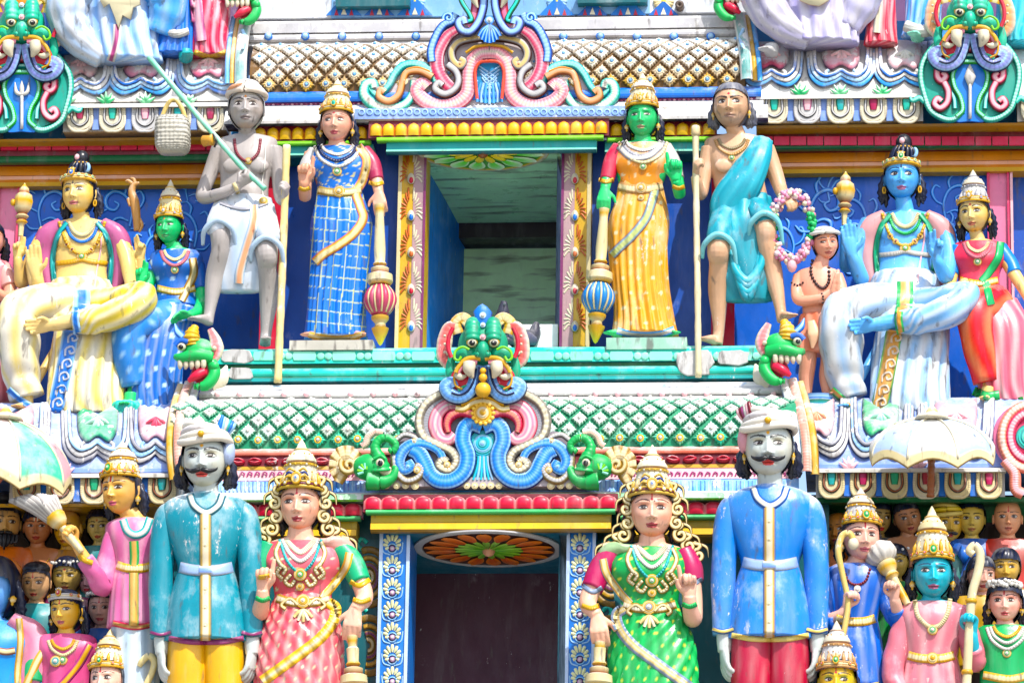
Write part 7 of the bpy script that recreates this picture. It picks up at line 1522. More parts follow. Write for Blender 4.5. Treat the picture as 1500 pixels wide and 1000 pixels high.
    for w, y, co, r in ((20, 14, 'cream', 3.2), (26, 24, gemc[1] if isinstance(gemc[1], str) else 'blue', 2.4), (34, 42, 'gold', 2.4)): F.band('necklace', [(cx + 4 - w, Y(324)), (cx + 4 - w * .6, Y(328 + y * .75)), (cx + 4, Y(330 + y)), (cx + 4 + w * .6, Y(328 + y * .75)), (cx + 4 + w, Y(324))], r, 3, co, nr=30, ridge=.5)
    F.gem('pendant', cx + 4, Y(376), 8, ['gold', 'cream', 'gold', 'green', 'white'], 1)
    for s_ in (-1, 1):
        for x, y in ((14, 366), (22, 358)): F.gem('pendant_disc', cx + 4 + s_ * x, Y(y), 4.5, ['gold', 'cream', 'dred'], 1)
    F.band('chest_band', [(cx - 34, Y(386)), (cx - 10, Y(383)), (cx + 4, Y(380)), (cx + 18, Y(383)), (cx + 42, Y(386))], 3.5, 2.5, belt, nr=20, ridge=.3)
    F.band('thread', [(cx + 30, Y(330)), (cx + 32, Y(360)), (cx + 26, Y(396)), (cx + 22, Y(424))], 1.3, 1.3, 'palepink'); return F
YS = hx('dcbf80')
F = seat_god(116, 0, 'yellow skinned seated god statue with a black topknot and a white and yellow robe', YS, (116, 283, 150, 23.5, dict(yaw=-14, pitch=6, res=1.1, lips=hx('c0707a'), mark='line', markc=hx('3a2a20'), blush=hx('e0a820'))), 'hair', hx('b0648a'), 'teal', hx('d4cebc'), hx('dcc450'), hx('1f6fc8'), 'lblue', YS, None,
    [([(70, 338, 138), (50, 380, 146), (56, 426, 170), (54, 412, 190), (52, 402, 196)], [13, 12, 11, 9, 7]), ([(72, 336, 128), (44, 384, 126), (32, 414, 132), (28, 392, 142), (26, 378, 146)], [11, 10, 10, 8, 6.5]), ([(168, 338, 138), (184, 372, 146), (190, 404, 164), (194, 430, 210)], [13, 12, 10, 7]), ([(170, 336, 126), (194, 392, 130), (206, 400, 140), (206, 378, 146)], [11, 10, 9, 6.5])],
    [((52, 402, 197), (-.12, 1, .1), (0, -.1, 1), dict(L=46, pose='flat', thumb=1)), ((26, 378, 147), (.05, 1, .05), (.3, 0, 1), dict(L=36, pose='two', thumb=1, curlthumb=.6)), ((194, 430, 212), (-.2, -.9, .4), (0, -.6, -.8), dict(L=38, pose='drape', thumb=1)), ((206, 378, 147), (-.05, 1, .05), (-.3, 0, 1), dict(L=36, pose='two', thumb=-1, curlthumb=.6))], ('gold', 'blue', 'white'), 'gold')
for q, lab, nm in (((31, 334, 150), 'carved hand drum weapon held up by the yellow seated god', 'drum'), ((1237, 318, 150), 'gold topped sceptre held up by the blue seated god', 'sceptre')):
    t = thing(nm, lab, nm, P(*q)); m = MB(); b_ = P(*q); m.lathe(b_, [(.014, -.05), (.016, .02), (.034, .035), (.024, .05), (.038, .07), (.026, .085), (.048, .12), (.054, .16), (.046, .20), (.030, .215), (.026, .24), (.010, .26), (.002, .275)], ['cream', 'cream', 'gold', 'brown', 'cream', 'brown', 'cream', 'gold', 'cream', 'brown', 'cream', 'gold', 'cream'], (.03, 0, 1), 16, 6, .06); m.build('shaft', t, EN, angle=40); m = MB(); m.ball(b_ + np.array([-.052, -.02, .15]), (.016, .016, .022), 'gold', 8, 6); m.build('knob', t, EN)
t = thing('deer_figure', 'tiny leaping deer figure held up by the yellow seated god', 'deer figure', P(200, 338, 150)); m = MB(); m.tube(PA([(201, 338, 150), (200, 318, 152), (197, 296, 152), (193, 282, 152), (196, 272, 152), (204, 268, 154)]), np.array([5, 6, 7, 5.5, 4.5, 2]) * PX, 'tan', 10, 34)
for a, b_, c_ in (((196, 296, 152), (188, 292, 154), (190, 302, 156)), ((203, 320, 150), (208, 330, 152), (204, 340, 153)), ((194, 270, 152), (188, 265, 152), (184, 266, 152)), ((198, 270, 152), (196, 263, 152), (191, 261, 152))): m.tube(PA([a, b_, c_]), np.array([3.4, 2.6, 1.6]) * PX, 'tan', 7, 10)
m.build('body', t, MILD)
BS = hx('70b0e6')
F = seat_god(1322, -12, 'blue skinned seated god statue with a black topknot and a pale robe', BS, (1321, 261, 150, 24, dict(yaw=-2, pitch=6, res=1.1, lips=hx('b06a86'), mark='line', markc='navy', blush=hx('2f74c0'), browc='navy')), 'hair', hx('cf9a9a'), hx('15a070'), hx('c6cacc'), hx('7fb0dc'), hx('d09a5a'), 'green', BS, None,
    [([(1274, 326, 138), (1252, 372, 148), (1262, 408, 172), (1254, 386, 192), (1248, 372, 198)], [14, 12, 11, 9, 7]), ([(1276, 324, 126), (1250, 364, 124), (1240, 390, 130), (1238, 366, 142), (1237, 352, 146)], [11, 10, 10, 8, 6.5]), ([(1376, 326, 138), (1390, 366, 148), (1386, 404, 176), (1376, 388, 198), (1372, 378, 204)], [14, 12, 11, 9, 7])],
    [((1248, 372, 199), (-.14, 1, .1), (0, -.1, 1), dict(L=46, pose='flat', thumb=1)), ((1237, 352, 147), (.05, 1, .05), (.3, 0, 1), dict(L=34, pose='two', thumb=1, curlthumb=.6)), ((1372, 378, 205), (0, 1, .1), (0, -.1, 1), dict(L=42, pose='two', thumb=-1, curlthumb=.7))], ('cream', 'green', 'white'), hx('a8a49a'))

# ---------- goddesses beside them
def goddess(label, skin, hd, sx, sy, dress, dress2, skirt_rings, leg, foot, legc, sleeve, arms, hands, drape, spot=None, cr_=('cream', 'gold', 'ivory')):
    F = Fig(label, (skirt_rings[-1][0], skirt_rings[-1][1], skirt_rings[-1][2]), skin, mat=paint(.16, .34, .12))
    F.head(*hd[:4], **hd[4]); F.limb([(hd[0], hd[1] + 18, hd[2] - 4), (sx - 2, sy - 6, 152), (sx, sy + 4, 150)], [9.5, 10.5, 14])
    F.trunk([(sx, sy - 4, 150, 14, 11), (sx, sy + 4, 150, 36, 16), (sx, sy + 24, 150, 34, 20), (sx, sy + 50, 150, 27, 19)])
    for a, r in arms: F.limb(a, r, n=40)
    for a in hands: F.hand(*a[:3], **a[3])
    F.foot(foot, -.15, 34); F.limb([(foot[0] + 2, foot[1] - 24, foot[2] - 2), (foot[0], foot[1] - 4, foot[2])], [10, 9]); F.body()
    F.hair(length=2.0); pr, cl = makuta(1.35 if hd[3] < 20 else 1.05, .95, *cr_); c_ = F.crown(pr, cl, .60); F.tiara(c_, gem=('gold', 'lgrey', 'white'), discs=6, dcol=('gold', 'blue')); F.earrings()
    D = spots(dress, spot, 22, .15) if spot is not None else dress
    F.cloth('bodice', [(sx, sy, 152, 32, 14), (sx, sy + 8, 152, 38, 18), (sx, sy + 26, 155, 37, 25), (sx, sy + 44, 152, 30, 21), (sx, sy + 62, 152, 30, 22), (sx + 2, sy + 84, 154, 36, 27)], D, fold=lambda v, th: 1 + .012 * np.sin(9 * th + 6 * v))
    F.cloth('skirt', skirt_rings, (lambda v, th, g: spots(dress2, spot, 24, .16, streak=mixc(dress2, 'white', .5))(v, th, g)) if spot is not None else streaks(dress2, mixc(dress2, 'white', .7), 12, .7), nu=100, n=50, fold=pleat(20, .08, 1.0, .03, 7))
    F.sleeve('skirt_leg', *leg, legc, fold=lambda v, th: 1 + .03 * np.sin(6 * th + 5 * v) + .02 * np.sin(26 * v))
    for a, r in sleeve: F.sleeve('sleeve', a, r, dress if spot is not None else hx('2f7fd0'))
    for a, w, b_ in drape: F.band('drape_border', a, w, 3, b_)
    neckset(F, sx - 2, sy, 16, 2, ('cream', hx('c0707a')), 12, 6); F.band('belt', [(sx - 28, sy + 54), (sx, sy + 59), (sx + 28, sy + 54)], 5, 3, [(.5, 'cream'), (1, 'gold')], nr=12, ridge=.4); return F
F = goddess('green faced seated goddess statue in a blue flowered dress', 'skin_green', (248, 333, 160, 19, dict(yaw=-12, pitch=8, lips=hx('5aa070'), mark='dot', markc='orange', blush=hx('12a050'), liner='dgreen', browc='dgreen')), 258, 368, hx('1d60b4'), hx('2a6ac0'),
    [(244, 452, 166, 42, 34), (232, 490, 184, 44, 32), (226, 540, 192, 42, 28), (226, 580, 196, 40, 27), (226, 604, 196, 42, 27)], ([(258, 462, 168), (222, 470, 196), (192, 484, 216), (190, 524, 214), (196, 566, 208)], [26, 27, 25, 23, 18]), (190, 600, 214), spots(hx('4f8ad0'), 'lblue', 22, .17),
    [([(228, 388, 150), (222, 400, 156)], [11, 10]), ([(288, 388, 150), (293, 410, 154), (294, 424, 158)], [11.5, 10.5, 10])], [([(226, 392, 150), (214, 424, 160), (208, 440, 178), (206, 424, 190), (206, 416, 194)], [10, 9.5, 9, 7.5, 6]), ([(290, 392, 150), (296, 436, 160), (290, 456, 186), (276, 462, 206)], [10, 9.5, 8.5, 6.5])],
    [((206, 416, 195), (.05, 1, .1), (.2, 0, 1), dict(L=36, pose='two', thumb=1, curlthumb=.5)), ((277, 461, 206), (-1, -.2, .3), (0, -.8, .4), dict(L=34, pose='drape', thumb=1))], [([(282, 378), (284, 400), (274, 424), (266, 440)], 6, [(.5, 'cream'), (1, 'dgold')]), ([(190, 588), (212, 600), (236, 604), (262, 598)], 4, [(.5, 'cream'), (1, 'gold')])], spot=hx('bcd8ee'))
t = thing('lotus_stool', 'turquoise ribbed lotus stool under the green goddess foot', 'footstool', P(184, 626, 215)); m = MB(); m.lathe(P(184, 624, 215), [(.05, 0), (.075, .02), (.060, .035), (.088, .06), (.098, .10), (.085, .13), (.06, .14), (.001, .142)], ['lgreen', 'mint', 'teal', 'aqua', hx('10a090'), 'aqua', 'mint', 'mint'], nu=60, lobes=12, amp=.06); m.build('seat', t, EN); m = MB()
for i in range(10): a = -math.pi * (.05 + .9 * i / 9); m.ball(P(184, 612, 215) + np.array([.095 * math.cos(a), .085 * math.sin(a), .0]), (.012, .01, .018), 'mint', 7, 5)
m.build('bead_row', t, EN)
F = goddess('yellow faced seated goddess statue in a pink and green sari', YS, (1427, 313, 160, 21, dict(yaw=-16, pitch=10, lips=hx('c06a5a'), mark='dot', markc='red', blush=hx('e0a820'))), 1434, 356, hx('d85a68'), hx('cf6a7c'),
    [(1442, 440, 164, 46, 34), (1462, 480, 182, 46, 32), (1470, 530, 190, 42, 28), (1474, 570, 194, 40, 27), (1476, 592, 194, 42, 27)], ([(1462, 444, 168), (1440, 448, 196), (1428, 462, 214), (1434, 510, 214), (1444, 560, 208)], [26, 27, 25, 23, 18]), (1446, 592, 214), streaks(hx('d23c48'), hx('e8a074'), 4, .7),
    [([(1404, 364, 150), (1396, 388, 154), (1394, 402, 158)], [12, 11, 10]), ([(1464, 364, 150), (1480, 386, 154), (1486, 400, 158)], [12, 11, 10.5])], [([(1404, 368, 150), (1392, 410, 160), (1392, 424, 184), (1402, 424, 208)], [10, 9.5, 8.5, 6.5]), ([(1466, 368, 150), (1486, 402, 158), (1500, 424, 170), (1508, 440, 178)], [10, 9.5, 8.5, 7])],
    [((1402, 424, 208), (.6, .1, .5), (0, .5, .8), dict(L=36, pose='grip', thumb=1)), ((1508, 440, 178), (.5, -.8, .2), (0, -.3, -1), dict(L=36, pose='drape', thumb=1))], [([(1466, 354), (1462, 378), (1448, 400), (1438, 412)], 6, [(.7, hx('15a45a')), (1, 'dgreen')]), ([(1444, 412), (1448, 430), (1452, 446)], 6, [(.7, hx('15a45a')), (1, 'dgreen')]), ([(1426, 572), (1444, 580), (1464, 578)], 7, [(.7, 'green'), (1, 'dgreen')]), ([(1450, 586), (1474, 594), (1500, 588)], 8, [(.7, 'leaf'), (1, 'dgreen')])], cr_=('lgrey', 'grey', 'ivory'))
# scraps at the left edge
t = Fig('small pink clad attendant statue cut by the left edge, beside the yellow god', (2, 600, 120), hx('dca088'), group=None); t.head(-14, 352, 124, 20, pitch=8, yaw=10); t.limb([(-14, 374, 120), (-12, 390, 118)], [9, 12]).limb([(6, 396, 118), (14, 418, 124), (12, 436, 136), (-6, 428, 150)], [10, 10, 9, 7]); t.body(); t.hair()
t.cloth('tunic', [(-12, 384, 118, 24, 14), (-12, 398, 118, 30, 18), (-12, 440, 118, 25, 18), (-12, 480, 120, 30, 22), (-10, 590, 122, 30, 24)], streaks(hx('d88a90'), hx('a84050'), 9, .6), fold=pleat(18, .05)); t.sleeve('sleeve', [(4, 392, 118), (11, 408, 122), (14, 420, 125)], [12, 13, 13], hx('e0a8a0'))

# ---------- courtiers and the crowd under the side cornices
def bust(label, cx, cy, d, w, skin, cloth, yaw=0, pitch=10, roll=0, hairc='hair', hairkw=None, bare=False, group=None, low=None, wide=2.1, res=.72, arms=None, cat='statue', streak=None, **o):
    w = w * 1.1 if res < .8 else w; skin = mixc(skin, 'white', .10) if res < .8 else skin
    low = low or cy + 6.5 * w; F = Fig(label, (cx, low, d), skin, group=group or ('statues crowded under the left cornice' if cx < 700 else 'statues crowded under the right cornice'), mat=paint(.10, .34, .12), vox=.0058, cat=cat)
    F.head(cx, cy, d + 8, w, yaw=yaw, pitch=pitch, roll=roll, res=res, **o); sy = cy + 1.72 * w; k = w
    F.limb([(cx, cy + .85 * w, d + 5), (cx, sy + .2 * w, d)], [.48 * w, .62 * w])
    F.trunk([(cx, sy - .15 * w, d, .6 * w, .5 * w), (cx, sy + .2 * w, d, (wide - .1) * w, .7 * w), (cx, sy + 1.2 * w, d, (wide - .05) * w, .95 * w), (cx, sy + 2.6 * w, d, 1.5 * w, .9 * w)], 28, 18)
    for a, r in (arms or []): F.limb(a, r, n=36)
    F.body()
    if hairc: F.hair(hairc, **dict(dict(res=.7, locks=False, line=random.Random(int(cx)).uniform(.60, .84), side=random.Random(int(cy)).uniform(.2, .5), thick=random.Random(int(cx + cy)).uniform(1.07, 1.2)), **(hairkw or {})))
    if not bare:
        F.cloth('garment', [(cx, sy, d, (wide - .35) * w, .72 * w), (cx, sy + .32 * w, d, wide * w, .86 * w), (cx, sy + 1.2 * w, d + 1, (wide + .02) * w, 1.12 * w), (cx, sy + 2.6 * w, d, 1.6 * w, 1.05 * w), (cx, (low + sy) / 2 + 1.4 * w, d, 1.75 * w, 1.1 * w), (cx, low, d, 1.95 * w, 1.2 * w)], streaks(cloth, streak if streak is not None else mixc(cloth, 'white', .35), 7, .4), nu=52, n=30, fold=lambda v, th: 1 + .03 * np.sin(8 * th + 7 * v) + .03 * np.clip(v - .3, 0, 1) * np.sin(15 * th))
    return F
F = bust('bearded man statue with a high black topknot and an orange robe at the left edge', 7, 766, 262, 20, hx('c99a5a'), hx('d8702a'), 14, male=True, lips=hx('a05040'), low=900, browc='black', streak=hx('a03018'))
m = MB(); m.ball(F.H((0, 0, 1.55)), np.array([.75, .75, .55]) * 20 * PX, 'hair', 14, 9); F.part(m, 'topknot'); m = MB()
for i in range(7): x = (i - 3) * .2; m.tube([F.H((x * 1.25, -1.0 + .4 * abs(x), -.72)), F.H((x * 1.2, -1.12 + .4 * abs(x), -1.2)), F.H((x * .6, -1.05, -1.75 + abs(x)))], np.array([.15, .17, .05]) * 20 * PX, 'hair', 8, 12)
F.part(m, 'beard'); F.moustache(w=.40, up=-.1)
m = MB(); m.scroll([(-14, 830, 287), (6, 824, 290), (24, 836, 290), (28, 858, 286)], 9, 7, hx('d87a30'), n=20); F.part(m, 'robe_fold')
F = bust('reddish brown man statue with bare chest and thin necklace behind the orange robe', 55, 771, 256, 17.5, hx('b06a3c'), None, 4, 14, bare=True, mark='tilak', low=880, lips=hx('a03a34')); F.beads('necklace', [(40, 818), (50, 832), (60, 834), (72, 818)], 1.2, 2.4, 'gold')
bust('bald yellow man statue looking down behind the fly whisk', 100, 774, 250, 18, hx('cf9a22'), hx('a8722a'), -22, 18, hairc=None, low=880, lips=hx('a85a2a'))
bust('sallow woman statue with a teal blouse under the left cornice corner', 147, 771, 258, 16, hx('c4a85a'), hx('127a80'), -6, 14, mark='dot', markc='dorange', lips=hx('b04a3a'), low=890)
F = bust('woman statue with a large black hair bun and teal blouse at the left', 53, 853, 290, 17.5, hx('d8a470'), hx('14888c'), -3, 16, mark='line', low=1000, lips=hx('b0403c')); m = MB(); m.ball(F.H((0, .1, .95)), np.array([1.05, 1.0, .62]) * 19 * PX, 'hair', 16, 10, F.HR.T); F.part(m, 'hair_bun', paint(.1, .3, .1))
FL = []
def flowers(F, w, n=9, z=.95):
    m = MB(); rg = random.Random(n)
    for i in range(n): a = -1.2 + 2.4 * i / (n - 1); m.ball(F.H((1.12 * math.sin(a), -1.08 * math.cos(a), z + .12 * math.cos(a) + rg.uniform(-.08, .08))), rg.uniform(.10, .16) * w * PX, 'white', 6, 4)
    F.part(m, 'hair_flowers', WORN)
F = bust('olive faced woman statue with white flowers in her hair at the left', 98, 843, 276, 17.5, hx('a88a3a'), hx('6a2a4a'), 0, 16, low=960, mark='dot', lips=hx('8a3a2a')); flowers(F, 18)
bust('small dark faced woman statue half hidden behind two others at the left', 131, 850, 262, 14, hx('a87880'), hx('5a2450'), -10, 14, low=950)
F = bust('rosy faced woman statue with whitish hair and blue blouse below the pink sleeve', 150, 890, 296, 17, hx('cfa090'), hx('1a5fb4'), -4, 14, low=1010, mark='line', lips=hx('a84a50')); flowers(F, 19, 14, 1.0)
F = bust('yellow faced woman statue in a pink sari with a jewelled tiara at lower left', 97, 894, 345, 21, hx('dfb660'), hx('cf6a90'), -14, 10, low=1100, mark='line', lips=hx('b86a78'), hairkw=dict(locks=True, res=.9), res=.95, wide=1.95, streak=hx('a83a60'), blush=hx('e0a030')); pr, cl = makuta(.28, .98, 'lgrey', 'cream', 'ivory'); c_ = F.crown(pr, cl, .62, name='tiara_cap'); F.tiara(c_, cols=('lgrey', 'ivory'), gem=('gold', 'red', 'white')); F.earrings()
F.band('sari_border', [(132, 944), (116, 972), (96, 996), (80, 1012)], 6, 3, [(.5, 'gold'), (1, 'mauve')]); neckset(F, 92, 938, 17, 2, ('gold', 'cream'), 12, 7); F.gem('brooch', 82, 968, 8, ['gold', 'cream', 'teal', 'white'], 2); F.sleeve('sleeve', [(56, 950, 340), (50, 975, 344), (48, 1000, 348)], [15, 16, 15], hx('109a5a'))
F = bust('crowned statue at the lower left edge of which only the face top shows', 157, 995, 385, 22, hx('e0b4a0'), hx('c05a7a'), -14, 8, low=1120, mark='line', hairkw=dict(locks=True, res=.8), res=.95); pr, cl = makuta(1.12, .96, 'ivory', 'gold', 'cream'); c_ = F.crown(pr, cl, .6, -12); F.tiara(c_)
F = bust('blue skinned statue with a pink shawl cut by the left edge', -8, 862, 330, 27, hx('4a94dc'), hx('4a94dc'), -30, 8, low=1120, hairkw=dict(locks=True, res=.9), wide=2.3, streak=hx('3a80cc'), arms=[([(42, 935, 330), (58, 970, 335), (64, 1010, 342), (50, 1040, 360)], [17, 15, 13, 10])]); F.earrings('gold', .2)
F.sleeve('shawl', [(16, 905, 350), (44, 930, 342), (52, 965, 345), (40, 1010, 350), (26, 1060, 350)], [(10, 8), (22, 14), (20, 14), (14, 10), (8, 8)], streaks(hx('c87a94'), hx('dcb0b8'), 6, .6)); F.band('shawl_border', [(28, 905), (30, 940), (26, 980), (26, 1000)], 5, 3, [(.5, 'cream'), (1, 'gold')]); F.band('shawl_border', [(70, 945), (56, 965), (44, 990), (38, 1004)], 6, 3, [(.5, 'cream'), (1, 'gold')]); F.band('belt', [(-10, 950), (8, 954), (22, 952)], 5, 3, [(.5, 'cream'), (1, 'brown')])
m = MB(); t = thing('bow', 'curved gold bow tip standing beside the yellow trousered soldier', 'bow', P(212, 1060, 400)); m.tube(PA([(204, 975, 400), (208, 968, 402), (218, 960, 402), (226, 968, 402), (222, 986, 402), (212, 1010, 400), (206, 1060, 400)]), np.array([3.5, 4.5, 5, 5, 4.5, 4.5, 4]) * PX, hx('d8c890'), 10, 50); m.build('limb', t, MILD)

def courtier(label, cx, cy, d, w, skin, coat, edge, yaw, sleeves, arms, hands, hem, skirtc, crownc, belt_y, hd=None, wide=44, waist=34, drape_lo=70, **o):
    F = Fig(label, (cx, 1115, d), skin, mat=paint(.12, .32, .12)); F.head(cx, cy, d + 10, w, yaw=yaw, pitch=8, res=1.05, **o); bx = cx + (o.get('_', 0)); sy = cy + 1.72 * w; bx = cx + (hd or 0)
    F.limb([(cx, cy + .85 * w, d + 6), (bx, sy - 2, d + 3), (bx, sy + 6, d)], [.48 * w, .52 * w, .7 * w]).trunk([(bx, sy - 4, d, 16, 13), (bx, sy + 4, d, wide - 6, 17), (bx, sy + 30, d, wide - 8, 20)])
    for a, r in arms: F.limb(a, r, n=44)
    for a, r in sleeves: F.limb([(bx, sy + 22, d)] + a, [8] + [.55 * q for q in r], n=40)
    for a in hands: F.hand(*a[:3], **a[3])
    F.body(); F.hair(length=1.7); pr, cl = makuta(*crownc); c_ = F.crown(pr, cl, .60, -7); F.tiara(c_, discs=7, gs=.24); F.earrings()
    CT = streaks(coat, mixc(coat, 'white', .45), 11, .55)
    F.cloth('coat', [(bx, sy, d, wide - 12, 17), (bx, sy + 8, d, wide, 22), (bx, sy + 30, d + 1, wide - 1, 27), (bx, belt_y - 6, d, waist, 24), (bx, belt_y + 6, d, waist, 24), (bx, belt_y + 40, d + 1, waist + 5, 28), (bx, hem, d + 2, waist + 9, 31)], CT, nu=84, n=46, fold=lambda v, th: 1 + .03 * np.clip(v * 1.6 - .55, 0, 1) * np.sin(17 * th + v) + .015 * np.sin(8 * th + 8 * v), mat=paint(.28, .34, .12))
    if skirtc is not None: F.cloth('skirt', [(bx, hem - 12, d, waist + 4, 27), (bx, 1000, d, waist + 4, 28), (bx, 1112, d, waist + 6, 30)], streaks(skirtc, 'white', 9, .6), fold=lambda v, th: 1 + .04 * np.sin(12 * th + v))
    for a, r in sleeves: F.sleeve('sleeve', a, r, CT if False else coat, fold=lambda v, th: 1 + .035 * np.sin(28 * v + 2 * th), mat=paint(.35, .34, .12))
    F.band('belt', [(bx - waist + 2, belt_y - 3), (bx - waist * .5, belt_y + 1), (bx, belt_y + 2), (bx + waist * .5, belt_y + 1), (bx + waist - 2, belt_y - 3)], 6.5, 3.5, [(.5, 'cream'), (1, 'gold')], nr=14, ridge=.35); F.band('coat_hem', [(bx - waist - 4, hem - 8), (bx, hem - 2), (bx + waist + 4, hem - 8)], 4.5, 2, [(.6, 'tan'), (1, edge)])
    return F, bx, sy
F, bx, sy = courtier('courtier statue in a pink pleated coat waving a fly whisk', 178, 718, 372, 25, hx('dfae6a'), hx('c9719a'), hx('c0405a'), -26, [([(170, 782, 372), (158, 820, 376), (150, 858, 384), (140, 842, 400), (124, 818, 410)], [15, 15, 15, 13, 12]), ([(228, 780, 368), (238, 830, 368), (240, 900, 370)], [15, 15, 13])], [([(130, 826, 408), (116, 804, 414), (110, 794, 416)], [9, 7.5, 7])],
    [((111, 796, 416), (-.7, .75, .2), (.5, .3, .8), dict(L=40, pose='grip', thumb=1, curlthumb=.7))], 920, hx('b4c8d8'), (.92, .96, 'ivory', 'gold', 'white'), 830, 20, 40, 29, mark='tilak', lips=hx('d0708a'), blush=hx('e0a050'))
F.band('collar', [(180, 760), (186, 776), (198, 783), (212, 777), (220, 758)], 6, 3, [(.5, 'silver'), (1, 'teal')], nr=20, ridge=.15); F.band('placket', [(196, 792), (197, 815), (196, 828)], 7, 3, [(.5, hx('c8a060')), (1, 'green')]); F.band('placket', [(196, 838), (196, 880), (196, 916)], 7, 3, [(.5, hx('c8a060')), (.7, hx('c8a060')), (1, 'green')]); F.band('cuff', [(116, 812), (124, 820), (136, 824)], 4, 3, 'gold')
t = thing('fly_whisk', 'silvery fly whisk with a gold cup held up by the pink coated courtier', 'fly whisk', P(112, 796, 424)); m = MB(); m.tube(PA([(120, 808, 424), (104, 788, 424), (90, 770, 424)]), np.array([4, 5, 5.5]) * PX, 'cream', 10, 14); m.build('handle', t, MILD); m = MB(); m.lathe(P(92, 772, 424), [(.022, 0), (.045, .03), (.055, .07), (.048, .09)], ['gold', 'cream', 'gold', 'gold'], nrm(P(70, 742, 424) - P(92, 772, 424)), 16, 8, .05); m.build('cup', t, EN)
for i in range(16):
    u = (i - 7.5) / 7.5; m = MB(); m.tube(PA([(80 + 8 * u, 756 - 8 * u, 424 + 6 * math.cos(u * 2)), (64 + 16 * u, 738 - 9 * u, 426 + 10 * math.cos(u * 2)), (44 + 30 * u + (8 if u > 0 else 0), 724 + 4 * abs(u) - 4 * u + 6 * u * u * (u > 0), 424)]), np.array([4, 5, 3]) * PX, 'silver' if i % 2 else hx('9a9490'), 6, 12); m.build('hair_strand', t, MILD)
F, bx, sy = courtier('courtier statue in a bright blue coat carrying a bow and a mace', 1261, 786, 375, 24, hx('e6b4a0'), hx('1a5fc0'), hx('c0a040'), 14, [([(1228, 838, 375), (1212, 876, 380), (1206, 908, 388), (1226, 912, 402)], [15, 15, 15, 12]), ([(1282, 838, 372), (1304, 886, 376), (1318, 908, 386), (1312, 892, 402)], [15, 15, 15, 12])], [([(1214, 908, 398), (1232, 900, 408), (1240, 890, 412)], [9, 8, 7]), ([(1318, 908, 390), (1312, 884, 408), (1310, 876, 412)], [9, 8, 7])],
    [((1240, 890, 413), (.2, .9, .2), (.7, 0, .7), dict(L=38, pose='grip', thumb=1, curlthumb=.7)), ((1310, 877, 413), (0, 1, .2), (-.6, 0, .8), dict(L=38, pose='grip', thumb=-1, curlthumb=.7))], 1010, hx('1a5fc0'), (.95, .96, 'lgrey', 'gold', 'ivory'), 908, -8, 40, 31, mark='line', lips=hx('c06070'), blush=hx('e89080')); F.beads('necklace', [(1236, 836), (1244, 852), (1256, 856), (1268, 850), (1274, 834)], 2.2, 3.6, 'dred'); F.gem('pendant', 1256, 862, 5, ['silver', 'white'], 1)
t = thing('bow', 'gold and white bow held upright by the blue coated courtier', 'bow', P(1232, 950, 420)); m = MB(); m.tube(PA([(1252, 800, 420), (1246, 782, 422), (1234, 784, 422), (1228, 806, 422), (1234, 840, 420), (1242, 880, 420), (1238, 915, 420), (1228, 960, 418)]), np.array([4.5, 4.5, 4.5, 4.5, 4, 4, 4, 4]) * PX, hx('d0b46a'), 10, 60); m.build('limb', t, MILD); m = MB(); m.ball(P(1250, 796, 422), (.03, .026, .035), 'ivory', 10, 8); m.build('tip', t, EN)
t = thing('mace', 'short mace with a silver fluted head held by the blue coated courtier', 'mace', P(1320, 866, 424)); b_ = P(1324, 874, 404); ax = nrm(P(1288, 808, 386) - b_); m = MB(); m.lathe(b_, [(.018, -.05), (.022, 0), (.022, .12), (.04, .14), (.032, .16), (.052, .19), (.056, .22), (.03, .24)], ['cream', 'gold', 'cream', 'gold', 'cream', 'gold', 'cream', 'gold'], ax, 14); m.build('handle', t, EN, angle=40); m = MB(); m.lathe(b_, [(.03, .22), (.07, .25), (.085, .28), (.078, .32), (.045, .35), (.002, .36)], 'silver', ax, 40, 12, .09); m.build('head', t, MILD)
F, bx, sy = courtier('crowned king statue with a cyan face and rose coat holding a bow', 1366, 839, 392, 25.5, hx('22a8bc'), hx('cf7a86'), hx('a83a50'), 2, [([(1336, 894, 392), (1318, 936, 394), (1308, 985, 400), (1320, 1020, 410)], [16, 16, 15, 12]), ([(1400, 894, 392), (1420, 936, 396), (1428, 968, 402), (1424, 950, 418)], [16, 16, 15, 13])], [([(1426, 962, 410), (1424, 936, 422), (1424, 926, 424)], [10, 8.5, 7.5])], [((1424, 928, 424), (0, 1, .15), (-.6, 0, .7), dict(L=42, pose='grip', thumb=-1, curlthumb=.7))], 1060, hx('cf7a86'), (1.28, .96, 'ivory', 'gold', 'cream'), 962, -2, 46, 36, lips=hx('b05a78'), blush=hx('12808e'), browc='navy')
F.band('necklace', [(1340, 878), (1344, 900), (1356, 914), (1366, 918), (1378, 914), (1388, 898), (1392, 876)], 3.4, 3, 'cream', nr=36, ridge=.5); F.gem('pendant', 1366, 922, 7, ['gold', 'cream', 'green', 'white'], 2); F.gem('belt_clasp', 1366, 964, 8, ['gold', 'cream', 'gold'], 3)
t = thing('bow', 'tall gold tipped bow held by the cyan faced king', 'bow', P(1414, 1060, 428)); m = MB(); m.tube(PA([(1426, 812, 428), (1420, 806, 428), (1428, 798, 428), (1436, 812, 428), (1432, 840, 428), (1424, 870, 428), (1420, 920, 428), (1416, 1000, 428), (1412, 1060, 428)]), np.array([5, 5.5, 5, 6, 6, 6, 6, 6, 6]) * PX, hx('cfc09a'), 12, 80); m.build('limb', t, MILD); m = MB()
for y, x in ((880, 1422.5), (984, 1416.5)): m.lathe(P(x, y, 428), [(.028, -.012), (.032, 0), (.028, .012)], 'gold', (0, 0, 1), 12)
m.build('binding', t, EN)
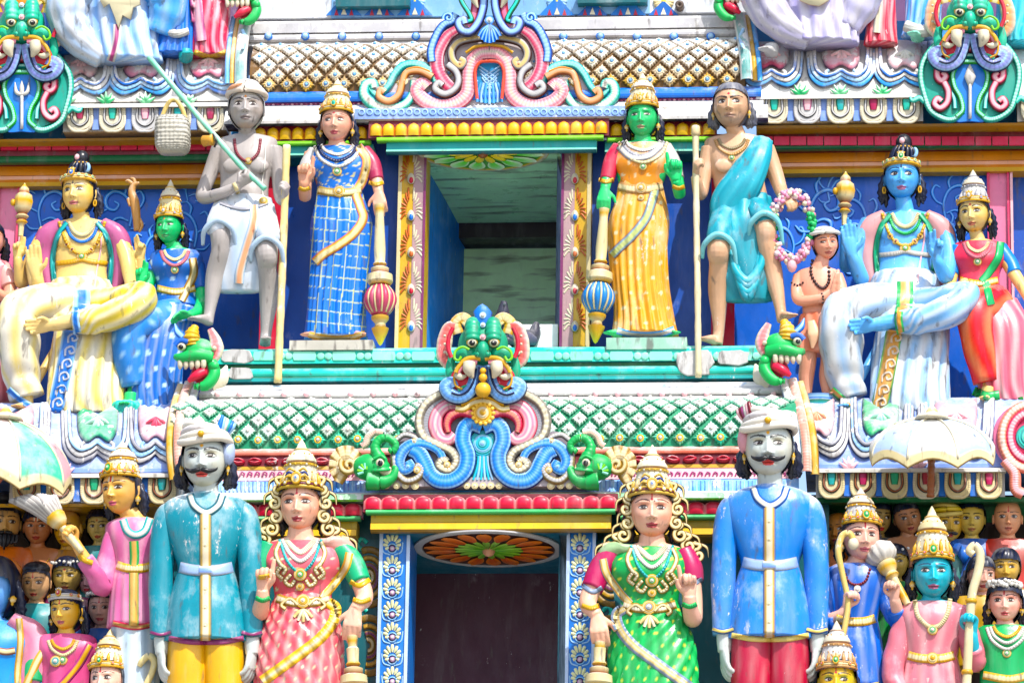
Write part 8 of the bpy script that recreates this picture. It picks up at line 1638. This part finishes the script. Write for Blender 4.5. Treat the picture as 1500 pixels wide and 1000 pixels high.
F = bust('rosy woman statue in a green sari with silver necklaces at the right edge', 1472, 881, 385, 21, hx('e8b4a4'), hx('12964e'), -4, 10, low=1115, mark='line', lips=hx('b84a54'), hairkw=dict(locks=True, res=.9), res=1.0, wide=1.9, streak=hx('3cb878'), blush=hx('e87a60')); flowers(F, 24, 17, .95); flowers(F, 24, 14, 1.15); neckset(F, 1475, 918, 20, 3, ('gold', 'silver', 'silver'), 14, 6); F.band('belt', [(1440, 988), (1478, 994), (1510, 988)], 6, 3, [(.5, 'cream'), (1, 'gold')], nr=12, ridge=.3); F.earrings()
bust('bald man statue in an orange robe half hidden behind the blue courtier crown', 1228, 776, 236, 17, hx('d8862a'), hx('d8702a'), -16, 12, hairc=None, low=880)
bust('olive skinned man statue turned aside behind the crowned courtier', 1285, 758, 260, 17, hx('9a7a3a'), hx('3a3a3a'), 24, 14, low=880)
bust('young brown man statue with bare shoulders tilting his head', 1329, 758, 266, 16, hx('b47852'), None, 6, 18, 12, bare=True, low=880, lips=hx('9a4040'))
F = bust('yellow skinned man statue in a yellow turban above the cyan king', 1388, 766, 262, 18.5, hx('cfa21e'), hx('14807a'), 12, 14, hairc=None, low=880, male=True); m = MB()
for j in range(5): m.tube([F.H((1.14 * (1 - .14 * j) * math.sin(a) - .1, -1.14 * (1 - .14 * j) * math.cos(a), .62 + .22 * j + .16 * math.sin(a + j))) for a in np.linspace(0, 2 * math.pi, 17)[:-1]], .17 * 18.5 * PX, hx('d8bc4a') if j % 2 else hx('cfb86a'), 9, 44, closed=True, caps=False)
m.ball(F.H((-.1, 0, 1.3)), np.array([.7, .7, .4]) * 20 * PX, hx('d8bc4a'), 12, 8); F.part(m, 'turban')
F.moustache(w=.4, up=-.05)
F = bust('yellow faced man statue in a blue collared shirt, third from the right end', 1423, 760, 264, 16.5, hx('c8a83a'), hx('1450a0'), 0, 12, low=890, lips=hx('a0603a'))
for s_ in (-1, 1): m = MB(); m.prism([(1422, 812), (1422 + s_ * 14, 798), (1422 + s_ * 20, 812), (1422 + s_ * 10, 828)][::s_], 284, 290, hx('1a60b8'), bevel=.05); F.part(m, 'collar_flap')
F = bust('shaven rosy man statue in a red robe at the right edge', 1476, 758, 266, 17.5, hx('d8946a'), hx('b04038'), 2, 12, hairc=None, low=900, mark='line', male=True, lips=hx('a84a3a'))
F = bust('mustard faced woman statue with dark hair in green beside the silver mace', 1311, 823, 300, 16, hx('b8963a'), hx('108a3c'), -2, 12, low=980, mark='tilak', lips=hx('a83a34')); flowers(F, 17, 5)
F = bust('pale rose woman statue with long dark hair behind the tall bow', 1437, 842, 300, 17, hx('d8a08c'), hx('b8902a'), 18, 14, low=980, hairkw=dict(locks=True, res=.7, length=2.4), lips=hx('b0404a'))
bust('mustard faced man statue peering over the woman in green at the right', 1473, 831, 296, 17, hx('c0962e'), hx('8a6a2a'), 0, 14, low=930, lips=hx('a0603a'))
F = bust('crowned yellow faced statue at the bottom edge below the blue soldier hand', 1226, 998, 420, 24, hx('d8b04a'), hx('c06a3a'), -2, 8, low=1120, mark='line', hairkw=dict(locks=True, res=.8), res=.95, blush=hx('6aa84a')); pr, cl = makuta(1.2, .96, 'lgrey', 'tan', 'ivory'); c_ = F.crown(pr, cl, .6, -5); F.tiara(c_, cols=('tan', 'cream'), peak=.4)

# ---------- seated statues along the top edge (only their lower halves are in the picture)
def lower_half(label, rings, col, base, extra=(), feet=(), skin='flesh', fold=None, cat='statue'):
    F = Fig(label, base, skin)
    F.cloth('robe', rings, col, nu=110, n=44, fold=fold or pleat(20, .07, 1.2, .03, 7), mat=paint(.30, .36, .2))
    for nm, a, r, c_ in extra: F.sleeve(nm, a, r, c_, nu=30, n=40, fold=lambda v, th: 1 + .075 * np.sin(9 * th + 10 * v) + .03 * np.sin(34 * v), mat=paint(.30, .36, .2))
    for f in feet: F.foot(f[:3], f[3], 40); F.limb([(f[0], f[1] - 16, f[2] - 4), (f[0], f[1] - 4, f[2])], [11, 10])
    if F.mb.n: F.body()
    return F
W1 = streaks(hx('c0d0e4'), hx('5f98d8'), 13, .8, 2)
F = lower_half('seated statue in white and blue pleated robe with a gold apron at the top left', [(170, -60, 80, 70, 40), (172, -10, 96, 62, 40), (178, 40, 108, 56, 34), (184, 92, 116, 56, 30)], W1, (180, 92, 116), [('trouser_leg', [(150, -30, 90), (104, -8, 130), (100, 30, 134), (120, 62, 130), (150, 88, 126)], [34, 32, 28, 24, 14], streaks(hx('c8ccd2'), hx('8fb0d4'), 8, .7)), ('trouser_leg', [(180, -30, 96), (230, -20, 120), (246, 10, 120), (232, 50, 116)], [30, 30, 28, 20], streaks('sky', hx('b8d4ee'), 6, .5))])
m = MB(); m.prism([(140, -12), (152, 12), (160, 6), (168, 26), (174, 44), (180, 24), (192, 30), (196, 12), (206, 8), (204, -12)], 146, 150, hx('d8cfae'), 'tan', bevel=.06); F.part(m, 'apron'); F.band('robe_stripe', [(172, 36), (170, 60), (162, 90)], 6, 3, [(.5, 'mauve'), (1, 'white')])
lower_half('blue skirted attendant statue left of the white robed figure at the top', [(86, -60, 70, 22, 18), (86, 0, 76, 24, 20), (90, 60, 84, 22, 18), (92, 80, 86, 24, 18)], streaks('blue', 'sky', 12, .7), (92, 82, 86))
lower_half('attendant statue in a deep blue pleated skirt right of the white robed figure', [(262, -60, 86, 20, 18), (258, 10, 94, 26, 22), (256, 55, 100, 30, 22), (250, 82, 104, 36, 22)], streaks('blue', hx('0a4fa8'), 12, .7), (256, 84, 104), (('hem_fold', [(240, 44, 122), (258, 50, 126), (276, 46, 122)], [5, 6, 5], 'silver'),), [(272, 92, 116, .2)], 'teal')
F = lower_half('attendant statue in a crimson and pink pleated skirt at the top left', [(312, -60, 86, 24, 18), (310, 10, 92, 28, 22), (308, 60, 98, 27, 20), (308, 84, 100, 30, 20)], streaks(hx('c83a54'), hx('e0a8b4'), 12, .8), (308, 86, 100)); F.band('skirt_sash', [(286, -10), (290, 30), (294, 60)], 9, 4, [(.6, 'palepink'), (1, 'mauve')]); F.band('skirt_hem', [(284, 76), (308, 84), (332, 76)], 4, 3, 'gold', nr=8, ridge=.5)
WL = streaks(hx('c8c4d4'), hx('948cc4'), 13, .75, 2)
F = lower_half('seated statue in a pale lilac pleated robe at the top right', [(1190, -70, 80, 66, 40), (1192, -20, 96, 62, 40), (1200, 25, 108, 58, 34), (1202, 66, 116, 56, 30)], WL, (1200, 68, 116), [('trouser_leg', [(1166, -40, 90), (1122, -20, 130), (1122, 10, 134), (1150, 40, 130), (1186, 60, 126)], [34, 32, 28, 24, 14], streaks(hx('c6c2cc'), hx('9a94c0'), 8, .7)), ('trouser_leg', [(1200, -50, 96), (1256, -30, 120), (1262, 0, 120), (1240, 40, 116)], [30, 30, 28, 20], streaks(hx('c8c4e4'), 'white', 6, .5))], [(1130, 84, 128, -.3)], 'lgrey')
m = MB(); m.prism([(1160, -16), (1172, 2), (1186, 8), (1200, 10), (1214, 2), (1222, -16)], 148, 152, hx('d8cfae'), 'tan', bevel=.06); F.part(m, 'apron')
F = lower_half('attendant statue in a red skirt with a silver sash at the top right', [(1292, -60, 84, 18, 14), (1292, 0, 90, 20, 17), (1291, 40, 96, 22, 17), (1290, 66, 98, 25, 18)], streaks(hx('cf4a5a'), hx('e8b0b0'), 10, .7), (1290, 68, 98)); F.band('skirt_sash', [(1288, -10), (1287, 20), (1284, 48)], 6, 4, [(.5, 'ivory'), (1, 'silver')])
lower_half('attendant statue in a pale blue pleated skirt left of the upper right horseshoe', [(1356, -60, 80, 24, 18), (1354, -5, 88, 27, 22), (1352, 30, 94, 26, 20), (1350, 54, 98, 30, 20)], streaks('sky', hx('c4d8f0'), 12, .7), (1352, 56, 98), (('hem_fold', [(1326, 38, 118), (1350, 46, 122), (1376, 42, 116)], [8, 9, 8], 'silver'),), [(1344, 62, 116, -.2)], 'mint')
lower_half('statue with turquoise skirt cut by the upper right corner', [(1500, -40, 80, 40, 30), (1496, 20, 90, 36, 26), (1492, 50, 96, 32, 24), (1490, 66, 98, 34, 22)], streaks('cyan', hx('7fd0e0'), 9, .6), (1490, 66, 98))
# two pigeons on the sill
for (x, y, d_, lab, yaw) in ((733, 478, 112, 'dark pigeon seen from the front in the upper opening', .3), (770, 500, 118, 'dark pigeon turned aside beside the mask ear in the upper opening', 2.4)):
    t = thing('pigeon', lab, 'pigeon', P(x, y + 18, d_)); c0 = P(x, y, d_); v = np.array([math.sin(yaw), -math.cos(yaw), 0])
    m = MB(); m.tube([c0 - v * .16 + np.array([0, 0, -.03]), c0 - v * .07, c0 + np.array([0, 0, .01]), c0 + v * .06 + np.array([0, 0, .05]), c0 + v * .075 + np.array([0, 0, .10]), c0 + v * .085 + np.array([0, 0, .128])], [.02, .045, .06, .042, .026, .016], hx('3a3a48'), 12, 30); m.tube([c0 + v * .085 + np.array([0, 0, .108]), c0 + v * .125 + np.array([0, 0, .102])], [.009, .003], 'grey', 6, 5); m.build('body', t, EN)
    s_ = np.cross(v, [0, 0, 1.0])
    for k in (-1, 1): m = MB(); m.tube([c0 + s_ * k * .045 + v * .03, c0 + s_ * k * .055 - v * .04, c0 + s_ * k * .02 - v * .15], [(.02, .03), (.02, .04), (.006, .01)], hx('55556a'), 8, 12); m.build('wing', t, EN)
